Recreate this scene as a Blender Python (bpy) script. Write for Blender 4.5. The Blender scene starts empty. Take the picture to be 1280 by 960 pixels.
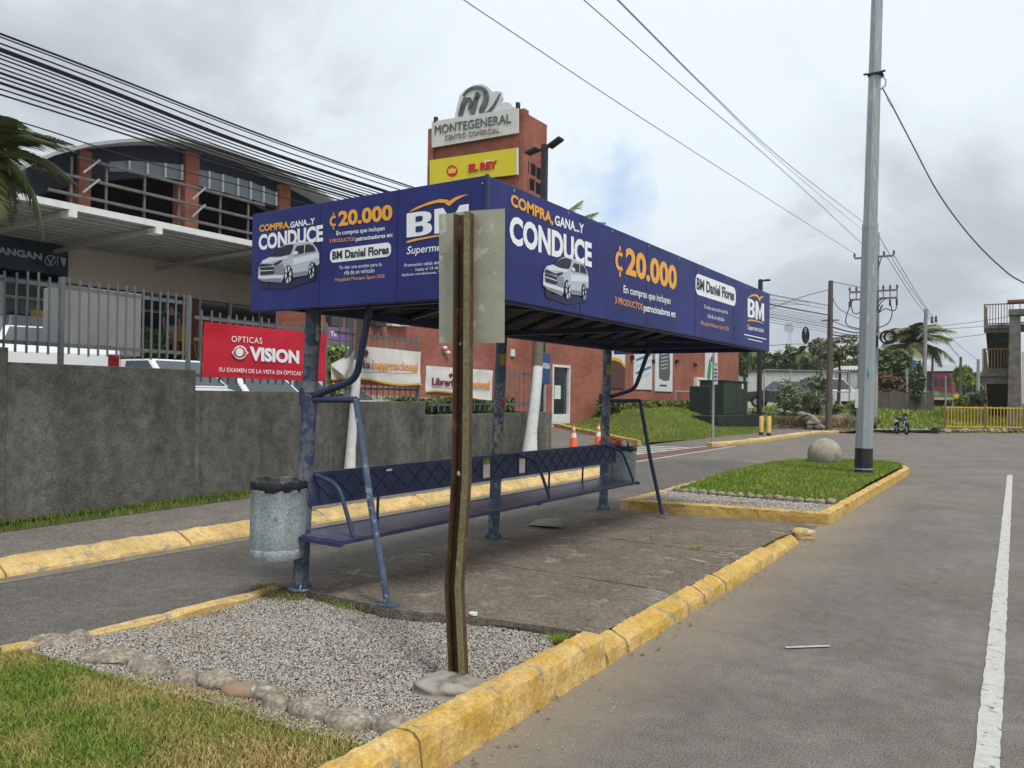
import bpy, bmesh, math, random
import numpy as np
from mathutils import Vector, Matrix
random.seed(7); np.random.seed(7)
R=math.radians
S=bpy.context.scene
# ---------------------------------------------------------------- camera
FPX=1000.; CH=1.6
d1=Vector((1286-640,-(503-480),-FPX)).normalized()
ro=R(0.8)
p2=Vector((1286-640-1000*math.cos(ro),-(503-480-1000*math.sin(ro)),-FPX))
up=p2.cross(d1).normalized()
if up.y<0: up=-up
xr=d1.cross(up)
CM=Matrix((xr,d1,up))          # camera-to-world rotation
CC=Vector((0,0,CH))
cd=bpy.data.cameras.new('camera'); cam=bpy.data.objects.new('camera',cd); S.collection.objects.link(cam)
cam.matrix_world=Matrix.Translation(CC)@CM.to_4x4()
cd.sensor_width=36; cd.lens=FPX/1280*36; cd.clip_start=.05; cd.clip_end=6000
S.camera=cam
# ---------------------------------------------------------------- world
SUN_EL=R(58); SUN_AZ=R(118)    # azimuth clockwise from +Y
w=bpy.data.worlds.new('World'); S.world=w; w.use_nodes=True
nt=w.node_tree; nt.nodes.clear()
def WN(t,**k):
    n=nt.nodes.new(t)
    for a,b in k.items(): setattr(n,a,b)
    return n
L=nt.links.new
out=WN('ShaderNodeOutputWorld'); bgs=WN('ShaderNodeBackground'); bgc=WN('ShaderNodeBackground'); mx=WN('ShaderNodeMixShader')
sky=WN('ShaderNodeTexSky',sky_type='NISHITA',sun_disc=False,sun_elevation=SUN_EL,sun_rotation=SUN_AZ)
sky.air_density=1.2; sky.dust_density=2.0
L(sky.outputs[0],bgs.inputs[0]); bgs.inputs[1].default_value=.12
tc=WN('ShaderNodeTexCoord'); sep=WN('ShaderNodeSeparateXYZ'); L(tc.outputs['Generated'],sep.inputs[0])
# project direction on a cloud plane: xy/(z+.12)
ad=WN('ShaderNodeMath',operation='ADD'); L(sep.outputs[2],ad.inputs[0]); ad.inputs[1].default_value=.30
mxx=WN('ShaderNodeMath',operation='MAXIMUM'); L(ad.outputs[0],mxx.inputs[0]); mxx.inputs[1].default_value=.06
dx=WN('ShaderNodeMath',operation='DIVIDE'); dy=WN('ShaderNodeMath',operation='DIVIDE')
L(sep.outputs[0],dx.inputs[0]); L(mxx.outputs[0],dx.inputs[1]); L(sep.outputs[1],dy.inputs[0]); L(mxx.outputs[0],dy.inputs[1])
cb=WN('ShaderNodeCombineXYZ'); L(dx.outputs[0],cb.inputs[0]); L(dy.outputs[0],cb.inputs[1]); cb.inputs[2].default_value=3.7
n1=WN('ShaderNodeTexNoise'); n1.inputs['Scale'].default_value=1.15; n1.inputs['Detail'].default_value=9; n1.inputs['Roughness'].default_value=.56; n1.inputs['Distortion'].default_value=.4
n2=WN('ShaderNodeTexNoise'); n2.inputs['Scale'].default_value=.45; n2.inputs['Detail'].default_value=4
ofs=WN('ShaderNodeVectorMath',operation='ADD'); ofs.inputs[1].default_value=(5.3,1.2,8)
L(cb.outputs[0],n1.inputs[0]); L(cb.outputs[0],ofs.inputs[0]); L(ofs.outputs[0],n2.inputs[0])
r1=WN('ShaderNodeValToRGB'); L(n1.outputs[0],r1.inputs[0])
e=r1.color_ramp.elements
e[0].position=.31; e[0].color=(.43,.47,.52,1); e[1].position=.56; e[1].color=(.74,.82,.875,1)
m_=e.new(.39); m_.color=(.53,.575,.625,1); m_=e.new(.465); m_.color=(.67,.745,.80,1)
L(r1.outputs[0],bgc.inputs[0]); bgc.inputs[1].default_value=1.14
r2=WN('ShaderNodeValToRGB'); L(n2.outputs[0],r2.inputs[0]); e=r2.color_ramp.elements
e[0].position=.26; e[0].color=(.0,.0,.0,1); e[1].position=.36; e[1].color=(1,1,1,1)
# one thin gap in the clouds shows pale blue
d0=CM@Vector((770-640,-(262-480),-FPX)); d0.normalize()
vd=WN('ShaderNodeVectorMath',operation='DISTANCE'); L(tc.outputs['Generated'],vd.inputs[0]); vd.inputs[1].default_value=d0
n3=WN('ShaderNodeTexNoise'); n3.inputs['Scale'].default_value=9; n3.inputs['Detail'].default_value=8; n3.inputs['Roughness'].default_value=.6; L(tc.outputs['Generated'],n3.inputs[0])
ma=WN('ShaderNodeMath',operation='MULTIPLY_ADD'); L(n3.outputs[0],ma.inputs[0]); ma.inputs[1].default_value=.26; L(vd.outputs['Value'],ma.inputs[2])
mr=WN('ShaderNodeMapRange'); L(ma.outputs[0],mr.inputs[0]); mr.inputs[1].default_value=.12; mr.inputs[2].default_value=.195; mr.inputs[3].default_value=.9; mr.inputs[4].default_value=0
mc=WN('ShaderNodeMix',data_type='RGBA'); L(mr.outputs[0],mc.inputs[0]); L(r1.outputs[0],mc.inputs[6]); mc.inputs[7].default_value=(.34,.53,.80,1); L(mc.outputs[2],bgc.inputs[0])
L(r2.outputs[0],mx.inputs[0]); L(bgs.outputs[0],mx.inputs[1]); L(bgc.outputs[0],mx.inputs[2]); L(mx.outputs[0],out.inputs[0])
sd=bpy.data.lights.new('sun','SUN'); sd.energy=2.6; sd.angle=R(12); sd.color=(1,.96,.9)
so=bpy.data.objects.new('sun',sd); S.collection.objects.link(so)
sv=Vector((math.sin(SUN_AZ)*math.cos(SUN_EL),math.cos(SUN_AZ)*math.cos(SUN_EL),math.sin(SUN_EL)))
so.rotation_euler=sv.to_track_quat('Z','Y').to_euler()
S.view_settings.view_transform='Standard'; S.view_settings.look='None'; S.view_settings.exposure=0.12; S.view_settings.gamma=1
# ---------------------------------------------------------------- pixel -> world
def ray(px,py): return CM@Vector((px-640,-(py-480),-FPX))
def PZ(px,py,z=0.): r=ray(px,py); return CC+r*((z-CH)/r.z)
def PX(px,py,x): r=ray(px,py); return CC+r*(x/r.x)
def PY(px,py,y): r=ray(px,py); return CC+r*(y/r.y)
def PP(px,py,o,n): r=ray(px,py); return CC+r*((o-CC).dot(n)/r.dot(n))
WA=Vector((-9.45,4.34,0)); WB=Vector((-10.73,18.62,0)); WD=(WB-WA).normalized(); WNn=Vector((WD.y,-WD.x,0))
if WNn.x<0: WNn=-WNn
def PW(px,py,off=0.): return PP(px,py,WA+WNn*off,WNn)      # on the wall plane, off metres towards the road
def wy(y,off=0.): return WA+WD*((y-WA.y)/WD.y)+WNn*off
# ---------------------------------------------------------------- materials
MAT={}
def mat(name,col,rough=.8,metal=0.,col2=None,sc=5.,det=6.,mixr=(.35,.65),bump=0.,bsc=None,col3=None,sc3=1.,r3=(.5,.6),isl=0.,alpha=1,emit=0,spec=None,coord='Object',stretch=None,speck=None,streak=None,crack=None):
    if name in MAT: return MAT[name]
    m=bpy.data.materials.new(name); m.use_nodes=True; t=m.node_tree; b=t.nodes['Principled BSDF']
    c=tuple(col)+(1,); b.inputs['Base Color'].default_value=c; b.inputs['Roughness'].default_value=rough; b.inputs['Metallic'].default_value=metal
    b.inputs['Specular IOR Level'].default_value=spec if spec is not None else (.12 if rough>=.75 else .3)
    m.diffuse_color=c
    N=t.nodes.new; K=t.links.new
    co=N('ShaderNodeTexCoord').outputs[coord]
    if stretch:
        mp=N('ShaderNodeMapping'); mp.inputs['Scale'].default_value=stretch; K(co,mp.inputs[0]); co=mp.outputs[0]
    cur=None
    def noise(s,d):
        n=N('ShaderNodeTexNoise'); n.inputs['Scale'].default_value=s; n.inputs['Detail'].default_value=d; n.inputs['Roughness'].default_value=.62; K(co,n.inputs[0]); return n.outputs[0]
    def ramp(src,a,b_):
        r=N('ShaderNodeMapRange'); r.inputs[1].default_value=a; r.inputs[2].default_value=b_; K(src,r.inputs[0]); return r.outputs[0]
    def mix(f,a,bb):
        x=N('ShaderNodeMix'); x.data_type='RGBA'
        K(f,x.inputs[0])
        for i,v in ((6,a),(7,bb)):
            if isinstance(v,tuple): x.inputs[i].default_value=v
            else: K(v,x.inputs[i])
        return x.outputs[2]
    if col2: cur=mix(ramp(noise(sc,det),*mixr),c,tuple(col2)+(1,))
    if col3: cur=mix(ramp(noise(sc3,7),*r3),cur if cur else c,tuple(col3)+(1,))
    if isl:
        g=N('ShaderNodeNewGeometry'); mr=N('ShaderNodeMapRange'); mr.inputs[3].default_value=1-isl; mr.inputs[4].default_value=1+isl; K(g.outputs['Random Per Island'],mr.inputs[0])
        v=N('ShaderNodeVectorMath'); v.operation='SCALE'; K(mr.outputs[0],v.inputs['Scale'])
        if cur: K(cur,v.inputs[0])
        else: v.inputs[0].default_value=col
        cur=v.outputs[0]
    def mult(cur,fac):
        v=N('ShaderNodeVectorMath'); v.operation='SCALE'; K(fac,v.inputs['Scale'])
        if cur: K(cur,v.inputs[0])
        else: v.inputs[0].default_value=col
        return v.outputs[0]
    for sp in (speck if isinstance(speck,list) else [speck] if speck else []):
        mr=N('ShaderNodeMapRange'); mr.inputs[1].default_value=.38; mr.inputs[2].default_value=.62; mr.inputs[3].default_value=sp[1]; mr.inputs[4].default_value=sp[2]; K(noise(sp[0],2),mr.inputs[0]); cur=mult(cur,mr.outputs[0])
    if streak:
        mp=N('ShaderNodeMapping'); mp.inputs['Scale'].default_value=(streak[0],streak[0],streak[0]*.06); K(co,mp.inputs[0]); n=N('ShaderNodeTexNoise'); n.inputs['Scale'].default_value=1; n.inputs['Detail'].default_value=7; K(mp.outputs[0],n.inputs[0])
        mr=N('ShaderNodeMapRange'); mr.inputs[1].default_value=.34; mr.inputs[2].default_value=.66; mr.inputs[3].default_value=streak[1]; mr.inputs[4].default_value=streak[2]; K(n.outputs[0],mr.inputs[0]); cur=mult(cur,mr.outputs[0])
    if crack:
        n=N('ShaderNodeTexNoise'); n.inputs['Scale'].default_value=crack[0]*3; n.inputs['Detail'].default_value=5; K(co,n.inputs[0]); va=N('ShaderNodeVectorMath'); va.operation='MULTIPLY_ADD'; K(n.outputs[1],va.inputs[0]); va.inputs[1].default_value=(.5/crack[0],)*3; K(co,va.inputs[2])
        vo=N('ShaderNodeTexVoronoi'); vo.feature='DISTANCE_TO_EDGE'; vo.inputs['Scale'].default_value=crack[0]; K(va.outputs[0],vo.inputs[0]); mr=N('ShaderNodeMapRange'); mr.inputs[1].default_value=crack[1]*.3; mr.inputs[2].default_value=crack[1]; mr.inputs[3].default_value=crack[2]; mr.inputs[4].default_value=1; K(vo.outputs[0],mr.inputs[0]); cur=mult(cur,mr.outputs[0])
    if cur: K(cur,b.inputs['Base Color'])
    if bump:
        bn=N('ShaderNodeBump'); bn.inputs['Strength'].default_value=min(1,bump); bn.inputs['Distance'].default_value=.01 if bump<=1 else .03; K(noise(bsc or sc*4,8),bn.inputs['Height']); K(bn.outputs[0],b.inputs['Normal'])
    if emit: b.inputs['Emission Color'].default_value=c; b.inputs['Emission Strength'].default_value=emit
    MAT[name]=m; return m
def dusty(m,x0,x1,col,vary=.35):
    # sandy dirt lying on the asphalt along the kerb, fading into the road with a ragged edge
    t=m.node_tree; b=t.nodes['Principled BSDF']; N=t.nodes.new;K=t.links.new; old=b.inputs['Base Color'].links[0].from_socket
    co=N('ShaderNodeTexCoord').outputs['Object']; s=N('ShaderNodeSeparateXYZ'); K(co,s.inputs[0]); n=N('ShaderNodeTexNoise'); n.inputs['Scale'].default_value=1.6; n.inputs['Detail'].default_value=9; n.inputs['Roughness'].default_value=.65; K(co,n.inputs[0])
    a=N('ShaderNodeMath'); a.operation='MULTIPLY_ADD'; K(n.outputs[0],a.inputs[0]); a.inputs[1].default_value=vary*2; K(s.outputs[0],a.inputs[2])
    r=N('ShaderNodeMapRange'); K(a.outputs[0],r.inputs[0]); r.inputs[1].default_value=x0+vary; r.inputs[2].default_value=x1+vary; r.inputs[3].default_value=.85; r.inputs[4].default_value=0
    g=N('ShaderNodeMath'); g.operation='GREATER_THAN'; K(s.outputs[0],g.inputs[0]); g.inputs[1].default_value=-2.4; f=N('ShaderNodeMath'); f.operation='MULTIPLY'; K(g.outputs[0],f.inputs[0]); K(r.outputs[0],f.inputs[1]); yl_=N('ShaderNodeMapRange'); K(s.outputs[1],yl_.inputs[0]); yl_.inputs[1].default_value=11; yl_.inputs[2].default_value=19; yl_.inputs[3].default_value=1; yl_.inputs[4].default_value=0; f2=N('ShaderNodeMath'); f2.operation='MULTIPLY'; K(f.outputs[0],f2.inputs[0]); K(yl_.outputs[0],f2.inputs[1]); f=f2
    x=N('ShaderNodeMix'); x.data_type='RGBA'; K(f.outputs[0],x.inputs[0]); K(old,x.inputs[6]); x.inputs[7].default_value=col+(1,); K(x.outputs[2],b.inputs['Base Color'])
def brickmat(name,c1,c2,mortar,sx=1.,size=.22,plane='yz'):
    m=bpy.data.materials.new(name); m.use_nodes=True; t=m.node_tree; b=t.nodes['Principled BSDF']; N=t.nodes.new;K=t.links.new
    co=N('ShaderNodeTexCoord').outputs['Object']; s=N('ShaderNodeSeparateXYZ'); K(co,s.inputs[0]); cbn=N('ShaderNodeCombineXYZ')
    if plane=='yz':
        K(s.outputs[1],cbn.inputs[0]); K(s.outputs[2],cbn.inputs[1])
    else:
        a=N('ShaderNodeMath'); K(s.outputs[0],a.inputs[0]); K(s.outputs[1],a.inputs[1]); K(a.outputs[0],cbn.inputs[0]); K(s.outputs[2 if plane=='box' else 1],cbn.inputs[1])
    br=N('ShaderNodeTexBrick'); K(cbn.outputs[0],br.inputs[0]); br.inputs['Color1'].default_value=c1+(1,); br.inputs['Color2'].default_value=c2+(1,); br.inputs['Mortar'].default_value=mortar+(1,)
    br.inputs['Scale'].default_value=1; br.inputs['Brick Width'].default_value=size*sx; br.inputs['Row Height'].default_value=size*.36*sx; br.inputs['Mortar Size'].default_value=.009; br.inputs['Bias'].default_value=-.1
    n=N('ShaderNodeTexNoise'); n.inputs['Scale'].default_value=.9; n.inputs['Detail'].default_value=6; K(co,n.inputs[0])
    mr=N('ShaderNodeMapRange'); mr.inputs[1].default_value=.3; mr.inputs[2].default_value=.7; mr.inputs[3].default_value=.78; mr.inputs[4].default_value=1.2; K(n.outputs[0],mr.inputs[0])
    v=N('ShaderNodeVectorMath'); v.operation='SCALE'; K(br.outputs[0],v.inputs[0]); K(mr.outputs[0],v.inputs['Scale']); K(v.outputs[0],b.inputs['Base Color'])
    bn=N('ShaderNodeBump'); bn.inputs['Strength'].default_value=.5; bn.inputs['Distance'].default_value=.01; bn.invert=True; K(br.outputs['Fac'],bn.inputs['Height']); K(bn.outputs[0],b.inputs['Normal'])
    b.inputs['Roughness'].default_value=.85; b.inputs['Specular IOR Level'].default_value=.12; MAT[name]=m; return m
asphalt=mat('asphalt',(.185,.167,.149),.92,col2=(.14,.125,.111),sc=.9,det=8,mixr=(.38,.62),bump=.6,bsc=200,speck=[(120,.55,1.5),(300,.72,1.3),(9,.92,1.08)],crack=(.21,.003,.78),col3=(.19,.165,.135),sc3=.45,r3=(.52,.66))
dusty(asphalt,-2.15,-1.42,(.29,.24,.175))
mlane=mat('asphalt_side_lane',(.14,.127,.115),.92,col2=(.12,.108,.098),sc=1.3,det=8,mixr=(.38,.62),bump=.6,bsc=200,speck=[(120,.55,1.5),(300,.72,1.3),(9,.92,1.08)],crack=(.3,.003,.75))
conc=mat('concrete_slab',(.205,.172,.138),.92,col2=(.145,.12,.096),sc=2.2,det=12,mixr=(.36,.64),bump=1,bsc=70,speck=[(90,.66,1.38),(28,.84,1.14)],crack=(.7,.006,.65),col3=(.27,.24,.20),sc3=4.5,r3=(.56,.68))
walk=mat('pavement_concrete',(.15,.13,.118),.95,col2=(.19,.17,.153),sc=4,det=9,bump=.8,bsc=60,speck=[(70,.66,1.35),(22,.85,1.15)])
concl=mat('pale_concrete',(.36,.33,.29),.9,col2=(.24,.215,.18),sc=9,det=8,bump=.8,bsc=35,col3=(.15,.13,.11),sc3=4,r3=(.56,.66))
kerbp=mat('worn_yellow_paint',(.52,.315,.065),.85,col2=(.58,.41,.17),sc=6,det=12,bump=1,bsc=38,col3=(.30,.235,.15),sc3=8,r3=(.57,.64),speck=[(60,.86,1.12),(16,.9,1.08),(1.5,.9,1.08)])
kerbf=mat('faded_yellow_paint',(.62,.45,.20),.85,col2=(.50,.34,.13),sc=5,det=12,bump=1,bsc=38,col3=(.36,.30,.22),sc3=9,r3=(.56,.63),speck=[(60,.86,1.12),(16,.9,1.08),(1.5,.9,1.08)])
dust=mat('gutter_dust',(.24,.20,.15),.95,col2=(.16,.14,.115),sc=6,det=8,bump=.4,bsc=60)
earth=mat('brown_earth',(.15,.10,.065),.95,col2=(.22,.165,.11),sc=6,det=8,bump=1,bsc=20,col3=(.09,.06,.04),sc3=2,r3=(.5,.6))
turf=mat('turf_soil',(.07,.085,.028),.95,col2=(.13,.125,.045),sc=5,det=8,bump=1,bsc=30,col3=(.17,.12,.06),sc3=2,r3=(.6,.68))
grassm=mat('grass_blades',(.115,.17,.032),.6,col2=(.24,.21,.075),sc=2.2,det=5,mixr=(.42,.66),isl=.4,spec=.25)
grassg=mat('green_grass_blades',(.16,.25,.03),.6,col2=(.27,.30,.06),sc=1.5,det=5,mixr=(.4,.66),isl=.4,spec=.25)
grassd=mat('verge_grass_blades',(.075,.13,.018),.6,col2=(.13,.17,.03),sc=2.5,det=5,isl=.4,spec=.25)
gravm=mat('gravel_stone',(.35,.32,.28),.9,isl=.5,col2=(.27,.20,.14),sc=1.4,mixr=(.54,.68))
gravb=mat('gravel_bed',(.22,.20,.17),.95,col2=(.32,.30,.27),sc=60,bump=1,bsc=90)
stone=mat('border_stone',(.31,.265,.21),.9,speck=[(45,.72,1.3)],col2=(.19,.165,.13),sc=9,det=9,bump=1,bsc=30,col3=(.38,.345,.29),sc3=14,r3=(.55,.66))
wallm=mat('stained_concrete_wall',(.16,.151,.133),.95,col2=(.10,.094,.081),sc=1.1,det=15,mixr=(.33,.66),bump=1,bsc=30,speck=[(45,.8,1.22),(7,.84,1.16),(1.0,.84,1.14)],streak=(1.6,.74,1.22))
navy=mat('navy_metal_paint',(.026,.036,.085),.42,col2=(.04,.052,.105),sc=6,det=6,bump=.25,bsc=25,col3=(.07,.085,.13),sc3=22,r3=(.62,.7))
navyw=mat('worn_navy_paint',(.06,.085,.15),.5,col2=(.10,.135,.2),sc=9,det=8,bump=.3,bsc=25,col3=(.23,.29,.34),sc3=16,r3=(.56,.62))
poleg=mat('weathered_grey_paint',(.13,.15,.17),.55,col2=(.08,.095,.12),sc=8,det=8,bump=.3,bsc=30,col3=(.04,.055,.11),sc3=13,r3=(.5,.56))
pan=mat('blue_banner_print',(.021,.028,.142),.5,col2=(.026,.033,.165),sc=.9,det=2,spec=.22,speck=[(3,.9,1.08)],streak=(7,.9,1.08),bump=.5,bsc=1.6)
wht=mat('white_print',(.82,.84,.86),.45)
org=mat('orange_print',(.82,.38,.04),.45)
orgd=mat('pale_orange_print',(.75,.33,.16),.5)
dkp=mat('dark_print',(.03,.03,.045),.45)
redp=mat('red_banner_cloth',(.50,.012,.03),.6,col2=(.58,.02,.045),sc=2,bump=.4,bsc=5)
cloth=mat('white_banner_cloth',(.72,.71,.66),.8,col2=(.64,.62,.57),sc=4,bump=.4,bsc=7)
fenceg=mat('grey_fence_paint',(.155,.165,.17),.55,col2=(.12,.128,.135),sc=4,bump=.1)
galv=mat('galvanised_steel',(.36,.385,.40),.45,.25,col2=(.27,.29,.30),sc=3,det=8,bump=.15,bsc=20,stretch=(6,6,.8),col3=(.46,.47,.47),sc3=2,r3=(.58,.66))
galvb=mat('grey_blue_pole_coating',(.31,.345,.36),.5,.1,col2=(.25,.28,.295),sc=4,det=8,bump=.15,bsc=20,stretch=(6,6,.8),col3=(.42,.45,.46),sc3=4,r3=(.6,.66))
black=mat('black_paint',(.018,.019,.022),.55,col2=(.03,.03,.033),sc=8,bump=.2)
rubber=mat('rubber_black',(.02,.02,.02),.8)
glass=mat('dark_window_glass',(.03,.038,.045),.12,spec=.8)
glassb=mat('pale_window_glass',(.08,.10,.115),.15,spec=.8)
voidm=mat('interior_shade',(.012,.012,.017),.9)  # near-black: the shade of deep interiors is put into the colour
cream=mat('cream_plaster',(.78,.71,.60),.85,col2=(.72,.65,.55),sc=1.2,det=6,bump=.1)
whitep=mat('white_paint',(.72,.73,.72),.6,col2=(.62,.63,.61),sc=4,det=8,bump=.1)
limew=mat('limewash_white',(.74,.76,.75),.85,col2=(.60,.61,.58),sc=12,det=8,bump=.8,bsc=30,col3=(.34,.32,.28),sc3=18,r3=(.64,.68))
bark=mat('grey_palm_bark',(.22,.20,.17),.9,col2=(.12,.11,.09),sc=20,bump=1,bsc=30,stretch=(1,1,4))
barkd=mat('brown_bark',(.12,.09,.06),.9,col2=(.07,.055,.04),sc=10,bump=1,bsc=30)
leafp=mat('palm_leaflets',(.09,.13,.04),.5,col2=(.17,.19,.07),sc=2,isl=.4,spec=.4)
leafg=mat('bright_foliage',(.16,.22,.05),.6,col2=(.24,.27,.08),sc=.8,isl=.45,spec=.3)
leafd=mat('dark_foliage',(.075,.12,.05),.6,col2=(.13,.16,.065),sc=.8,isl=.5,spec=.3)
leafr=mat('reddish_foliage',(.12,.055,.035),.6,col2=(.14,.11,.05),sc=1.2,isl=.5,spec=.3)
leafo=mat('grey_green_foliage',(.13,.15,.085),.6,col2=(.20,.21,.12),sc=1.5,isl=.5,spec=.3)
leafh=mat('hedge_foliage',(.19,.23,.04),.6,col2=(.09,.13,.035),sc=2.5,isl=.5,spec=.3)
dkgreen=mat('dark_green_cabinet_paint',(.030,.045,.032),.5,col2=(.036,.053,.037),sc=3)
yel=mat('yellow_fence_paint',(.58,.42,.05),.6,col2=(.50,.30,.05),sc=5,det=8,bump=.2)
orange=mat('rusty_orange_paint',(.22,.14,.06),.7,col2=(.22,.14,.07),sc=5)
cgrey=mat('bridge_concrete',(.20,.185,.165),.9,col2=(.10,.093,.082),sc=2.5,det=9,bump=.6,bsc=20)
cdark=mat('shade_dark_concrete',(.085,.08,.075),.9,col2=(.05,.047,.045),sc=2,bump=.4)  # darker bridge concrete, shade under and inside the stairs put into its colour
alum=mat('aluminium_plate',(.43,.41,.30),.5,.3,col2=(.31,.32,.26),sc=5,det=9,bump=.25,bsc=12,col3=(.52,.52,.46),sc3=9,r3=(.56,.62))
rust=mat('brown_rusted_steel',(.10,.055,.03),.6,col2=(.075,.043,.026),sc=4,det=9,bump=.3,bsc=30,col3=(.15,.10,.055),sc3=12,r3=(.6,.66),speck=[(60,.8,1.2)])
rusto=mat('olive_oxidised_steel',(.19,.17,.085),.55,col2=(.14,.12,.055),sc=3,det=9,bump=.3,bsc=30,col3=(.23,.23,.16),sc3=9,r3=(.58,.66),speck=[(60,.8,1.2)])
binm=mat('galvanised_bin_sheet',(.34,.38,.39),.6,.05,col2=(.26,.30,.315),sc=4,det=9,bump=.5,bsc=25,col3=(.14,.165,.19),sc3=30,r3=(.60,.66),speck=[(50,.8,1.2)],streak=(9,.85,1.12))
bag=mat('black_plastic_bag',(.015,.015,.017),.3,bump=.8,bsc=14)
soff=mat('brown_roof_sheet',(.17,.14,.10),.8,col2=(.05,.042,.034),sc=3,bump=.2)
corrm=mat('grey_roof_sheet',(.52,.52,.50),.6,col2=(.42,.42,.40),sc=2)
cable=mat('black_cable',(.02,.02,.022),.6)
cableg=mat('grey_cable',(.10,.105,.11),.6)
carw=mat('white_car_paint',(.68,.69,.70),.25,spec=.7)
cars=mat('silver_car_paint',(.42,.44,.46),.25,.3)
card=mat('charcoal_car_paint',(.05,.052,.055),.25,spec=.7)
redl=mat('red_lamp_plastic',(.16,.008,.008),.3)
cone_o=mat('orange_plastic',(.80,.15,.05),.5)
redc=mat('red_cloth',(.55,.02,.05),.6,bump=.5,bsc=10)
brick=brickmat('red_brick',(.36,.125,.085),(.28,.098,.068),(.26,.15,.12),1.0,.30,'yz')
brickt=brickmat('red_brick_tower',(.36,.12,.08),(.28,.095,.065),(.25,.14,.115),1.0,.30,'box')
pavr=brickmat('red_paving',(.20,.10,.08),(.155,.085,.07),(.12,.09,.08),1.,.24,'xy')
# ---------------------------------------------------------------- mesh helpers
WL={}                       # world position of Empties / parents
def root_loc(p): return WL.get(p.name,Vector((0,0,0))) if p else Vector((0,0,0))
class MB:
    def __init__(s): s.v=[]; s.f=[]
    def add(s,vs,fs):
        o=len(s.v); s.v+= [tuple(v) for v in vs]; s.f+=[tuple(i+o for i in f) for f in fs]; return s
    def box(s,x0,y0,z0,x1,y1,z1):
        return s.add([(x0,y0,z0),(x1,y0,z0),(x1,y1,z0),(x0,y1,z0),(x0,y0,z1),(x1,y0,z1),(x1,y1,z1),(x0,y1,z1)],[(0,3,2,1),(4,5,6,7),(0,1,5,4),(1,2,6,5),(2,3,7,6),(3,0,4,7)])
    def hexa(s,b,t):         # 4 bottom + 4 top points
        return s.add(list(b)+list(t),[(3,2,1,0),(4,5,6,7),(0,1,5,4),(1,2,6,5),(2,3,7,6),(3,0,4,7)])
    def slab(s,pts,vec):     # polygon extruded along vec
        n=len(pts); vec=Vector(vec); a=[Vector(p) for p in pts]; b=[p+vec for p in a]
        return s.add(a+b,[tuple(range(n))[::-1],tuple(range(n,2*n))]+[(i,(i+1)%n,n+(i+1)%n,n+i) for i in range(n)])
    def face(s,pts): return s.add(pts,[tuple(range(len(pts)))])
    def beam(s,p,q,w,h,upv=(0,0,1)):
        p=Vector(p);q=Vector(q); d=(q-p).normalized(); u=Vector(upv)
        if abs(d.dot(u))>.95: u=Vector((0,1,0)) if abs(d.y)<.9 else Vector((1,0,0))
        a=d.cross(u).normalized()*w/2; b=a.cross(d).normalized()*h/2
        return s.hexa([p-a-b,p+a-b,p+a+b,p-a+b],[q-a-b,q+a-b,q+a+b,q-a+b])
    def tube(s,pts,r,n=8,cap=True):
        pts=[Vector(p) for p in pts]; m=len(pts); rr=r if isinstance(r,(list,tuple)) else [r]*m
        o=len(s.v); ref=None
        for i,p in enumerate(pts):
            d=(pts[min(i+1,m-1)]-pts[max(i-1,0)]).normalized()
            if ref is None:
                ref=Vector((0,0,1)) if abs(d.z)<.9 else Vector((1,0,0))
            a=(ref-d*ref.dot(d)).normalized(); b=d.cross(a); ref=a
            for k in range(n):
                t=2*math.pi*k/n; s.v.append(tuple(p+(a*math.cos(t)+b*math.sin(t))*rr[i]))
        for i in range(m-1):
            for k in range(n):
                s.f.append((o+i*n+k,o+i*n+(k+1)%n,o+(i+1)*n+(k+1)%n,o+(i+1)*n+k))
        if cap: s.f.append(tuple(o+k for k in range(n))[::-1]); s.f.append(tuple(o+(m-1)*n+k for k in range(n)))
        return s
    def lathe(s,c,prof,n=24,cap=True):
        c=Vector(c); return s.tube_prof([(c+Vector((0,0,z)),r) for r,z in prof],n,cap)
    def tube_prof(s,pr,n,cap):
        o=len(s.v)
        for p,r in pr:
            for k in range(n):
                t=2*math.pi*k/n; s.v.append((p.x+r*math.cos(t),p.y+r*math.sin(t),p.z))
        for i in range(len(pr)-1):
            for k in range(n): s.f.append((o+i*n+k,o+i*n+(k+1)%n,o+(i+1)*n+(k+1)%n,o+(i+1)*n+k))
        if cap: s.f.append(tuple(o+k for k in range(n))[::-1]); s.f.append(tuple(o+(len(pr)-1)*n+k for k in range(n)))
        return s
    def stone(s,c,rx,ry,rz,rot=0,seed=0,sub=2,amp=.12):
        bm=bmesh.new(); bmesh.ops.create_icosphere(bm,subdivisions=sub,radius=1); rg=random.Random(seed)
        ph=[rg.uniform(0,6.28) for _ in range(6)]; fr=[rg.uniform(1.2,3.2) for _ in range(6)]
        o=len(s.v); cr,sr=math.cos(rot),math.sin(rot)
        for v in bm.verts:
            k=1+amp*(math.sin(fr[0]*v.co.x*2+ph[0])+math.sin(fr[1]*v.co.y*2+ph[1])+math.sin(fr[2]*v.co.z*2+ph[2]))/1.6+amp*.3*math.sin(fr[3]*5*v.co.x+fr[4]*4*v.co.y+ph[3])
            x,y,z=v.co.x*rx*k,v.co.y*ry*k,v.co.z*rz*k
            s.v.append((c[0]+x*cr-y*sr,c[1]+x*sr+y*cr,c[2]+z))
        bm.verts.index_update()
        for f in bm.faces: s.f.append(tuple(o+v.index for v in f.verts))
        bm.free(); return s
    def sheet(s,fn,nu,nv):
        o=len(s.v)
        for i in range(nu+1):
            for j in range(nv+1): s.v.append(tuple(fn(i/nu,j/nv)))
        for i in range(nu):
            for j in range(nv):
                a=o+i*(nv+1)+j; s.f.append((a,a+nv+1,a+nv+2,a+1))
        return s
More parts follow.
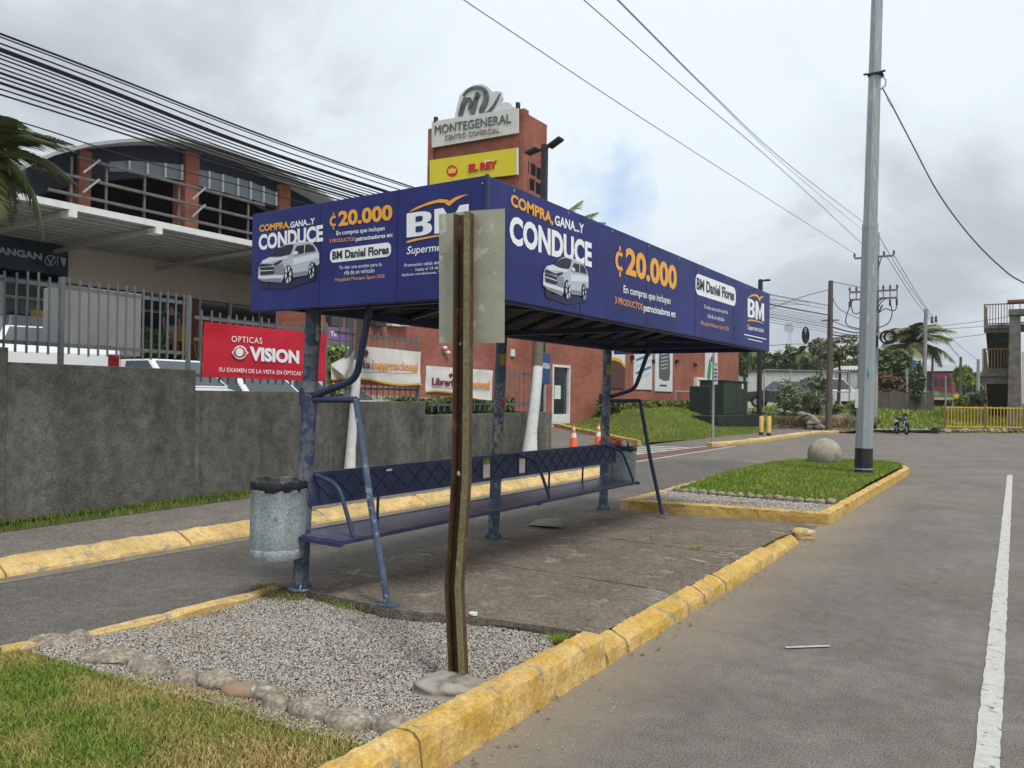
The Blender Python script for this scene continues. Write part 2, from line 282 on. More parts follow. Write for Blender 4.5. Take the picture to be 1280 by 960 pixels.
    def mesh(s,name,m,smooth=False,off=Vector((0,0,0))):
        me=bpy.data.meshes.new(name); me.from_pydata([(a-off.x,b-off.y,c-off.z) for a,b,c in s.v],[],s.f)
        if isinstance(m,bpy.types.Material): me.materials.append(m)
        if smooth:
            me.polygons.foreach_set('use_smooth',[True]*len(me.polygons))
            me.set_sharp_from_angle(angle=R(50))
        me.update(); return me
    def build(s,name,m,parent=None,smooth=False,bevel=0,label=None,kind=None,cat=None,group=None):
        me=s.mesh(name,m,smooth,root_loc(parent)); o=link(name,me,parent)
        if bevel:
            bv=o.modifiers.new('bevel','BEVEL'); bv.width=bevel; bv.segments=2; bv.limit_method='ANGLE'; bv.angle_limit=R(40)
        tag(o,label,cat,group,kind); return o
def link(name,data,parent=None):
    o=bpy.data.objects.new(name,data); S.collection.objects.link(o)
    if parent:
        o.parent=parent; WL[o.name]=root_loc(parent)
    return o
def tag(o,label=None,cat=None,group=None,kind=None):
    for k,v in (('label',label),('category',cat),('group',group),('kind',kind)):
        if v: o[k]=v
    return o
def thing(name,label,cat,loc=(0,0,0),group=None,rot=0):
    o=bpy.data.objects.new(name,None); S.collection.objects.link(o); o.empty_display_size=.1
    o.location=loc; o.rotation_euler[2]=rot; WL[o.name]=Vector(loc); return tag(o,label,cat,group)
def local(o): WL[o.name]=Vector((0,0,0)); return o       # parts are modelled about the thing's own origin
def put(name,me,parent,loc=(0,0,0),rot=(0,0,0),sc=None):  # piece sharing a mesh
    o=link(name,me,parent); o.location=Vector(loc)-root_loc(parent); o.rotation_euler=rot
    if sc: o.scale=sc
    return o
def copy_tree(o,parent=None):
    c=o.copy(); S.collection.objects.link(c)
    if parent: c.parent=parent
    for ch in o.children: copy_tree(ch,c)
    return c
def nmesh(name,V,F,m,n=3):
    me=bpy.data.meshes.new(name); V=np.asarray(V,dtype=np.float32).reshape(-1,3); F=np.asarray(F,dtype=np.int32).reshape(-1,n)
    me.vertices.add(len(V)); me.vertices.foreach_set('co',V.ravel()); me.loops.add(F.size); me.loops.foreach_set('vertex_index',F.ravel())
    me.polygons.add(len(F)); me.polygons.foreach_set('loop_start',np.arange(0,F.size,n,dtype=np.int32)); me.polygons.foreach_set('loop_total',np.full(len(F),n,dtype=np.int32))
    me.materials.append(m); me.update(); me.validate(); return me
def inpoly(P,x,y):
    c=np.zeros(len(x),bool); n=len(P)
    for i in range(n):
        x1,y1=P[i][:2]; x2,y2=P[(i+1)%n][:2]
        if y1==y2: continue
        k=((y1>y)!=(y2>y))&(x<(x2-x1)*(y-y1)/(y2-y1)+x1); c^=k
    return c
def scatter(P,n):
    xs=[p[0] for p in P]; ys=[p[1] for p in P]; x=np.random.uniform(min(xs),max(xs),n); y=np.random.uniform(min(ys),max(ys),n); k=inpoly(P,x,y); return x[k],y[k]
def grass(name,P,n,h,wd,zf,m,label,lean=.6,dens=None):
    x,y=scatter(P,n)
    if dens is not None:
        k=np.random.rand(len(x))<dens(x,y); x=x[k];y=y[k]
    n=len(x); z=zf(x,y); a=np.random.uniform(0,2*np.pi,n); hh=h*np.random.uniform(.45,1.35,n); l=np.random.uniform(.1,lean*1.6,n)*hh; b=np.random.uniform(0,2*np.pi,n)
    w=wd*np.random.uniform(.6,1.3,n)/2; ca,sa=np.cos(a)*w,np.sin(a)*w; lx,ly=np.cos(b)*l,np.sin(b)*l
    V=np.stack([np.stack([x-ca,y-sa,z-.01],1),np.stack([x+ca,y+sa,z-.01],1),np.stack([x+ca*.7+lx*.4,y+sa*.7+ly*.4,z+hh*.62],1),np.stack([x-ca*.7+lx*.4,y-sa*.7+ly*.4,z+hh*.62],1),np.stack([x+lx,y+ly,z+hh],1)],1)
    i=np.arange(n)[:,None]*5
    F=np.concatenate([i+np.array([0,1,2]),i+np.array([0,2,3]),i+np.array([3,2,4])],0)
    o=link(name,nmesh(name,V,F,m)); tag(o,label,'grass',None,'stuff'); return o
ICO=None
def gravel(name,P,n,r,zf,m,label,clear=None):
    x,y=scatter(P,n)
    n=len(x); z=zf(x,y)+np.random.uniform(-.2,.6,n)*r
    base=np.array([(1,0,0),(-1,0,0),(0,1,0),(0,-1,0),(0,0,1),(0,0,-1)],float); F0=np.array([(0,2,4),(2,1,4),(1,3,4),(3,0,4),(2,0,5),(1,2,5),(3,1,5),(0,3,5)])
    a=np.random.uniform(0,6.28,n); t=np.random.uniform(-.7,.7,n); V=np.zeros((n,6,3))
    sc=r*np.random.uniform(.5,1.35,(n,1,1))*np.random.uniform(.6,1.15,(n,6,3)); q=base[None]*sc; q[:,:,2]*=.75
    ct,st=np.cos(t)[:,None],np.sin(t)[:,None]; yy=q[:,:,1]*ct-q[:,:,2]*st; zz=q[:,:,1]*st+q[:,:,2]*ct
    ca,sa=np.cos(a)[:,None],np.sin(a)[:,None]; V[:,:,0]=q[:,:,0]*ca-yy*sa+x[:,None]; V[:,:,1]=q[:,:,0]*sa+yy*ca+y[:,None]; V[:,:,2]=zz+z[:,None]
    F=(np.arange(n)[:,None,None]*6+F0[None]).reshape(-1,3)
    o=link(name,nmesh(name,V,F,m)); tag(o,label,'gravel',None,'stuff'); return o
def leaves(C_,Rd,n,size,clumps=18,seed=0,flat=1.,asp=.45):
    """leaf quads in clumps through an ellipsoid (world coordinates)"""
    rg=np.random.RandomState(seed); u=rg.normal(size=(clumps,3)); u/=np.linalg.norm(u,axis=1)[:,None]; u*=rg.uniform(.35,.92,(clumps,1)); 
    cl=rg.randint(0,clumps,n); d=rg.normal(size=(n,3)); d/=np.linalg.norm(d,axis=1)[:,None]; d*=(rg.uniform(.25,1,(n,1))**.5)*.36
    p=(u[cl]+d)*np.array(Rd)+np.array(C_)
    a=rg.normal(size=(n,3)); a/=np.linalg.norm(a,axis=1)[:,None]; a[:,2]*=flat
    b=np.cross(a,rg.normal(size=(n,3))); b/=np.linalg.norm(b,axis=1)[:,None]; s=size*rg.uniform(.5,1.3,(n,1))
    V=np.stack([p-a*s,p+b*s*asp,p+a*s,p-b*s*asp],1); return V
def leaf_obj(name,V,m,parent):
    V=V.reshape(-1,3)-np.array(root_loc(parent)); F=np.arange(len(V)).reshape(-1,4); return link(name,nmesh(name,V,F,m,4),parent)
# plane charts: affine placement of flat art given three pixel corners (bottom-left, bottom-right, top-left)
def chart(fn,BL,BR,TL):
    a=fn(*BL); return a,fn(*BR)-a,fn(*TL)-a
def text_mesh(body,bold=0.,shear=0.,res=3,space=1.):
    cu=bpy.data.curves.new('t','FONT'); cu.body=body; cu.offset=bold; cu.shear=shear; cu.resolution_u=res; cu.space_character=space
    o=bpy.data.objects.new('t',cu); S.collection.objects.link(o); dg=bpy.context.evaluated_depsgraph_get(); me=bpy.data.meshes.new_from_object(o.evaluated_get(dg))
    vs=[v.co.copy() for v in me.vertices]; fs=[tuple(p.vertices) for p in me.polygons]
    bpy.data.objects.remove(o); bpy.data.curves.remove(cu); bpy.data.meshes.remove(me); return vs,fs
def text(name,body,fn,BL,BR,TL,m,parent,bold=.0,shear=0.,depth=0.,space=1.,asc=None):
    """text fills the box of the three pixel corners; asc: leave the descender hanging below the baseline"""
    vs,fs=text_mesh(body,bold,shear,3,space)
    o,U,V=chart(fn,BL,BR,TL); x0=min(v.x for v in vs); x1=max(v.x for v in vs); y1=max(v.y for v in vs); y0=0 if asc else min(v.y for v in vs)
    n=U.cross(V).normalized()
    if n.dot(CC-o)<0: n=-n
    b=MB(); P=[o+U*((v.x-x0)/(x1-x0))+V*((v.y-y0)/(y1-y0)) for v in vs]
    if depth:
        k=len(P); b.add([p+n*depth for p in P]+P,fs)
        cnt={}
        for f in fs:
            for i in range(len(f)):
                e_=(f[i],f[(i+1)%len(f)]); cnt[tuple(sorted(e_))]=cnt.get(tuple(sorted(e_)),0)+1
        b.f+=[(a_,c_,c_+k,a_+k) for (a_,c_),q in cnt.items() if q==1]
    else: b.add(P,fs)
    return b.build(name,m,parent)
def art(name,polys,fn,m,parent):
    for p in polys: o=MB().face([fn(*q) for q in p]).build(name,m,parent)
    return o
def stroke(pts,w):   # polyline of given pixel width -> polygons
    out=[]
    for i in range(len(pts)-1):
        (x0,y0),(x1,y1)=pts[i],pts[i+1]; l=math.hypot(x1-x0,y1-y0) or 1; w0=w[i] if isinstance(w,list) else w; w1=w[i+1] if isinstance(w,list) else w
        nx,ny=-(y1-y0)/l/2,(x1-x0)/l/2; ex,ey=(x1-x0)/l*w0*.2,(y1-y0)/l*w0*.2
        out.append([(x0+nx*w0-ex,y0+ny*w0-ey),(x1+nx*w1+ex,y1+ny*w1+ey),(x1-nx*w1+ex,y1-ny*w1+ey),(x0-nx*w0-ex,y0-ny*w0-ey)])
    return out
def ell(cx,cy,rx,ry,n=20,rot=0): return [(cx+rx*math.cos(2*math.pi*i/n)*math.cos(rot)-ry*math.sin(2*math.pi*i/n)*math.sin(rot),cy+rx*math.cos(2*math.pi*i/n)*math.sin(rot)+ry*math.sin(2*math.pi*i/n)*math.cos(rot)) for i in range(n)]
# ================================================================ SETTING
def flat(name,pts,z,m,kind='structure',label=None):
    b=MB().face([(p[0],p[1],z) for p in pts]); return b.build(name,m,kind=kind)
b=MB(); N_=48
b.face([(2600*math.cos(2*math.pi*i/N_),2600*math.sin(2*math.pi*i/N_)+5,-.05) for i in range(N_)]); b.build('ground',turf,kind='structure')
LK=-7.22
road=[(LK,-9),(LK,15.2),(-7.7,16.6),(-8.9,18.0),(-10.3,18.9),(-16.4,19.4),(-17,29),(-15.9,27.7),(-10.6,24.1),(-9.2,25.3),(-8.3,26.4),(-8.1,40.4),(-6.5,42.0),(-.2,49.0),(14,64),(30,60),(16,-9)]
flat('road',road,0,asphalt)
flat('side_lane',[(LK,-9),(LK,15.2),(-7.7,16.6),(-8.1,18.1),(-6.5,20.5),(-5.1,19.5),(-5.02,12),(-4.9,10.2),(-4.93,3),(-5.9,-9)],.004,mlane)
# dusty gutters
def strip(name,A,B,w,z,m,n=30,amp=.4,side=1):
    A=Vector(A);B=Vector(B); d=(B-A).normalized(); nn=Vector((-d.y,d.x,0))*side; rg=random.Random(len(name)*7+int(w*100)); b=MB()
    L_=[A+(B-A)*(i/n) for i in range(n+1)]; W_=[w*(1+amp*rg.uniform(-1,1)) for _ in L_]
    for i in range(n): b.face([(p.x,p.y,z) for p in (L_[i],L_[i+1],L_[i+1]+nn*W_[i+1],L_[i]+nn*W_[i])])
    return b.build(name,m,kind='structure')
strip('gutter',(LK,-6,0),(LK,15,0),.2,.008,dust,60,.12,-1)
# long weathered streak and lane line
def worn_line(name,A,B,w,z,m,n=120,seed=1):
    rg=random.Random(seed); A=Vector(A);B=Vector(B); d=(B-A).normalized(); nn=Vector((-d.y,d.x,0)); b=MB()
    for i in range(n):
        p=A+(B-A)*(i/n); q=A+(B-A)*((i+1)/n)
        def e_(): return w/2*(1+rg.uniform(-.13,.05))
        if i==0: l0,r0=e_(),e_()
        l1,r1=e_(),e_()
        b.face([(v.x,v.y,z) for v in (p-nn*r0,q-nn*r1,q+nn*l1,p+nn*l0)]); l0,r0=l1,r1
    return b.build(name,m,kind='structure')
linem=mat('worn_white_road_paint',(.52,.51,.48),.8,col2=(.42,.41,.38),sc=20,det=8,bump=.4,bsc=90,col3=(.17,.16,.155),sc3=16,r3=(.58,.66))
worn_line('lane_line',(-.13,2.5,0),(-.34,20.7,0),.105,.006,linem,160)
worn_line('lane_line',(-8.08,16.9,0),(-8.2,26.6,0),.12,.010,linem,60,5)
# red paver band and zebra crossing on the driveway
P1=[(-8.16,17.7),(-8.26,26.0),(-8.8,25.2),(-9.3,20.2),(-9.0,18.6)]
flat('paver_band',P1,.006,pavr)
for i in range(9):
    y=20.0+i*.86; x1=-9.25+.03*i; MB().face([(x1-1.9+.02*i,y-.25,.008),(x1,y,.008),(x1,y+.42,.008),(x1-1.9+.02*i,y+.17,.008)]).build('crossing_stripe',linem,kind='structure')
worn_line('lane_line',(-9.2,19.6,0),(-8.85,26.2,0),.14,.012,linem,40,9)
# thin light marks and litter on the road
worn_line('road_mark',PZ(982,811),PZ(1037,809),.03,.010,linem,14,3)
# ---- kerbs
def sweep_stone(A,B,prof,n,amp,rg):
    """profile [(offset,z)] swept from A to B, offset measured to the left of A->B"""
    A=Vector(A);B=Vector(B); d=(B-A).normalized(); nn=Vector((-d.y,d.x,0)); k=len(prof); b=MB(); V=[]
    for i in range(n+1):
        p=A+(B-A)*(i/n); en=.55 if i in(0,n) else 0
        for j,(o,z) in enumerate(prof):
            a_=amp if z>.015 else amp*.4
            V.append(p+nn*(o+rg.uniform(-a_,a_))+Vector((0,0,max(z-(amp*1.5*en if z>.05 else 0),0)+ (rg.uniform(-a_,a_) if z>.015 else 0))))
    F=[]
    for i in range(n):
        for j in range(k-1): F.append((i*k+j,i*k+j+1,(i+1)*k+j+1,(i+1)*k+j))
    F.append(tuple(range(k))); F.append(tuple(n*k+j for j in range(k))[::-1])
    b.add(V,F); return b
def kerb(name,path,prof,m,gap=.018,step=.09,amp=.006,seed=1,joints=None,label=None):
    rg=random.Random(seed); e=thing(name,None,None,Vector(path[0]),None); e['kind']='structure'
    for i in range(len(path)-1):
        A=Vector(path[i]);B=Vector(path[i+1]); d=(B-A).normalized(); l=(B-A).length
        sweep_stone(A+d*gap/2,B-d*gap/2,prof,max(2,int(l/step)),amp,rg).build('kerb_stone',m,e,smooth=False)
    return e
profS=[(0,0),(-.015,.035),(-.20,.125),(-.235,.135),(-.29,.13),(-.30,-.02)]
ys=[-5.2,-3.2,-1.2,1.35,3.38,5.15,7.1,9.0,10.9,12.9,14.9]
# left kerb: offsets go towards -x when walking towards -y ; path runs towards +y so left = -x
kerb('kerb',[(LK,y,0) for y in ys],[(-o,z) for o,z in profS],kerbf,seed=4,amp=.008)
kerb('kerb',[(LK-.01,14.92,0),(-7.45,16.1,0),(-8.1,17.2,0),(-9.0,18.0,0),(-10.2,18.6,0)],[(-o,z) for o,z in profS],kerbf,seed=5)
flat('left_pavement',[(LK-.28,-9),(LK-.28,15),(-7.9,16.3),(-8.5,17.3),(-9.4,18.2),(-10.2,18.75),(-9.75,14.9),(-9.1,8),(-8.8,4),(-8.7,-9)],.125,walk)
# verge between pavement and wall
vb=[(-8.7,-9),(-8.8,4),(-9.1,8),(-9.75,14.9),(-10.2,18.75),wy(19,.02)[:2],wy(-9,.02)[:2]]
MB().face([(x,y,.13) for x,y in vb]).build('verge',turf,kind='structure')
grass('verge_grass',[(-8.72,-1),(-8.78,4),(-9.08,8),(-9.73,14.9),(-10.1,18.6),wy(18.6,.03)[:2],wy(-1,.03)[:2]],52000,.055,.008,lambda x,y:.13+0*x,grassd,'short deep green grass in a narrow strip below the concrete wall')
q_=[((-15.9,27.7,.36)),(-14.1,26.45,.25),(-12.3,25.2,.14),(-10.7,24.15,.03)]
b=MB(); b.sheet(lambda u,v:(lambda k,f:(Vector(q_[k])*(1-f)+Vector(q_[k+1])*f)*(1-v)+Vector((-16.3+5.2*u,20.2+1.2*u,.012))*v)(min(2,int(u*3)),u*3-min(2,int(u*3))),12,6); b.build('driveway_ramp',asphalt,kind='structure')
# mound side kerb and far pavement
kerb('kerb',[(-15.9,27.7,.36),(-14.1,26.45,.25),(-12.3,25.2,.14),(-10.7,24.15,.03)],[(0,0),(0,.13),(.02,.15),(.14,.15),(.15,0)],kerbp,seed=6,step=.3,amp=.01)
kerb('kerb',[(-8.75,25.7,0),(-8.42,26.3,0),(-8.27,28.5,0),(-8.2,31,0),(-8.2,34,0),(-8.2,37,0),(-8.05,39.6,0),(-7.6,40.6,0)],[(0,0),(.0,.1),(.03,.13),(.3,.14),(.32,0)],kerbf,seed=7,step=.3,amp=.012)
fp_=[(-8.5,26.2,.06),(-8.45,39.9,.12),(-7.9,40.6,.12),(-9.6,44,.12),(-10.6,42,.12),(-9.75,33,.12),(-10.2,28.0,.10),(-10.6,24.4,.02),(-9.2,25.2,.015)]
b=MB().face(fp_); b.v+=[(x,y,-.03) for x,y,z in fp_]; b.f+=[(i,(i+1)%9,9+(i+1)%9,9+i) for i in range(9)]; b.build('far_pavement',walk,kind='structure')
def sm(t): t=np.clip(t,0,1); return t*t*(3-2*t)
def zmound(x,y):
    x=np.asarray(x,float);y=np.asarray(y,float)
    e=np.interp(y,[24,28,33,41,50],[-10.7,-10.1,-9.75,-10.5,-13]); t=(e-x)/4.2
    fy=np.interp(y,[23.5,27,36,42,47],[.6,.85,1.,.75,.45])
    dk=((x+10.6)*3.6+(y-24.1)*5.3)/6.41; zk=.03+.062*np.clip(-10.6-x,0,6)
    return np.minimum(.10+1.0*sm(t)*fy, zk+.06+1.1*sm((dk-1.6)/3.4))
mp=[(-10.7,24.1),(-10.1,28),(-9.75,33),(-10.5,41),(-12,47),(-17,47),(-17,28.3)]
b=MB(); 
def mfn(u,v):
    y=24.1+v*24; e=float(np.interp(y,[24,28,33,41,50],[-10.7,-10.1,-9.75,-10.5,-13])); lo=float(np.interp(y,[24.1,28.3,30],[-10.9,-16.5,-17.3])); x=e+(lo-e)*u; z=float(zmound(x,y)); return (x,y,z if v>.012 else -.05)
b.sheet(mfn,16,40).build('mound',turf,smooth=True,kind='structure')
grass('mound_grass',[(-10.75,24.3),(-10.12,28),(-9.77,33),(-10.5,41),(-12,46.5),(-16,46.5),(-16,28.6)],80000,.06,.018,lambda x,y:zmound(x,y),grassg,'mown bright green grass covering the mound in front of the brick building')
# wild ground beyond the far edge of the road
def zfar(x,y):
    x=np.asarray(x,float);y=np.asarray(y,float); edge=42+ (x+6.5)*1.1; edge=np.where(x<-6.5,41.5+(-6.5-x)*.15,edge)
    d=y-edge; return -.03+.16*sm(d/.8)+.75*sm((d-2)/14)+.25*sm((d-20)/40)-.9*sm((y-95)/60)+ .05*np.sin(x*1.3)*np.sin(y*.9)*sm(d/3)
b=MB(); b.sheet(lambda u,v:(lambda x,y:(x,y,float(zfar(x,y))))(-60+u*100,40.5+v*v*190),90,90).build('far_ground',mat('rough_ground',(.085,.11,.03),.95,col2=(.14,.15,.05),sc=1.2,det=8,bump=1,bsc=8,col3=(.17,.125,.08),sc3=.35,r3=(.5,.6)),smooth=True,kind='structure')
grass('far_grass',[(-7.5,43.5),(-1,50.8),(8,60),(8,80),(-22,80),(-14,47)],45000,.22,.06,lambda x,y:zfar(x,y),grassg,'rough green grass sloping up beyond the far edge of the road')
strip('far_edge_dirt',(-8.2,40.9,0),(-6.3,42.4,0),1.1,.145,earth,14,.5,1)
strip('far_edge_dirt',(-6.3,42.2,0),(-3.9,44.9,0),.9,.15,earth,20,.5,1)
# distant hills
hm=mat('distant_hill_forest',(.05,.085,.05),1,col2=(.07,.10,.06),sc=.01)
def hill(x0,x1,y,h,seed,n=60):
    rg=random.Random(seed); ph=[rg.uniform(0,6) for _ in range(5)]
    b=MB()
    def fn(u,v):
        x=x0+(x1-x0)*u; k=math.sin(math.pi*u)**.6*(.75+.15*math.sin(u*9+ph[0])+.08*math.sin(u*23+ph[1])+.03*math.sin(u*61+ph[2]))
        return (x,y+(v-.5)*260,max(-2,h*k*math.sin(math.pi*v)*(1+.04*math.sin(v*20+u*30))-2))
    b.sheet(fn,n,14).build('hills',hm,smooth=True,kind='structure')
hill(-1700,-250,2300,120,3); hill(-760,-40,2500,118,5); hill(-260,700,2900,150,8)
# ================================================================ ISLAND 1
e1=-2.1
LT=[PZ(-120,838,.11),PZ(0,808,.11),PZ(95,793,.11),PZ(200,768,.11),PZ(305,742,.11),PZ(520,690,.12),PZ(750,634,.12)]
LT[0].x=min(LT[0].x,-5.5)
isl=thing('traffic_island',None,None,(-3.5,4,0)); isl['kind']='structure'
def foot(pts,z0,z1): return MB().slab([(p[0],p[1],z0) for p in pts],(0,0,z1-z0))
base=[(e1-.12,-1.2),(e1-.12,4.2),(-4.86,4.2)]+[(p.x,p.y) for p in LT[4::-1]]+[(-7.0,-1.2)]
# left thin yellow edge
for i in range(len(LT)-1):
    A=Vector((LT[i].x,LT[i].y,0));B=Vector((LT[i+1].x,LT[i+1].y,0)); rg=random.Random(i)
    sweep_stone(A,B,[(0.01,0),(0.0,.115),(-.07,.12),(-.09,.1),(-.09,0)],max(3,int((B-A).length/.12)),.007,rg).build('kerb_stone',kerbf,isl)
gb=[(e1-.1,-1.2),(e1-.1,4.15),(-4.84,4.15)]+[(p.x+.05,p.y) for p in LT[4::-1]]
MB().face([(x,y,.055) for x,y in gb]).build('gravel_bed',gravb,isl)
# slab in three cast panels, chipped near edge
near=[PZ(372,736,.13),PZ(430,748,.13),PZ(490,761,.13),PZ(560,768,.13),PZ(625,775,.13),PZ(690,784,.13),PZ(735,790,.13)]
def edge_y(x,J,dy): return J+dy*(x+4.8)/2.6
jl=[(5.62,5.86),(7.35,7.75)]
a1,a2=PZ(590,700,.13),PZ(857,742,.13); k_=(a2.y-a1.y)/(a2.x-a1.x); J1=lambda x:a1.y+k_*(x-a1.x)
b1,b2=PZ(870,687,.13),PZ(935,697,.13); k2_=(b2.y-b1.y)/(b2.x-b1.x)*.3; J2=lambda x:b1.y+k2_*(x-b1.x)
XL,XR=-4.80,-2.225
def zs(y,x): return .13-max(.105*float(sm((y-8.6)/1.7))*float(sm((x+4.7)/1.2)),.125*float(sm((y-9.5)/.65)))
def panel(lo,hi,n=26,near_pts=None,slope=False):
    rg=random.Random(3+int(hi(-3)*10)); b=MB(); top=[];bot=[]
    xs=[XL+(XR-XL)*i/n for i in range(n+1)]
    A=[(x,lo(x)+rg.uniform(-.012,.012)) for x in xs]; B=[(x,hi(x)+rg.uniform(-.006,.006)) for x in xs]; m=10
    o=[]
    for i in range(n+1):
        for j in range(m+1):
            t=j/m; x=A[i][0]; y=A[i][1]+(B[i][1]-A[i][1])*t; b.v.append((x,y,zs(y,x) if slope else .13+ (rg.uniform(-.003,.001) if j in(0,m) else 0)))
    for i in range(n):
        for j in range(m): b.f.append((i*(m+1)+j,i*(m+1)+j+1,(i+1)*(m+1)+j+1,(i+1)*(m+1)+j))
    for j,s in ((0,1),(m,-1)):
        o=len(b.v)
        for i in range(n+1): x,y,z=b.v[i*(m+1)+j]; b.v.append((x,y+s*rg.uniform(0,.02),0))
        for i in range(n): b.f.append((i*(m+1)+j,(i+1)*(m+1)+j,o+i+1,o+i))
    return b
def nearf(x):
    return float(np.interp(x,sorted([p.x for p in near]),[p.y for p in sorted(near,key=lambda q:q.x)]))
panel(nearf,lambda x:J1(x)-.008).build('slab_panel',conc,isl)
panel(lambda x:J1(x)+.008,lambda x:J2(x)-.007).build('slab_panel',conc,isl)
panel(lambda x:J2(x)+.007,lambda x:10.30+.12*(x+4.8),slope=True).build('slab_panel',conc,isl)
MB().face([(XL-.02,4.3,.095),(XR,4.4,.095),(XR,9.3,.012),(XL-.02,9.3,.085)]).build('slab_joint_fill',mat('mossy_joint',(.05,.06,.02),.95,col2=(.03,.028,.02),sc=30),isl)
# tall kerb (foreground) and low kerb, stone by stone
def mk(A,B,prof,amp,seed,step=.05,m=kerbp): return sweep_stone(A,B,prof,max(3,int((Vector(B)-Vector(A)).length/step)),amp,random.Random(seed)).build('kerb_stone',m,isl)
tall=[(0,0),(.008,.06),(.012,.12),(.025,.165),(.055,.19),(.10,.197),(.15,.19),(.175,.15),(.18,.0)]
ky=[-1.0,.9,2.60,4.31]
for i in range(3): mk((e1+.012,ky[i]+.006,0),(e1+.012,ky[i+1]-.006,0),tall,.0048,20+i,.03)
low=[(0,0),(.004,.045),(.012,.075),(.035,.094),(.07,.112),(.105,.126),(.125,.133),(.135,0)]
jy=[4.33,4.62,6.05,6.55,8.05]
for i in range(4): mk((e1+.01,jy[i]+.008,0),(e1-.0,jy[i+1]-.008,0),low,.0045,30+i,.05)
mk((e1,8.06,0),(e1-.05,9.25,0),[(0,0),(.01,.04),(.05,.08),(.15,.10),(.3,.105),(.34,.06),(.35,0)],.012,40,.06)
MB().stone((e1-.06,9.55,.05),.14,.10,.085,.3,5,3,.16).build('kerb_stone',kerbf,isl,smooth=True)
# pale cement patches on the slab
for k,(px,py,sx,sy,ro_) in enumerate([(872,701,.26,.04,-.35),(800,705,.05,.02,.6),(927,688,.12,.02,.1)]):
    c=PZ(px,py,.13); rg=random.Random(k); n=18
    z=zs(c.y,c.x)+.004
    MB().face([(c.x+sx*.6*math.cos(2*math.pi*i/n)*rg.uniform(.6,1.1)*math.cos(ro_)-sy*math.sin(2*math.pi*i/n)*math.sin(ro_),c.y+sx*.6*math.cos(2*math.pi*i/n)*math.sin(ro_)+sy*math.sin(2*math.pi*i/n)*rg.uniform(.6,1.2)*math.cos(ro_),z) for i in range(n)]).build('cement_patch',concl,isl)
gp=[(e1-.22,2.62),(e1-.22,4.12)]+[(p.x,p.y-.02) for p in near[::-1][1:]]+[(-4.84,3.95),(LT[4].x+.06,LT[4].y),(LT[3].x+.07,LT[3].y),(LT[2].x+.07,LT[2].y),(-4.95,2.42),(-4.75,2.38),(-4.0,2.42),(-3.2,2.5),(-2.8,2.48),(-2.4,2.55)]
gravel('gravel',gp,62000,.0085,lambda x,y:.072+.012*np.sin(x*3)*np.sin(y*4)+.02*sm((3.2-y)/.8),gravm,'light grey crushed gravel filling the near end of the island')
# border stones
bs=thing('stone_border','row of rounded river stones separating gravel from lawn beside the leaning sign post','stone border',PZ(300,855,.1))
for k,(px,py,wpx,ht,m_) in enumerate([(62,803,52,.05,1),(98,799,40,.05,0),(140,822,70,.045,0),(187,834,62,.06,0),(233,849,40,.05,0),(270,852,52,.06,0),(300,864,44,.045,1),(345,880,42,.05,0),(328,866,48,.045,0),(386,892,60,.065,0),(437,904,72,.06,0),(492,913,62,.065,0)]):
    c=PZ(px,py,.1); w_=wpx/1000*(c-CC).length; 
    MB().stone((c.x,c.y,.098),w_/2,w_/2*.62,ht*1.05,random.Random(k).uniform(-.4,.5),k+3,3,.10).build('stone',stone if m_==0 or k!=6 else mat('terracotta_stone',(.36,.18,.11),.9,col2=(.26,.2,.15),sc=9,bump=1,bsc=30),bs,smooth=True)
lw=[(-2.33,-.6),(-2.33,2.55),(-2.5,2.60),(-2.9,2.55),(-3.3,2.6),(-3.7,2.55),(-4.1,2.42),(-4.8,2.38),(LT[1].x+.05,LT[1].y+.02),(-5.9,-.6)]
zl=lambda x,y: .085+.012*np.sin(x*2.2)*np.sin(y*2.7)
MB().face([(x,y,.08) for x,y in lw]).build('lawn_soil',mat('lawn_soil',(.10,.085,.035),.95,col2=(.07,.09,.03),sc=5,det=8,bump=1,bsc=40,col3=(.15,.10,.055),sc3=3,r3=(.52,.6)),isl)
lv=[(x,max(y,.35)) for x,y in lw]
grass('lawn_grass',lv,170000,.027,.0040,zl,mat('lawn_grass_blades',(.16,.235,.03),.6,col2=(.42,.32,.12),sc=1.7,det=7,mixr=(.40,.60),isl=.5,spec=.25),'patchy green and straw coloured lawn at the near end of the island',lean=1.1)
# dry tufts at the column foot and along the slab edge
drym=mat('dry_grass',(.26,.20,.09),.8,col2=(.12,.15,.04),sc=9,isl=.4)
def tuft(px,py,r,n,h,z,m,label,name='weed_tuft'):
    c=PZ(px,py,z); P=[(c.x+r*math.cos(t),c.y+r*.5*math.sin(t)) for t in np.linspace(0,6.28,12)[:-1]]
    return grass(name,P,n,h,.004,lambda x,y:z+0*x,m,label,lean=1.4)
tuft(350,740,.28,1500,.035,.10,drym,'dry brown weeds around the foot of the bin column')
tuft(420,752,.16,600,.035,.08,drym,'small dry weeds at the slab edge left of the strut foot')
tuft(698,804,.07,500,.045,.07,grassg,'bright green weed in the slab corner by the tall yellow kerb')
tuft(440,757,.18,400,.03,.08,grassg,'sparse green weeds along the broken slab edge')
tuft(868,687,.06,120,.04,.13,grassg,'tiny green weed in a joint of the concrete slab')
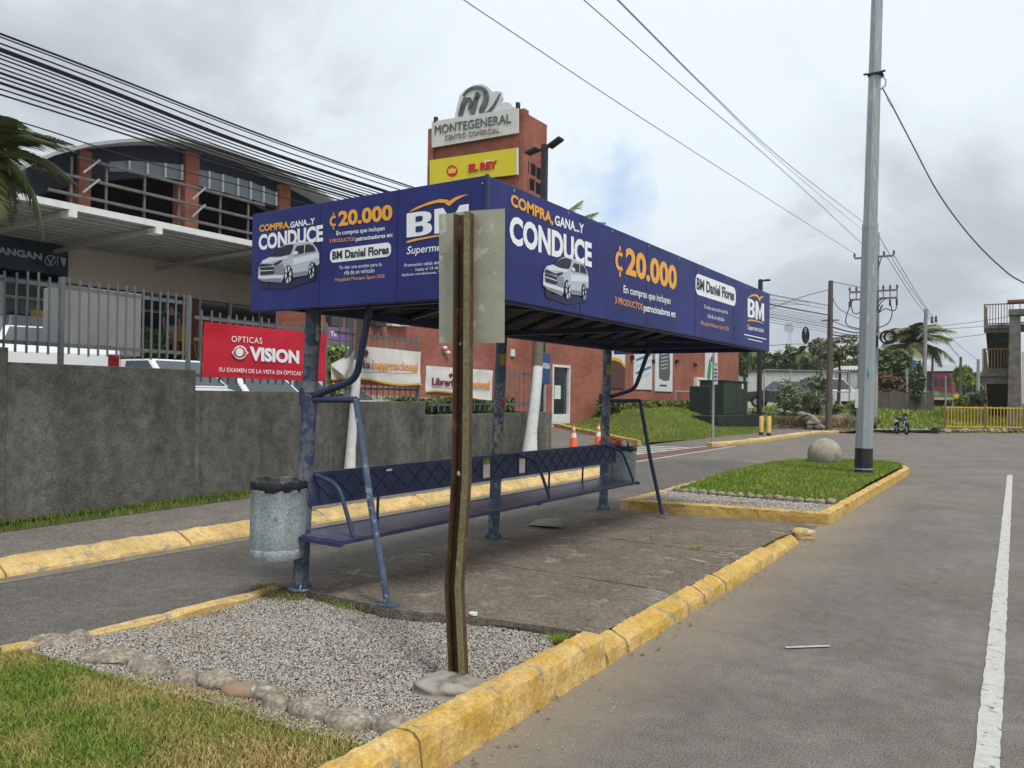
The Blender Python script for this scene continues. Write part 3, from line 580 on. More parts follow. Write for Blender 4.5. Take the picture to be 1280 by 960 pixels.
# ================================================================ ISLAND 2
o2=[(-4.83,10.33),(-4.84,11.9),(-4.93,14),(-4.95,16),(-4.88,18.0),(-4.62,19.1),(-4.1,19.85),(-3.4,20.25),(-2.7,20.2),(-2.3,19.8),(-2.16,19.2),(-2.15,16.6),(-2.15,14.2),(-2.14,12.5),(-2.14,10.80),(-3.0,10.66),(-3.92,10.49),(-4.83,10.33)]
i2=thing('traffic_island',None,None,(-3.5,15,0)); i2['kind']='structure'
for i in range(len(o2)-1):
    A=Vector(o2[i]+(0,));B=Vector(o2[i+1]+(0,)); front=i>=9
    sweep_stone(A,B,[(0,-.0),(0,.09),(.0,.14),(-.02,.152),(-.11,.152),(-.12,.13),(-.12,0)],max(3,int((B-A).length/.1)),.006,random.Random(50+i)).build('kerb_stone',kerbp if front else kerbf,i2)
MB().face([(x*.995-.01,y,.12) for x,y in o2[:-1]]).build('soil',turf,i2)
in2=[(-4.7,11.95),(-4.8,14),(-4.82,16),(-4.74,18.0),(-4.5,19.0),(-4.05,19.7),(-3.4,20.08),(-2.75,20.03),(-2.42,19.7),(-2.3,19.2),(-2.28,11.95)]
grass('island_grass',in2,70000,.05,.011,lambda x,y:.13+.06*sm((y-12)/3)+0*x,grassg,'bright green clipped grass on the island behind the shelter')
b=MB(); b.sheet(lambda u,v:(-4.7+2.4*u,12.1+7.2*v,.12+.06*float(sm((7.2*v)/3))),6,14).build('soil_crown',turf,i2,smooth=True)
gravel('gravel',[(-4.68,10.5),(-4.70,11.85),(-2.28,11.85),(-2.28,10.95)],14000,.014,lambda x,y:.125+0*x,gravm,'grey gravel between the yellow kerb and small stones of the far island')
bs2=thing('stone_border','line of small dark stones between gravel and grass on the far island','stone border',(-3.5,11.93,.13))
for k in range(17):
    rg=random.Random(k+70); x=-4.62+k*.143; MB().stone((x,11.92+rg.uniform(-.03,.03),.15),rg.uniform(.06,.085),.06,rg.uniform(.04,.065),rg.uniform(-.4,.4),k+90,2,.14).build('stone',stone,bs2,smooth=True)
c=PX(1031,568,-3.79)
MB().stone((c.x,c.y,c.z),.365,.365,.36,0,3,4,.0025).build('stone_sphere',mat('carved_granite',(.36,.33,.27),.9,col2=(.27,.24,.19),sc=7,det=10,bump=.8,bsc=40,col3=(.19,.17,.13),sc3=5,r3=(.55,.66)),smooth=True,label='large pale round stone ball resting on the island grass beside the street pole',cat='stone sphere')

# dead leaves, twigs and grit gathered along the kerb
def debris(name,P,n,size,zf,m,label):
    x,y=scatter(P,n); n=len(x); a=np.random.uniform(0,6.28,n); s=size*np.random.uniform(.4,1.4,n); z=zf(x,y)+np.random.uniform(.002,.008,n); ca,sa=np.cos(a)*s,np.sin(a)*s; t=np.random.uniform(-.4,.4,n)*s
    V=np.stack([np.stack([x-ca,y-sa,z],1),np.stack([x+sa*.4,y-ca*.4,z+.2*s+t*.3],1),np.stack([x+ca,y+sa,z+.25*s],1),np.stack([x-sa*.4,y+ca*.4,z+.1*s],1)],1)
    return tag(link(name,nmesh(name,V,np.arange(4*n).reshape(-1,4),m,4)),label,'litter',None,'stuff')
dl=mat('dead_leaf',(.17,.10,.05),.8,isl=.6); gr2=mat('grit',(.30,.26,.21),.9,isl=.6)
debris('dead_leaves',[(-2.08,2.0),(-1.93,2.0),(-1.96,9.5),(-2.1,9.5)],120,.016,lambda x,y:.004+0*x,dl,'small brown dead leaves gathered along the foot of the yellow kerb')
debris('grit',[(-2.08,1.6),(-1.7,1.6),(-1.85,10.5),(-2.1,10.5)],2600,.006,lambda x,y:.004+0*x,gr2,'fine sandy grit scattered on the asphalt beside the yellow kerb')
debris('dead_leaves',[(-4.7,4.4),(-2.4,4.5),(-2.4,8.5),(-4.7,8.5)],60,.014,lambda x,y:.132+0*x,dl,'a few dry leaf bits scattered on the concrete slab under the shelter')
debris('dead_leaves',[(-7.2,1.5),(-7.05,1.5),(-7.05,14),(-7.2,14)],160,.02,lambda x,y:.01+0*x,dl,'dry leaf litter lying in the gutter of the side lane')
debris('dead_leaves',[(-4.6,2.6),(-2.35,2.7),(-2.4,4.0),(-4.4,3.9)],70,.014,lambda x,y:.095+0*x,dl,'dry leaf bits lying on the grey gravel bed')

# ================================================================ BUS SHELTER
XF,YN=-2.786,4.0; ZB,ZT=2.2,2.945; XB=-4.95; YF=10.36
sh=thing('bus_shelter','long navy metal bus shelter roofed with deep blue advertising panels over a bench','bus shelter',(-4.57,4.19,.13))
# panels: curved-corner box facade (thin sheet boxes)
def spanel(b,x0,y0,x1,y1,z0,z1): return b.box(min(x0,x1),min(y0,y1),z0,max(x0,x1),max(y0,y1),z1)
fs=spanel(MB(),XB,YN,XF-.004,YN+.05,ZB,ZT).build('banner_panel',pan,sh,bevel=.006,label='short blue advertising panel facing the near end')
fl=spanel(MB(),XF-.05,YN+.002,XF,YF,ZB+.003,ZT-.002).build('banner_panel',pan,sh,bevel=.006,label='long blue advertising panel along the road side')
spanel(MB(),XB,YF-.05,XF-.052,YF-.003,ZB,ZT).build('banner_panel',pan,sh,label='far blue end panel')
spanel(MB(),XB,YN+.052,XB+.03,YF-.055,ZB+.35,ZT).build('banner_panel',pan,sh,label='rear blue panel')
MB().beam((XF+.003,YN-.003,ZB),(XF+.003,YN-.003,ZT),.022,.022).build('corner_trim',navy,sh)
for z in (ZB+.08,ZT-.05): MB().tube([(XF-.03,YN,z),(XF-.03,YN-.008,z)],.007,8).build('rivet',galv,sh)
seam=mat('panel_seam',(.012,.016,.08),.5)
for x in (-4.22,-3.50): MB().box(x-.002,YN-.0018,ZB+.01,x+.002,YN-.0002,ZT-.01).build('panel_seam',seam,fs)
for y in (5.22,6.44,7.66,8.88): MB().box(XF+.0002,y-.002,ZB+.01,XF+.0018,y+.002,ZT-.01).build('panel_seam',seam,fl)
for y in np.linspace(4.3,10.1,9): MB().tube([(XF,y,ZT-.03),(XF+.004,y,ZT-.03)],.008,8).build('rivet',galv,fl)
# art on panels -------------------------------------------------
sideq=lambda e:(lambda px,py:PY(px,py,YN-e)); frontq=lambda e:(lambda px,py:PX(px,py,XF+e))
S1=sideq(.003); F1=frontq(.003); S2=sideq(.005);F2=frontq(.005); 
def T(n,body,fn,BL,BR,TL,m,par,bold=0,**k): return text('lettering',body,fn,BL,BR,TL,m,par,bold,**k)
def cent(fn,BL,BR,TL,m,par):
    T(0,'20.000',fn,BL,BR,TL,m,par,.04)
    o,U,V=chart(fn,BL,BR,TL); g=lambda u,v:o+U*u+V*v; n=14; R1,R2=(.075,.36),(.036,.20); c=(-.095,.40); b=MB()
    A=[R(48+264*i/n) for i in range(n+1)]
    for i in range(n): b.face([g(c[0]+r[0]*math.cos(a_),c[1]+r[1]*math.sin(a_)) for r,a_ in ((R1,A[i]),(R1,A[i+1]),(R2,A[i+1]),(R2,A[i]))])
    b.face([g(-.108,.70),g(-.082,.70),g(-.082,.93),g(-.108,.93)]); b.face([g(-.108,-.15),g(-.082,-.15),g(-.082,.09),g(-.108,.09)]); o_=b.build('lettering',m,par); return o_
T(0,'COMPRA,',S1,(324.2,291.5),(362.3,286.5),(324.2,281.5),org,fs,.035)
T(0,'GANA...Y',S1,(363,285.3),(393.5,280),(363,277.5),wht,fs,.03)
T(0,'CONDUCE',S1,(323.3,313.3),(403.7,301.7),(323.3,293.5),wht,fs,.042)
cent(S1,(423,283.2),(490.5,275.2),(423,264),org,fs)
T(0,'En compras que incluyan',S1,(420.5,295.8),(480.7,289.5),(420.5,288.8),wht,fs,.012)
T(0,'3 PRODUCTOS',S1,(411.8,303.5),(443.3,301),(411.8,299),orgd,fs,.012)
T(0,'patrocinadores en:',S1,(444.8,303),(490.8,297.6),(444.8,296),wht,fs,.02)
def rrect(fn,TL,TR,BR,BL,r,m,par,n=6):   # rounded rectangle in a 4-corner pixel quad via its plane chart
    o=fn(*BL);U=fn(*BR)-o;V=fn(*TL)-o; lu,lv=U.length,V.length; rr=r*lv; pts=[]
    for cx,cy,a0 in ((lu-rr,rr,-90),(lu-rr,lv-rr,0),(rr,lv-rr,90),(rr,rr,180)):
        for i in range(n+1):
            a=R(a0+90*i/n); pts.append(o+U*((cx+rr*math.cos(a))/lu)+V*((cy+rr*math.sin(a))/lv))
    return MB().face(pts).build('name_plate',m,par)
rrect(S1,(412.5,312),(488.8,304.5),(488.8,320.3),(412.5,328.8),.4,wht,fs)
T(0,'BM Daniel Flores',S2,(415.3,324.7),(486.2,317.4),(415.3,314.2),dkp,fs,.035)
T(0,'Te dan una acción para la',S1,(423.8,338),(477,333.7),(423.8,332.5),wht,fs,0)
T(0,'rifa de un vehículo',S1,(430.5,343.5),(468,340.5),(430.5,338),wht,fs,0)
T(0,'Mitsubishi Montero Sport 2026',S1,(418.8,353.6),(480.8,348.6),(418.8,347.8),orgd,fs,.006)
# logo letters: heavy B and M drawn as polygons with counters
def logo(fn,fn2,BL,BR,TL,par):
    o,U,V=chart(fn,BL,BR,TL); o2,U2,V2=chart(fn2,BL,BR,TL)
    g=lambda u,v:o+U*u+V*v; g2=lambda u,v:o2+U2*u+V2*v
    B=[(0,0),(.24,0),(.34,.03),(.40,.1),(.42,.2),(.42,.32),(.39,.44),(.33,.5),(.39,.57),(.41,.68),(.41,.8),(.38,.91),(.31,.97),(.22,1),(0,1)]
    MB().face([g(*p) for p in B]).build('logo_letter',wht,par)
    for h in ([(.15,.17),(.25,.17),(.27,.2),(.275,.3),(.27,.38),(.25,.41),(.15,.41)],[(.15,.60),(.24,.60),(.265,.63),(.27,.71),(.265,.79),(.24,.82),(.15,.82)]):
        MB().face([g2(*p) for p in h]).build('logo_counter',pan,par)
    b=MB(); b.face([g(*p) for p in [(.46,0),(.60,0),(.60,1),(.46,1)]]); b.face([g(*p) for p in [(.86,0),(1,0),(1,1),(.86,1)]])
    b.face([g(*p) for p in [(.6,1),(.6,.62),(.705,.05),(.73,.42),]]); b.face([g(*p) for p in [(.86,1),(.73,.42),(.755,.05),(.86,.62)]]); b.face([g(*p) for p in [(.705,.05),(.755,.05),(.73,.42)]])
    b.build('logo_letter',wht,par)
    sw=[(.03,1.05),(.16,1.2),(.36,1.33),(.55,1.38),(.66,1.31),(.70,1.24),(.78,1.34),(.88,1.39),(1.0,1.38),(.9,1.32),(.8,1.22),(.70,1.04),(.66,1.10),(.62,1.2),(.5,1.25),(.3,1.2),(.12,1.08)]
    b=MB(); b.face([g(*p) for p in sw]); b.face([g(*p) for p in [(0,-.23),(.2,-.17),(.5,-.13),(1,-.14),(1,-.10),(.5,-.06),(.15,-.09),(0,-.15)]]); b.build('logo_swoosh',org,par)
logo(S1,S2,(508.3,297),(586,286.5),(508.3,267),fs)
T(0,'Supermercados',S1,(508.3,321),(586,313),(508.3,308.3),wht,fs,.008,shear=.25)
T(0,'Promoción válida del 12 de',S1,(505.5,333.6),(562,329),(505.5,329.6),wht,fs,0)
T(0,'hasta el 14 de febrero',S1,(519.5,338.8),(566,334.6),(519.5,334.8),wht,fs,0)
T(0,'Aplican condiciones, Ver',S1,(502,346.2),(556,342),(502,342.2),wht,fs,0)
T(0,'COMPRA,',F1,(638.6,259.5),(691.5,283),(638.6,241.5),org,fl,.035)
T(0,'GANA...Y',F1,(693.5,281.4),(729.8,292.5),(693.5,268.4),wht,fl,.03)
T(0,'CONDUCE',F1,(637,304.8),(739.7,334.6),(637,268),wht,fl,.042)
cent(F1,(782,343),(846,363.5),(782,308),org,fl)
T(0,'En compras que incluyan',F1,(779.5,368.8),(838,383),(779.5,356.2),wht,fl,.012)
T(0,'3 PRODUCTOS',F1,(768.8,379),(803.3,387.7),(768.8,370.5),orgd,fl,.012)
T(0,'patrocinadores en:',F1,(804.7,391.5),(844.6,399.5),(804.7,379.5),wht,fl,.02)
rrect(F1,(869.4,341),(919.7,358.4),(919.7,383.3),(869.4,367.4),.4,wht,fl)
T(0,'BM Daniel Flores',F2,(871,361.7),(917.9,376.5),(871,346.6),dkp,fl,.035)
T(0,'Te dan una acción para la',F1,(880,387),(909.8,394),(880,380.5),wht,fl,0)
T(0,'rifa de un vehículo',F1,(884.7,397.3),(905.3,402),(884.7,391.7),wht,fl,0)
T(0,'Mitsubishi Montero Sport 2026',F1,(876.2,407.5),(911.2,415),(876.2,400.5),orgd,fl,.006)
logo(F1,F2,(934.6,396),(955.1,401.8),(934.6,372.5),fl)
T(0,'Supermercados',F1,(934.6,413.5),(954.7,417.5),(934.6,405.5),wht,fl,.008)
art('fine_print',stroke([(930.5,418),(957.5,424)],1.2)+stroke([(935,423.5),(953,427.5)],1.0),F1,wht,fl)
# printed silver off-road car picture (flat layers on the panel)
px_side=lambda X_,Y_:PY(310+X_/6,230+Y_/6,YN)
o0=px_side(80,795); 
def art_side(e): return lambda X_,Y_:(lambda p:Vector((p.x,YN-e,p.z)))(px_side(X_,Y_))
c00=PX(677.5,369.5,XF); w1=px_side(540,520).x-o0.x; hh1=px_side(300,436).z-px_side(300,775).z
fw=PX(733,377,XF).y-PX(676,368,XF).y; fh=PX(700,316.5,XF).z-PX(700,377,XF).z
def art_front(e):
    def q(X_,Y_):
        p=px_side(X_,Y_); return Vector((XF+e,c00.y+(p.x-o0.x)/w1*fw,PX(700,377,XF).z+(p.z-px_side(300,775).z)/hh1*fh))
    return q
silver=mat('printed_silver',(.46,.50,.56),.45); silvl=mat('printed_light_silver',(.66,.69,.74),.45); silvd=mat('printed_grey',(.22,.24,.28),.45); wd=mat('printed_black',(.02,.022,.03),.45); shd=mat('printed_deep_blue',(.015,.018,.07),.45)
def spokes(cx,cy,rx,ry): return [q for k in range(6) for q in stroke([(cx,cy),(cx+rx*math.cos(k*1.047+.3),cy+ry*math.sin(k*1.047+.3))],9)]
layers=[(shd,[[(60,802),(110,780),(300,788),(500,722),(545,690),(480,690),(200,740)]]),
 (wd,[[(100,715),(160,725),(158,790),(108,780)],ell(310,680,33,82),ell(486,652,26,76)]),
 (silver,[[(84,640),(92,610),(112,578),(165,550),(178,545),(240,482),(290,450),(350,438),(440,433),(492,446),(522,482),(540,522),(540,600),(520,615),(505,590),(480,585),(462,610),(455,682),(345,702),(338,640),(318,610),(296,612),(280,640),(272,705),(252,740),(120,730),(82,712)]]),
 (silvl,[[(112,578),(165,550),(240,548),(320,532),(300,560),(240,572),(120,600)],[(345,560),(520,520),(538,524),(536,560),(345,610)],[(82,688),(150,690),(270,682),(266,704),(120,712),(82,706)],[(290,450),(350,438),(440,433),(480,442),(350,450),(285,458)]]),
 (silvd,[[(345,670),(455,650),(455,684),(345,704)],[(200,620),(270,600),(278,640),(272,680),(210,676)],[(84,714),(256,712),(252,740),(120,732)]]),
 (wd,[[(172,546),(242,484),(292,460),(350,455),(338,500),(318,530),(240,546)],[(346,524),(374,468),(470,452),(498,466),(516,504),(440,514),(390,526)],[(98,628),(200,622),(205,674),(102,684)],[(190,602),(256,572),(264,580),(214,614)],[(92,612),(110,600),(190,603),(190,612),(96,622)]]),
 (silvl,[ell(310,682,24,64),ell(486,652,18,58),ell(365,518,20,14),[(100,650),(200,646),(200,652),(100,656)],stroke([(435,460),(432,516)],5)[0]]),
 (wd,spokes(310,682,26,66)+spokes(486,652,20,60)+[ell(310,682,7,16),ell(486,652,5,14)])]
for f_,par in ((art_side,fs),(art_front,fl)):
    for k,(m,ps) in enumerate(layers): art('car_picture',ps,f_(.0045+.0012*k),m,par)
# ---- frame: columns
def column(x,y,ztop,topx,topy,m,lab=None):
    c=MB().tube([(x,y,.13),(x+(topx-x)*.5,y,(.13+ztop)/2),(topx,topy,ztop)],[.058,.057,.056],20).build('column',m,sh,smooth=True,label=lab)
    MB().lathe((x,y,.13),[(.09,0),(.09,.012),(.06,.012)],20).build('base_plate',navyw,c)
    for k in range(4):
        a=k*math.pi/2+.78; MB().hexa([(x+math.cos(a)*.055-.004,y+math.sin(a)*.055-.004,.142),(x+math.cos(a)*.083-.004,y+math.sin(a)*.083-.004,.142),(x+math.cos(a)*.083+.004,y+math.sin(a)*.083+.004,.142),(x+math.cos(a)*.055+.004,y+math.sin(a)*.055+.004,.142)],[(x+math.cos(a)*.055-.004,y+math.sin(a)*.054-.004,.175),(x+math.cos(a)*.074-.004,y+math.sin(a)*.057-.004,.175),(x+math.cos(a)*.074+.004,y+math.sin(a)*.057+.004,.175),(x+math.cos(a)*.055+.004,y+math.sin(a)*.054+.004,.175)]).build('gusset',navyw,c)
    return c
c1=column(-4.566,4.19,2.30,-4.47,4.19,poleg,'weathered grey column with flaked navy paint, beside the bin')
c2=column(-4.61,6.82,2.30,-4.535,6.82,navyw); c3=column(-4.64,9.40,2.30,-4.60,9.4,navyw)
# stickers and tape remains
def band(x,y,z0,z1,r,a0,a1,m,par,name='sticker'):
    b=MB(); n=8
    for i in range(n):
        t0=R(a0+(a1-a0)*i/n); t1=R(a0+(a1-a0)*(i+1)/n); b.face([(x+r*math.cos(t0),y+r*math.sin(t0),z0),(x+r*math.cos(t1),y+r*math.sin(t1),z0),(x+r*math.cos(t1),y+r*math.sin(t1),z1),(x+r*math.cos(t0),y+r*math.sin(t0),z1)])
    return b.build(name,m,par)
grime=mat('old_poster_remains',(.42,.39,.33),.9,col2=(.20,.19,.18),sc=14,det=9,col3=(.06,.06,.07),sc3=20,r3=(.5,.6)); yst=mat('yellow_sticker',(.48,.38,.12),.7,col2=(.36,.3,.12),sc=20); rst=mat('red_sticker',(.4,.05,.05),.7)
tape=mat('grey_tape',(.19,.20,.21),.7,col2=(.12,.13,.15),sc=20); scr=mat('scratched_sticker_residue',(.10,.12,.16),.7,col2=(.25,.26,.27),sc=40,det=9,mixr=(.48,.52))
lean=lambda z,x0,x1:x0+(x1-x0)*(z-.13)/2.17
def bcol(cx0,cx1,y,items,par):
    for z0,z1,a0,a1,m in items: band(lean((z0+z1)/2,cx0,cx1),y,z0,z1,.0605,a0,a1,m,par)
bcol(-4.566,-4.47,4.19,[(1.88,1.94,-110,30,tape),(1.60,1.68,-120,20,tape),(.95,1.08,-140,-70,tape),(1.98,2.10,-20,40,grime)],c1)
bcol(-4.61,-4.535,6.82,[(1.90,2.02,-70,10,yst),(1.46,1.62,-30,40,rst),(1.55,1.72,-110,10,scr),(.98,1.38,-95,15,grime),(1.42,1.55,-130,-20,scr),(.72,.93,-40,20,scr)],c2)
bcol(-4.64,-4.60,9.4,[(1.88,2.02,-70,10,yst),(1.66,1.80,-120,30,scr),(.98,1.25,-110,20,grime),(1.35,1.55,-120,10,scr),(.78,.95,-60,0,scr)],c3)
# Y-struts at both ends, rebuilt from the bent tube centre lines
def strut(pts,r,m,name='strut',lab=None): return MB().tube(pts,r,14).build(name,m,sh,smooth=True,label=lab)
def arc(p0,p1,p2,t=.12,n=5):  # polyline with a rounded corner at p1
    p0,p1,p2=map(Vector,(p0,p1,p2)); a=p1+(p0-p1).normalized()*t; b=p1+(p2-p1).normalized()*t
    return [p0]+[a*(1-s)**2+p1*2*s*(1-s)+b*s*s for s in [i/n for i in range(n+1)]]+[p2]
for y,(ax,az),(kx,kz),(lx_,lz),cx in ((4.19,(-3.90,2.26),(-4.03,1.70),(-4.42,1.585),-4.03),(9.42,(-4.02,2.24),(-4.22,1.70),(-4.56,1.60),-4.15)):
    strut(arc((lx_-.05,y,lz-.015),(kx,y,kz),(ax,y,az),.09),.026,navy,'roof_arm')
    fx=PZ(485,757,.13) if y<5 else PZ(828,643,.13)
    strut([(lx_-.06,y,1.545),(cx,y,1.552)],.024,navy,'crossbar')
    ft=strut([(cx,y,1.56),(cx+(fx.x-cx)*.5,y-.002,.85),(fx.x,fx.y,.13)],.024,navyw if y<5 else navy,'leg')
    MB().box(fx.x-.07,fx.y-.045,.131,fx.x+.07,fx.y+.045,.142).build('foot_plate',navyw,ft)
    MB().tube([(lx_-.1,y,1.50),(lx_-.1,y,1.63)],.064,16).build('clamp_ring',navy,sh,smooth=True)
# roof frame
for x in (-4.58,-2.86): MB().beam((x,YN+.06,ZB+.035),(x,YF-.06,ZB+.035),.05,.07).build('roof_beam',navy,sh)
n_r=15
def vz(x): t=(x+4.58)/1.72; return ZB+.05+.22*math.sin(math.pi*t)
for i in range(n_r):
    y=YN+.10+(YF-YN-.2)*i/(n_r-1); MB().tube([(x,y,vz(x)) for x in np.linspace(-4.58,-2.86,13)],.026,8).build('roof_rib',navy,sh,smooth=True)
for y in (4.19,6.82,9.4): MB().beam((-4.58,y,ZB+.03),(-2.86,y,ZB+.03),.045,.05).build('cross_beam',navy,sh)
for (xa,ya),(xb,yb) in (((-4.56,4.25),(-2.9,5.3)),((-4.56,5.4),(-2.9,4.25)),((-4.56,8.2),(-2.9,9.35))): MB().beam((xa,ya,ZB+.06),(xb,yb,ZB+.06),.03,.03).build('brace',navy,sh)
MB().sheet(lambda u,v:(-4.6+1.76*u,YN+.055+(YF-YN-.11)*v,vz(-4.58+1.72*u)+.02+.006*math.sin(v*330)),20,330).build('roof_sheet',soff,sh)
MB().sheet(lambda u,v:(-4.6+1.76*u,YN+.055+(YF-YN-.11)*v,vz(-4.58+1.72*u)+.045),12,2).build('roof_cover',corrm,sh)
# ---- bench (its own thing, fixed between the columns)
be=thing('bench','long navy perforated metal bench running between the shelter columns','bench',(-4.3,6.7,.13))
zf=.555; y0,y1=4.10,9.16
def xb(y): return -4.56
MB().box(-4.55,y0,zf-.008,-4.072,y1,zf+.004).build('seat',mat('worn_purple_navy_paint',(.045,.05,.12),.35,col2=(.09,.075,.13),sc=5,det=9,bump=.2,bsc=30,col3=(.13,.15,.2),sc3=9,r3=(.56,.64)),be,bevel=.004)
MB().box(-4.07,y0-.01,zf-.026,-4.045,y1+.01,zf+.007).build('seat_rail',navy,be,bevel=.006)
MB().box(-4.585,y0-.01,zf-.026,-4.551,y1+.01,zf+.010).build('seat_rail',navy,be,bevel=.006)
for y in (y0-.02,6.80,y1+.02): MB().beam((-4.60,y,zf-.02),(-4.04,y,zf-.022),.035,.03).build('seat_support',navy,be)
zb0,zb1=.765,.99; xk=-4.49
for a_,b_ in ((4.20,6.42),(6.60,7.08),(7.26,9.40)):
    bp=MB().box(xk-.006,a_,zb0+.012,xk+.006,b_,zb1-.012).build('backrest_panel',navy,be)
    n_=max(1,int((b_-a_)/.40)); b=MB(); stp=(b_-a_)/n_       # embossed criss-cross strips
    for i in range(n_):
        ya=a_+i*stp; yb=ya+stp; ym=(ya+yb)/2
        b.beam((xk+.009,ya,zb0+.02),(xk+.009,ym,zb1-.02),.012,.008,(1,0,0)); b.beam((xk+.009,ym,zb1-.02),(xk+.009,yb,zb0+.02),.012,.008,(1,0,0))
    
    for i in range(n_):
        ya=a_+i*stp; yb=ya+stp; ym=(ya+yb)/2
        b.beam((xk+.009,ya,zb1-.02),(xk+.009,ym,zb0+.02),.008,.008,(1,0,0)); b.beam((xk+.009,ym,zb0+.02),(xk+.009,yb,zb1-.02),.008,.008,(1,0,0))
    b.build('embossing',navyw if False else mat('navy_highlight_paint',(.033,.044,.10),.35),bp)
for z in (zb0,zb1): MB().beam((xk,4.18,z),(xk,9.42,z),.032,.028).build('backrest_rail',navy,be)
for y in (4.19,6.42,6.60,7.08,7.26,9.41): MB().beam((xk,y,zb0),(xk,y,zb1),.026,.026).build('backrest_post',navy,be)
for y in (4.95,5.95,7.75,8.55): MB().tube([(xk-.01,y,zf),(xk-.005,y,zb0)],.012,8).build('backrest_rod',navy,be,smooth=True)
for y in (4.24,7.05,9.10):
    MB().tube(arc((xk,y,.985),(-4.24,y,.93),(-4.08,y,zf+.01),.10),.016,10).build('armrest',navy,be,smooth=True)
MB().box(xk+.016,5.02,.955,xk+.02,5.09,.972).build('label_plate',wht,be)
# ---- litter bins on the end columns
def litter_bin(name,label,px,pyb,x,y,zbot,ztop,r,m,bagm,lean_=0):
    t=thing(name,label,'litter bin',(x,y,zbot)); h=ztop-zbot; rg=random.Random(int(y*10))
    b=MB(); n=36; prof=[(r*.93,0),(r*.97,.02),(r*.985,.07),(r*.965,.075),(r,.1),(r*1.01,h*.5),(r*1.015,h*.93),(r*1.03,h*.94),(r*1.03,h*.96),(r*.99,h*.965),(r*.96,h*.9),(r*.92,.06)]
    b.tube_prof([(Vector((x+lean_*z,y,zbot+z)),q*(1)) for q,z in prof],n,False); b.face([(x+r*.93*math.cos(2*math.pi*k/n),y+r*.93*math.sin(2*math.pi*k/n),zbot) for k in range(n)][::-1]); b.build('bin_body',m,t,smooth=True)
    # crumpled bag: rim skirt and dark sagging mouth
    b=MB(); K=48
    rings=[(1.04,-.025,.02),(1.05,-.005,.012),(1.045,.02,.012),(1.0,.035,.012),(.9,.02,.015),(.6,-.02,.02),(.25,-.03,.02)]
    for q,z,a in rings:
        for k in range(K):
            th=2*math.pi*k/K; b.v.append((x+(lean_*h)+r*q*math.cos(th)*(1+rg.uniform(-a,a)),y+r*q*math.sin(th)*(1+rg.uniform(-a,a)),ztop+z+rg.uniform(-a,a)*.8))
    for i in range(len(rings)-1):
        for k in range(K): b.f.append((i*K+k,i*K+(k+1)%K,(i+1)*K+(k+1)%K,(i+1)*K+k))
    b.f.append(tuple((len(rings)-1)*K+k for k in range(K))); b.build('bin_bag',bag if bagm is None else bagm,t,smooth=True)
    return t
c=PY(350,645,4.05)
bt=litter_bin('litter_bin','grey galvanised drum bin with black bag hanging on the near shelter column',0,0,c.x-.02,4.05,PY(348,696,4.05).z,PY(348,606,4.05).z,.20,binm,None,.02)
MB().box(-4.66,4.06,.80,-4.60,4.13,.97).build('hanger',tape,bt)
c=PY(772,600,9.72)
bt=litter_bin('litter_bin','speckled grey bin with black bag and red cloth behind the far shelter column',0,0,c.x+.02,9.75,PY(770,603,9.75).z-.02,PY(770,560,9.75).z,.21,binm,None,0)
P=PY(766,553,9.75); b=MB(); b.sheet(lambda u,v:(P.x-.18+.36*u,9.62+.28*v,P.z-.03+.05*math.sin(u*9+v*3)*math.sin(v*7)+.04*math.sin(u*math.pi)),14,10)
b.build('red_cloth',redc,smooth=True,label='crumpled red cloth lying on top of the far bin',cat='cloth')
P=PY(784,553,9.75); MB().stone((P.x,9.66,P.z-.02),.035,.035,.045,0,4,2,.1).build('paper_cup',whitep,smooth=True,label='white crumpled cup on the far bin beside the red cloth',cat='cup')
# ================================================================ LEANING SIGN POST seen from behind
sp=thing('road_sign','back of a square metal road sign on a tall rusted channel post','road sign',(-2.51,3.44,.12))
YS=3.44
def ps(px,py,dy=0): return PY(px,py,YS+dy)
# channel: web facing us with two flanges towards the viewer, buckled near the foot
cl=[(576.5,846),(573,770),(571,730),(574,690),(580,600),(581.5,480),(582.5,268)]
b=MB(); secs=[]
for i,(px,py) in enumerate(cl):
    p=ps(px,py); w_=.046; secs.append([(p.x-w_,YS-.05,p.z),(p.x-w_+.006,YS-.05,p.z),(p.x-w_+.006,YS+.0,p.z),(p.x+w_-.006,YS+.0,p.z),(p.x+w_-.006,YS-.05,p.z),(p.x+w_+.012,YS-.05,p.z),(p.x+w_,YS+.006,p.z),(p.x-w_,YS+.006,p.z)])
V=[q for s_ in secs for q in s_]; F=[]
for i in range(len(secs)-1):
    for j in range(8): F.append((i*8+j,i*8+(j+1)%8,(i+1)*8+(j+1)%8,(i+1)*8+j))
F.append(tuple(range(8))); F.append(tuple((len(secs)-1)*8+j for j in range(8))[::-1])
b.add(V,F); po=b.build('post',rust,sp)
# right flange, olive coloured
b=MB(); V=[]
for px,py in cl:
    p=ps(px,py); V+=[(p.x+.028,YS-.058,p.z),(p.x+.059,YS-.052,p.z),(p.x+.059,YS-.045,p.z),(p.x+.028,YS-.051,p.z)]
F=[]
for i in range(len(cl)-1):
    for j in range(4): F.append((i*4+j,i*4+(j+1)%4,(i+1)*4+(j+1)%4,(i+1)*4+j))
F+= [(0,1,2,3),tuple(len(V)-4+k for k in (3,2,1,0))]
b.add(V,F); b.build('flange',rusto,po)
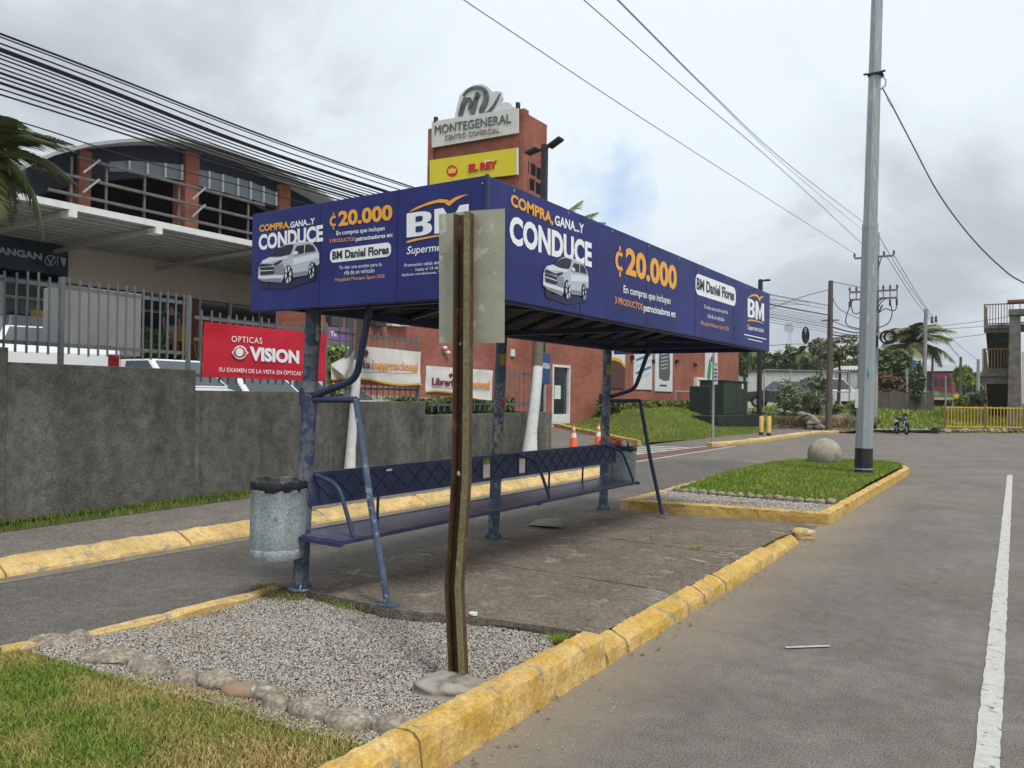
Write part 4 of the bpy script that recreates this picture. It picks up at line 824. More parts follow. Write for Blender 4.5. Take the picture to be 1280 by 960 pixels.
# plate with slightly bent left and right halves
A=[ps(545,429),ps(626,428),ps(626.5,259),ps(545.5,267)]
b=MB(); q=[Vector((a.x,YS+.012+dy,a.z)) for a,dy in zip(A,(.015,.02,.02,.012))]
mid0=Vector((ps(583,429).x,YS+.010,(A[0].z+A[1].z)/2)); mid1=Vector((ps(583,263).x,YS+.010,(A[2].z+A[3].z)/2))
b.hexa([q[0],mid0,mid0+Vector((0,.003,0)),q[0]+Vector((0,.003,0))],[q[3],mid1,mid1+Vector((0,.003,0)),q[3]+Vector((0,.003,0))])
b.hexa([mid0,q[1],q[1]+Vector((0,.003,0)),mid0+Vector((0,.003,0))],[mid1,q[2],q[2]+Vector((0,.003,0)),mid1+Vector((0,.003,0))])
b.build('sign_plate',alum,sp)
for px,py in ((583,285),(583,412),(577,430)): 
    p=ps(px,py); MB().tube([(p.x,YS-.012,p.z),(p.x,YS+.0,p.z)],.009,8).build('bolt',galv,sp)
p=ps(581,591); MB().stone((p.x,YS-.055,p.z),.012,.006,.016,0,3,1,.2).build('chipped_spot',concl,sp)
p=ps(555,314); 
MB().face([ps(551,317,-.012),ps(559,316,-.012),ps(559,318,-.012),ps(551,319,-.012)]).build('stamp_mark',mat('faint_stamp',(.2,.2,.18),.6),sp)
c=PZ(566,858,.10)
MB().stone((c.x,c.y,.085),.215,.15,.055,.25,12,4,.13).build('post_footing',concl,sp,smooth=True)
p=PZ(592,770,.13); MB().stone((p.x,p.y,.145),.03,.02,.014,.3,5,2,.2).build('paper_scrap',whitep,smooth=True,label='small white crumpled paper at the slab edge behind the rusted post',cat='litter')
b=MB(); p=[PZ(660,657,.14),PZ(704,662,.14),PZ(697,651,.14),PZ(672,650,.14)]
b.slab([Vector((a.x,a.y,.145+dz)) for a,dz in zip(p,(0,.02,.03,.005))],(0,0,.006)); b.build('cardboard',mat('cardboard',(.30,.26,.2),.9,col2=(.22,.19,.15),sc=9),label='flattened piece of grey brown cardboard behind the middle column',cat='litter')
p=PZ(588,700,.13)
# ================================================================ STREET POLE on far island
B0=PZ(1079,596,.14)
def pl(px,py): return PY(px,py,B0.y)
sp2=thing('street_pole','tall tapering octagonal grey steel pole with black painted foot on the grassy island','pole',B0)
Hs=[pl(1079,596),pl(1080,558),pl(1088,283)]
rB=.155; rT=.125
MB().tube([B0-Vector((0,0,.05)),pl(1079.3,585),pl(1080,560)],[.165,.163,.160],8).build('pole_foot',black,sp2)
MB().tube([pl(1079.2,586.6),pl(1079.2,584.8)],.166,8).build('foot_band',mat('pale_band',(.3,.31,.32),.6),sp2)
MB().tube([pl(1080,560),pl(1084,430),pl(1087.7,283)],[.157,.15,.142],8).build('lower_shaft',galvb,sp2)
top=pl(1097,-20); ext=top+(top-pl(1088,283))*.25
MB().tube([pl(1087.7,283),pl(1092,140),top,ext],[.128,.115,.102,.09],8).build('upper_shaft',galv,sp2)
MB().tube([pl(1087.6,286),pl(1087.8,280)],.146,8).build('joint_collar',galv,sp2)
cp=pl(1094.5,94); MB().box(cp.x-.135,cp.y-.13,cp.z-.02,cp.x+.135,cp.y+.13,cp.z+.02).build('clamp',black,sp2,bevel=.01)
for s in(-1,1): MB().tube([(cp.x+s*.13,cp.y-.14,cp.z),(cp.x+s*.19,cp.y-.14,cp.z)],.022,8).build('clamp_bolt',black,sp2)
hk=pl(1103,100); MB().tube([hk+Vector((-.1,0,0)),hk+Vector((.0,0,.06)),hk+Vector((.06,0,.0)),hk+Vector((.05,0,-.12)),hk+Vector((-.03,0,-.17))],.013,8).build('hook',galv,sp2,smooth=True)
MB().tube([pl(1079,596)+Vector((-.155,-.02,.9)),pl(1081,500)+Vector((-.155,-.03,0))],.02,6).build('white_conduit',whitep,sp2) if False else None
p=pl(1073,498); MB().box(p.x-.03,B0.y-.17,p.z-.18,p.x+.02,B0.y-.12,p.z+.18).build('white_tag',whitep,sp2)
p=pl(1090,465); MB().box(p.x-.035,B0.y-.16,p.z-.05,p.x-.005,B0.y-.14,p.z+.06).build('blue_tag',mat('light_blue_sticker',(.1,.5,.6),.6),sp2)

# ================================================================ PERIMETER WALL
def wpt(y,off,z): p=wy(y,off); return Vector((p.x,p.y,z))
def wy_of(px,py): return PW(px,py).y
zt=[PW(6,434).z,PW(120,457).z,PW(320,489).z,PW(490,502).z,PW(610,517).z]
yb=[-9,wy_of(12,450),wy_of(246,470),wy_of(413,495),wy_of(532,510),wy_of(690,520)]
pw=thing('concrete_wall','dark stained concrete retaining wall stepping down along the pavement','wall',wpt(5,0,.1))
for i in range(5):
    a,b_=yb[i]+.012,yb[i+1]-.012; z=zt[i]
    q=MB().hexa([wpt(a,0,-.05),wpt(b_,0,-.05),wpt(b_,-.22,-.05),wpt(a,-.22,-.05)],[wpt(a,0,z),wpt(b_,0,z),wpt(b_,-.22,z),wpt(a,-.22,z)]).build('wall_panel',wallm,pw,bevel=.01)
    if i: MB().hexa([wpt(a-.03,.004,-.05),wpt(a+.05,.004,-.05),wpt(a+.05,-.2,-.05),wpt(a-.03,-.2,-.05)],[wpt(a-.03,.004,z-.02),wpt(a+.05,.004,z-.02),wpt(a+.05,-.2,z-.02),wpt(a-.03,-.2,z-.02)]).build('expansion_joint',mat('pale_mortar',(.17,.165,.14),.95,col2=(.10,.095,.085),sc=8),pw)
MB().hexa([wpt(11.9,.003,-.05),wpt(12.0,.003,-.05),wpt(12.0,-.02,-.05),wpt(11.9,-.02,-.05)],[wpt(11.9,.003,zt[3]-.02),wpt(12.0,.003,zt[3]-.02),wpt(12.0,-.02,zt[3]-.02),wpt(11.9,-.02,zt[3]-.02)]).build('expansion_joint',MAT['pale_mortar'],pw) if False else None
# return of the wall at its far end
e0=wpt(yb[5]-.012,-.22,0); MB().box(e0.x-2.4,e0.y-.2,-.05,e0.x-.005,e0.y-.002,zt[4]-.003).build('wall_panel',wallm,pw)
# ================================================================ PALISADE FENCES
def palisade(label,x0,x1,n,top,bot,posts,zoff=0,mw=.022,rails=(.12,.88),off=-.10,m=fenceg):
    """bars from pixel column x0 to x1; top/bot are pixel heights at (x0,x1)"""
    A0,A1=PW(x0,bot[0],off),PW(x1,bot[1],off); T0,T1=PW(x0,top[0],off),PW(x1,top[1],off)
    t=thing('palisade_fence',label,'fence',A0,'steel palisade fences on the concrete wall')
    h0=(T0.z+T1.z)/2; l0=(A0.z+A1.z)/2
    bm=MB().hexa([(-.008,-mw/2,0),(.008,-mw/2,0),(.008,mw/2,0),(-.008,mw/2,0)],[(-.008,-mw/2,1),(.008,-mw/2,1),(.008,mw/2*.7,1),(-.008,mw/2*.7,1)]).mesh('bar',m)
    rz=math.atan2(WD.y,WD.x)-math.pi/2
    for i in range(n):
        y=A0.y+(A1.y-A0.y)*i/(n-1); p=wpt(y,off,l0+random.uniform(-.012,.012)); put('bar',bm,t,p,(0,random.uniform(-.012,.012),rz),(1,1,h0-l0+random.uniform(-.02,.02)))
    for f in rails:
        z=l0+(h0-l0)*f; MB().beam(wpt(A0.y-.1,off-.025,z),wpt(A1.y+.1,off-.025,z),.03,.045).build('rail',m,t)
    for px,zb,zt_ in posts:
        y=wy_of(px,460); MB().hexa([wpt(y-.025,off-.025,zb),wpt(y+.025,off-.025,zb),wpt(y+.025,off+.025,zb),wpt(y-.025,off+.025,zb)],[wpt(y-.025,off-.025,zt_),wpt(y+.025,off-.025,zt_),wpt(y+.025,off+.025,zt_),wpt(y-.025,off+.025,zt_)]).build('post',m,t)
    return t
palisade('grey palisade fence in front of the car dealer, left of the red banner',-40,229,23,(330,368),(434,453),[(241,zt[1]-.3,PW(241,370,-.1).z),(82,zt[1]-.05,PW(82,347,-.1).z)])
palisade('grey palisade fence that carries the red banner',252,405,17,(392,404),(476,484),[(412,zt[2]-.1,PW(412,404,-.1).z)],mw=.026,rails=(.1,.6,.9))
palisade('grey palisade fence that carries the curled white banner',424,520,14,(403,425),(499,499),[(528,zt[3]-.1,PW(528,436,-.1).z)],mw=.022,rails=(.15,.92))
palisade('grey palisade fence behind the flat white banner at the wall end',540,676,22,(455,466),(512,514),[],mw=.026,rails=(.15,.92),m=fenceg)
# ---- banners tied to the fences
def banner(name,label,cat,corners,m,nu,nv,wav,off,seed):
    TLp,TRp,BRp,BLp=[PW(*c,off) for c in corners]; rg=random.Random(seed); ph=[rg.uniform(0,6) for _ in range(4)]
    def fn(u,v):
        p=(BLp*(1-u)+BRp*u)*(1-v)+(TLp*(1-u)+TRp*u)*v
        s=math.sin(u*math.pi)*.5+.5
        return p+WNn*(wav*(math.sin(u*7+v*5+ph[0])+.6*math.sin(u*19-v*9+ph[1])*v+.5*math.sin(v*11+u*3+ph[2]))*.5)
    t=thing(name,label,cat,BLp); o=MB().sheet(fn,nu,nv).build('cloth',m,t,smooth=True); return t,o
redb,_=banner('advertising_banner','red optician banner with white lettering tied to the fence above the wall','banner',[(255,402),(408,417.5),(406,477),(252.5,471)],redp,40,16,.012,-.03,3)
RB=lambda e:(lambda px,py:PW(px,py,-.03+e)); q1=RB(.018); q2=RB(.022)
T(0,'OPTICAS',q1,(289.5,427.3),(327.7,429.7),(289.5,419.6),wht,redb,.004,space=1.15)
T(0,'VISION',q1,(312,450.8),(374,455),(312,432.8),wht,redb,.05)
T(0,'SU EXAMEN DE LA VISTA EN ÓPTICAS VISION',q1,(273.8,464.5),(394,470.2),(273.8,457.6),wht,redb,.008)
MB().face([q1(*p) for p in ell(300,440.5,8.6,8.6,28)]).build('eye_emblem',wht,redb); MB().face([q2(*p) for p in ell(300,440.5,6.8,6.6,28)]).build('eye_emblem',redp,redb)
MB().face([q1(*p) for p in [(289.5,440.5),(294,435),(300,432.8),(306,435.5),(310.5,441),(306,446),(300,448.5),(294,446)]]).build('eye_emblem',wht,redb)
q3=RB(.026); q4=RB(.030)
MB().face([q3(*p) for p in [(292,440.5),(296,436),(300,434.8),(304,436.4),(308,441),(304,445),(300,446.6),(295,445)]]).build('eye_emblem',redp,redb)
MB().face([q4(*p) for p in ell(299.5,440.3,4.8,5.2,24)]).build('eye_emblem',wht,redb)
# white banner with curled corner
goldp=mat('banner_gold',(.58,.36,.05),.7); brp=mat('banner_brown',(.10,.035,.02),.7); purp=mat('banner_wine',(.20,.02,.06),.7); orp=mat('banner_orange',(.72,.30,.06),.7)
c1_=thing('advertising_banner','white bookshop banner with its left corner curled down, beside the white palm trunk','banner',PW(470,480))
CQ=lambda e:(lambda px,py:PW(px,py,-.03+e)); a_=CQ(0)
TLb,TRb,BRb,BLb=[PW(*c,-.03) for c in ((447,432),(526,440),(526,482),(415,476))]
b=MB(); b.sheet(lambda u,v:(((BLb*(1-u)+BRb*u)*(1-v)+((PW(414,454,-.03) if False else (BLb+(TLb-BLb)*1))*(1-u)+TRb*u)*v))+WNn*(.015*math.sin(u*9+v*4)),30,12); b.build('cloth',cloth,c1_,smooth=True)
b=MB(); b.sheet(lambda u,v:(PW(414,475,-.03)*(1-u)+PW(431,472,-.03)*u)*(1-v)+(PW(414,455,-.03)*(1-u)+PW(431,446,-.03)*u)*v,6,6); b.build('cloth',cloth,c1_)
b=MB(); f0,f1,f2,f3=PW(413.5,455,.0),PW(447,441,.0),PW(430,474,.07),PW(422,464,.05)
b.sheet(lambda u,v:(f0*(1-u)+f1*u)*(1-v)+(f3*(1-u)+f2*u)*v+WNn*(.05*math.sin(u*math.pi)),10,8); b.build('folded_corner',mat('banner_back_cloth',(.60,.59,.56),.8,col2=(.52,.51,.48),sc=6),c1_,smooth=True)
q1=CQ(.022);q2=CQ(.026)
T(0,'ría',q1,(448,460),(463.5,461),(448,450),purp,c1_,.02)
T(0,'Internacional',q1,(465.8,461.5),(522.7,463.8),(465.8,450.3),orp,c1_,.03)
art('emblem',[[(455,440),(459,437),(461,441),(458,448)]],q1,purp,c1_); art('rule_line',stroke([(449,465),(522,467)],.5),q1,purp,c1_)
def wave(par,fnA,fnB,x0,x1,yl,yr,ybl,ybr,dip):
    n=16; top=[(x0+(x1-x0)*i/n,yl+(yr-yl)*i/n+dip*math.sin(2.2*math.pi*i/n-.5)) for i in range(n+1)]
    for i in range(n):
        pass
    MB().face([fnA(x,y) for x,y in top]+[fnA(x1,ybr),fnA(x0,ybl)]).build('banner_wave',goldp,par)
    MB().face([fnB(x,y+2.2) for x,y in top]+[fnB(x1,ybr+.3),fnB(x0,ybl+.3)]).build('banner_wave',brp,par)
wave(c1_,q1,q2,415.5,525.5,472,479,478,485,-2.6)
w2_,_=banner('advertising_banner','small flat white bookshop banner on the fence behind the rusted sign post','banner',[(532.5,457),(615.5,463),(615,500.5),(532,493)],cloth,30,12,.012,-.03,9)
q1=CQ(.018);q2=CQ(.022)
T(0,'Librería',q1,(540.5,481.5),(570.5,483.5),(540.5,471.5),purp,w2_,.03)
T(0,'Internacional',q1,(571.8,484),(612.8,485.7),(571.8,473.5),orp,w2_,.03)
art('emblem',[[(561,468),(565,466),(566,470),(563,473)]],q1,purp,w2_); art('rule_line',stroke([(541,484.5),(612,488)],.5),q1,purp,w2_)
wave(w2_,q1,q2,532.8,614.5,494,501,493.4,500.6,-4.5) if False else None
n=14; top=[(532.8+81.5*i/n,493+7.5*i/n-(4.2-6*i/n if i<9 else 1.2)) for i in range(n+1)]
MB().face([q1(*p) for p in [(532.6,489),(545,487.6),(560,489),(575,492),(590,496.5),(600,499),(532.4,493)]]).build('banner_wave',goldp,w2_)
MB().face([q2(*p) for p in [(532.6,490.5),(545,489.4),(560,490.8),(575,493.6),(588,496.8),(532.4,493)]]).build('banner_wave',brp,w2_)
# small hedge on top of the wall
def hedge(name,label,box,n,size,seed,m=leafh):
    x0,y0,z0,x1,y1,z1=box; rg=np.random.RandomState(seed); t=thing(name,label,'hedge',((x0+x1)/2,(y0+y1)/2,z0))
    p=np.stack([rg.uniform(x0,x1,n),rg.uniform(y0,y1,n),z0+(z1-z0)*rg.uniform(0,1,n)**.6],1)
    p[:,0]=np.where(rg.rand(n)<.6,x1+rg.uniform(-.25,.05,n)+.05*np.sin(p[:,1]*2.1),p[:,0]); p[:,2]+=.06*np.sin(p[:,1]*3.1)*(p[:,2]-z0)/(z1-z0)
    a=rg.normal(size=(n,3)); a/=np.linalg.norm(a,axis=1)[:,None]; b=np.cross(a,rg.normal(size=(n,3))); b/=np.linalg.norm(b,axis=1)[:,None]; s=size*rg.uniform(.5,1.3,(n,1))
    leaf_obj('foliage',np.stack([p-a*s,p+b*s*.5,p+a*s,p-b*s*.5],1),m,t)
    MB().box(x0+.1,y0+.1,z0-.1,x1-.15,y1-.1,z1-.15).build('branches',barkd,t); return t
p0=wpt(wy_of(538,512),-.6,0);p1=wpt(wy_of(655,514),-.6,0)
hedge('hedge','low leafy hedge behind the fence on top of the last wall section',(p1.x-.5,p0.y,1.1,p0.x+.0,p1.y,PW(600,500,-.5).z),6000,.07,5)
# ================================================================ PALMS along the pavement
def frond_mesh(length,droop,seed,m,n=30,wide=.40):
    rg=random.Random(seed); b=MB(); pts=[]
    for i in range(n+1):
        t=i/n; pts.append(Vector((length*(t-.18*droop*t*t),0,length*(.42*t-droop*t*t))))
    b.tube(pts[::2],[.018*(1-i/(n/2+1))+.003 for i in range(len(pts[::2]))],5)
    for i in range(2,n+1):
        t=i/n; p=pts[i]; d=(pts[i]-pts[i-1]).normalized(); l=wide*length*(math.sin(math.pi*min(1,t*.85+.12))**.8)*rg.uniform(.8,1.1)
        for s in(-1,1):
            for k in range(2):
                q=p+d*(k*.5*length/n); side=Vector((0,s,0)); tip=q+side*l*.75+d*l*rg.uniform(.35,.6)+Vector((0,0,-l*rg.uniform(.15,.55))); mid=q+side*l*.4+d*l*.2+Vector((0,0,l*.02)); w_=d*.013*length/1.2
                b.add([q-w_,q+w_,mid+w_*1.2,tip,mid-w_*1.2],[(0,1,2,4),(4,2,3)])
    return b.mesh('frond',m)
def palm(label,base,pts,rads,crown,flen,nf,seed,white_to=None,inflo=False,m=leafp,droopr=(.35,.95),barkm=None,group='palms along the pavement'):
    t=thing('palm_tree',label,'palm tree',base,group); rg=random.Random(seed); barkm=barkm or bark
    if white_to: 
        k=[i for i,p in enumerate(pts) if p[2]<=white_to]; k=max(k)+1
        MB().tube(pts[:k+1],rads[:k+1],14).build('painted_trunk',limew,t,smooth=True)
        MB().tube(pts[k:],[r*.985 for r in rads[k:]],14).build('trunk',barkm,t,smooth=True)
    else: MB().tube(pts,rads,12).build('trunk',barkm,t,smooth=True)
    ms=[frond_mesh(flen,rg.uniform(*droopr),seed*10+i,m) for i in range(5)]
    for i in range(nf):
        el=rg.uniform(-.55,.95); put('frond',ms[i%5],t,Vector(crown)+Vector((0,0,-.02*i/nf)),(rg.uniform(-.2,.2),-el,i*2.399+rg.uniform(-.3,.3)),[rg.uniform(.8,1.1)]*3)
    if inflo:
        b=MB()
        for i in range(26):
            a=rg.uniform(0,6.28); l=rg.uniform(.2,.42); c=Vector(crown)+Vector((0,0,-.12)); b.tube([c,c+Vector((math.cos(a)*l*.6,math.sin(a)*l*.6,.03)),c+Vector((math.cos(a)*l,math.sin(a)*l,-l*.45))],.009,4)
        b.build('flower_stalk',mat('pale_flower_stalk',(.45,.40,.25),.8,col2=(.3,.28,.12),sc=15),t)
    return t
# palm 1: trunk seen at px 437..447
def pv(px,py,off): return PW(px,py,off)
tr=[pv(437,588,.16),pv(438.5,560,.16),pv(441,530,.16),pv(443,505,.16),pv(445,481,.16),pv(447,450,.16),pv(449,420,.16),pv(450,392,.16)]
palm('slender palm with whitewashed lower trunk behind the near shelter strut',tr[0],tr,[.10,.085,.082,.075,.075,.07,.065,.06],tr[-1]+Vector((0,0,.42)),.75,16,3,white_to=tr[4].z+.01,inflo=True,droopr=(.1,.4))
tr=[pv(662,563,.5),pv(664,540,.5),pv(668,510,.5),pv(671,480,.5),pv(672.5,458,.5),pv(674,430,.5),pv(675,400,.5),pv(680,335,.5),pv(683,300,.5)]
tr[0].z-=.05
palm('grey palm with whitewashed lower trunk standing by the far end of the wall',tr[0],tr,[.19,.14,.125,.12,.115,.11,.10,.09,.085],tr[-1],1.5,16,4,white_to=tr[3].z+.01,droopr=(.15,.6))
cr=PX(-22,205,-8.9); g0=Vector((cr.x,cr.y,.13))
palm('feathery palm leaning in at the left edge of the view',g0,[g0,g0+Vector((0,0,1.5)),g0+Vector((0,0,3)),cr],[.12,.1,.09,.08],cr,.82,17,5,droopr=(.45,1.1))
# ================================================================ CAR PARK behind the wall
carpark=[(-11.0,-6,.75),(-11.3,20,.75),(-16.4,20.3,.3),(-16.4,20.3,.9),(-21,20,2.4),(-21.5,-6,2.4)]
b=MB(); b.sheet(lambda u,v:(lambda y,x:(x,y,.85+1.65*float(sm(u))))(-8+28*v,wy(-8+28*v,-.23).x-.02-11.6*u),12,4); b.build('car_park',mat('car_park_concrete',(.36,.34,.31),.9,col2=(.28,.265,.24),sc=1,det=8),kind='structure')
# ---- generic car
def car(label,loc,rot,L_=4.3,W_=1.75,H_=1.48,paint=carw,kind='hatch',cat='car',scale=1,group='cars parked behind the wall'):
    t=thing('parked_car' if kind!='pickup' else 'pickup_truck',label,cat,loc,group,rot); local(t); w2=W_/2
    hb=.92*H_/1.48*.95; n0=L_/2
    if kind=='pickup': side=[(-n0,.42),(-n0,.85),(-n0+.05,.98),(.05,.98),(.3,1.0),(n0-1.2,1.0),(n0-.25,.9),(n0,.72),(n0,.4)]
    elif kind=='suv': side=[(-n0,.42),(-n0-.02,.9),(-n0+.08,1.02),(n0-1.25,1.05),(n0-.3,.95),(n0,.78),(n0,.4)]
    else: side=[(-n0,.38),(-n0-.02,.75),(-n0+.12,.92),(n0-1.15,.92),(n0-.3,.78),(n0,.62),(n0,.36)]
    # body shell: cross-section lofted across the width, tumblehome at the sides
    arcs=[]; wr=.33 if kind!='hatch' else .30; ax=(-n0+.8,n0-.82)
    bottom=[]
    for cx in ax[::-1]:
        bottom+= [(cx+(wr+.05)*math.cos(a),.30+(wr+.05)*math.sin(a)) for a in [math.pi*i/8 for i in range(9)]]
    prof=side+bottom_fix(bottom,side)
    b=MB(); n=len(prof)
    rows=[(-w2,.93),(-w2+.07,1.0),(w2-.07,1.0),(w2,.93)]
    for yy,k in rows:
        for x,z in prof: b.v.append((x*(.985 if k<1 else 1),yy,z if z<.6 or k==1 else .6+(z-.6)*.86))
    for r in range(3):
        for i in range(n): b.f.append((r*n+i,r*n+(i+1)%n,(r+1)*n+(i+1)%n,(r+1)*n+i))
    b.f.append(tuple(range(n))[::-1]); b.f.append(tuple(3*n+i for i in range(n))); body=b.build('body',paint,t)
    zb=side[3][1]-.02
    if kind=='pickup': xs=(-.35,-.15,.95,1.55)
    elif kind=='suv': xs=(-n0+.08,-n0+.35,.45,1.15)
    else: xs=(-n0+.15,-n0+.75,.35,1.15)
    c0=[(xs[0],-w2+.08,zb),(xs[3],-w2+.08,zb),(xs[3],w2-.08,zb),(xs[0],w2-.08,zb)]; c1=[(xs[1],-w2+.24,H_),(xs[2],-w2+.24,H_),(xs[2],w2-.24,H_),(xs[1],w2-.24,H_)]
    MB().hexa(c0,c1).build('cabin',paint,t,bevel=.05)
    def win(P,nrm,name='window'):
        P=[Vector(p) for p in P]; c=sum(P,Vector())/len(P); nn=Vector(nrm).normalized()*.012; MB().face([c+(p-c)*.86+nn for p in P]).build(name,glassb if name!='windscreen' else glass,t)
    C0=[Vector(p) for p in c0];C1=[Vector(p) for p in c1]
    win([C0[0],C0[1]*.5+C0[0]*.5,C1[1]*.5+C1[0]*.5,C1[0]],(0,-1,.2)); win([C0[0]*.5+C0[1]*.5,C0[1],C1[1],C1[1]*.5+C1[0]*.5],(0,-1,.2))
    win([C0[3],C0[2]*.5+C0[3]*.5,C1[2]*.5+C1[3]*.5,C1[3]],(0,1,.2)); win([C0[3]*.5+C0[2]*.5,C0[2],C1[2],C1[2]*.5+C1[3]*.5],(0,1,.2))
    win([C0[1],C0[2],C1[2],C1[1]],(1,0,.7),'windscreen'); win([C0[3],C0[0],C1[0],C1[3]],(-1,0,.5),'windscreen')
    for cx in ax:
        for s in(-1,1):
            wl=MB().tube([(cx,s*(w2-.22),.31),(cx,s*(w2-.01),.31)],wr,18).build('wheel',rubber,t,smooth=True); MB().tube([(cx,s*(w2-.015),.31),(cx,s*(w2+.005),.31)],wr*.62,12).build('rim',galv,wl)
    for s in(-1,1):
        MB().box(n0-.12,s*(w2-.3)-.18,.62,n0+.01,s*(w2-.3)+.18,.76).build('headlight',glassb,t,bevel=.02)
        MB().box(-n0-.02,s*(w2-.1)-.09,.64,-n0+.1,s*(w2-.1)+.08,.86).build('tail_light',redl,t,bevel=.02)
        MB().box(.75,s*(w2+.02)-.07,zb+.02,.88,s*(w2+.02)+.07,zb+.16).build('mirror',paint,t,bevel=.02)
    if kind=='pickup': MB().box(-n0+.08,-w2+.12,.99,-.42,w2-.12,1.002).build('bed',rubber,t)
    return t
def bottom_fix(bottom,side):
    return [(x,max(z,.26) if z>.2 else .26) for x,z in bottom]
def cz(x): return .85+1.65*float(sm((-x-10.3)/11.6))
def place(px,py,x,H_): # point on the car-park whose roof reaches that pixel
    p=PX(px,py,x); return Vector((x,p.y,p.z-H_))
car('white pickup with red tail lamp peeking over the wall at left',place(55,437,-15.5,1.0),R(158),5.0,1.8,1.42,carw,'pickup','pickup truck')
car('dark grey car with pale window frames at the far left behind the fence',place(-12,400,-19,1.45),R(184),4.4,1.75,1.45,card,'suv')
car('white car behind the pickup and the first fence bays',place(40,413,-20.5,1.45),R(4),4.5,1.75,1.45,cars,'suv')
car('white car whose roof shows just left of the fence end post',place(207,450,-15.5,1.48),R(2),4.2,1.72,1.48,carw,'hatch')
car('pale bluish car hidden beneath the red banner with only its windscreen showing',place(312,468,-14.6,1.48),R(-3),4.3,1.72,1.48,carw,'hatch')
car('silver car glimpsed under the lower edge of the red banner on the right',place(405,474,-15.2,1.46),R(5),4.2,1.72,1.46,cars,'hatch')
p=PX(146,449,-14.5); t=thing('traffic_bollard','short red and white post top rising above the wall near the grey panel','bollard',(p.x,p.y,cz(p.x)))
MB().tube([(p.x,p.y,cz(p.x)),(p.x,p.y,p.z)],.07,12).build('post',carw,t); MB().tube([(p.x,p.y,p.z),(p.x,p.y,p.z+.28)],.075,12).build('red_band',redl,t)
# grey panel cabinet behind the fence
a=PX(84,440,-13.2);b_=PX(176,446,-13.2);tp=PX(130,362,-13.2)
MB().box(-14.0,a.y,a.z-.02,-13.2,b_.y,tp.z).build('metal_cabinet',mat('matt_grey_sheet',(.22,.215,.22),.6,col2=(.19,.188,.19),sc=2),bevel=.02,label='large plain grey sheet metal cabinet standing behind the palisade fence',cat='cabinet')
# ================================================================ CAR DEALER building
XD=-23.
def D(px,py,x=XD): return PX(px,py,x)
db=thing('showroom_building','arched showroom with brick piers, dark upper openings and a deep grey canopy','building',(XD,14,2.4))
def yz(px,py,x=XD): p=D(px,py,x); return p.y,p.z
y_l=4.0; y_r=D(396,300).y
# cream wall band above the shop front
zc0=4.62; zc1=5.72
MB().box(XD-.25,D(85,308).y,zc0,XD,y_r,zc1).build('cream_wall',cream,db)
MB().box(XD-6,y_l,2.2,XD-3.0,y_r,zc1).build('back_wall',voidm,db)
# shop front: frames, glass, lintel, brick piers
MB().box(XD-.2,y_l,2.4,XD-.12,y_r,zc0).build('shop_glass',glass,db)
for i,y in enumerate(np.linspace(y_l+.4,y_r-.2,15)): MB().box(XD-.12,y-.04,2.4,XD-.02,y+.04,zc0-.003).build('mullion',whitep if i%3 else galv,db)
for z in (zc0-.55,3.35): MB().box(XD-.118,y_l,z-.04,XD-.03,y_r,z+.04).build('transom',galv,db)
for pxl in (236,372): 
    y=D(pxl,420).y; MB().box(XD-.12,y-.28,2.4,XD+.05,y+.28,zc0+.002).build('brick_pier',brick,db)
# canopy
zcan=5.66; XC=-18
b=MB().box(XC-.02,y_l-3,zcan-.06,XC+.04,y_r+1.5,zcan+.09); b.build('canopy_fascia',whitep,db)
MB().box(XD+.01,y_l-3,zcan+.02,XC-.021,y_r+1.49,zcan+.07).build('canopy_roof',corrm,db)
for i,x in enumerate(np.linspace(XD+.3,XC-.25,11)): MB().beam((x,y_l-3,zcan-.01),(x,y_r+1.4,zcan-.01),.20,.035).build('canopy_rib',corrm,db)
for px in (10,198,330,90):
    y=D(px,270,XC).y; MB().beam((XD+.02,y-.0,zcan-.25),(XC-.05,y,zcan-.10),.09,.10).build('canopy_bracket',corrm,db); 
    MB().box(XC-.3,y-.09,zcan-.22,XC+.05,y+.09,zcan-.065).build('bracket_end',whitep,db)
# upper storey with arched roof
arch_px=[(20,212),(50,199),(90,189),(130,184),(175,181.5),(215,183.5),(260,193),(300,206),(340,224),(370,240),(395,254)]
ap=[(lambda p:(p.y,p.z))(D(*q)) for q in arch_px]; ap=[(ap[0][0]-1.2,ap[0][1]-.9)]+ap+[(ap[-1][0]+.9,ap[-1][1]-.8)]
mid_y=D(290,230).y
def archz(y): return float(np.interp(y,[a[0] for a in ap],[a[1] for a in ap]))
ysb=np.linspace(ap[0][0],ap[-1][0],30); darkb=mat('navy_fascia_board',(.018,.02,.035),.6)
# curved roof shell and fascia
b=MB(); V=[];F=[]
for i,y in enumerate(ysb):
    z=archz(y); V+=[(XD+.9,y,z),(XD+.9,y,z+.10),(XD-9,y,z+.10),(XD-9,y,z)]
for i in range(len(ysb)-1):
    for j in range(4): F.append((i*4+j,i*4+(j+1)%4,(i+1)*4+(j+1)%4,(i+1)*4+j))
b.add(V,F); b.build('arched_roof',mat('grey_roof_edge',(.33,.34,.33),.5),db,smooth=False)
# dark spandrel under the arch down to window band
b=MB()
for i in range(len(ysb)-1):
    y0_,y1_=ysb[i],ysb[i+1]; z0_,z1_=archz(y0_),archz(y1_); lo0=max(zcan+.1,z0_-1.0);lo1=max(zcan+.1,z1_-1.0)
    b.hexa([(XD-.3,y0_,lo0),(XD,y0_,lo0),(XD,y1_,lo1),(XD-.3,y1_,lo1)],[(XD-.3,y0_,z0_-.002),(XD,y0_,z0_-.002),(XD,y1_,z1_-.002),(XD-.3,y1_,z1_-.002)])
b.build('arched_wall',darkb,db)
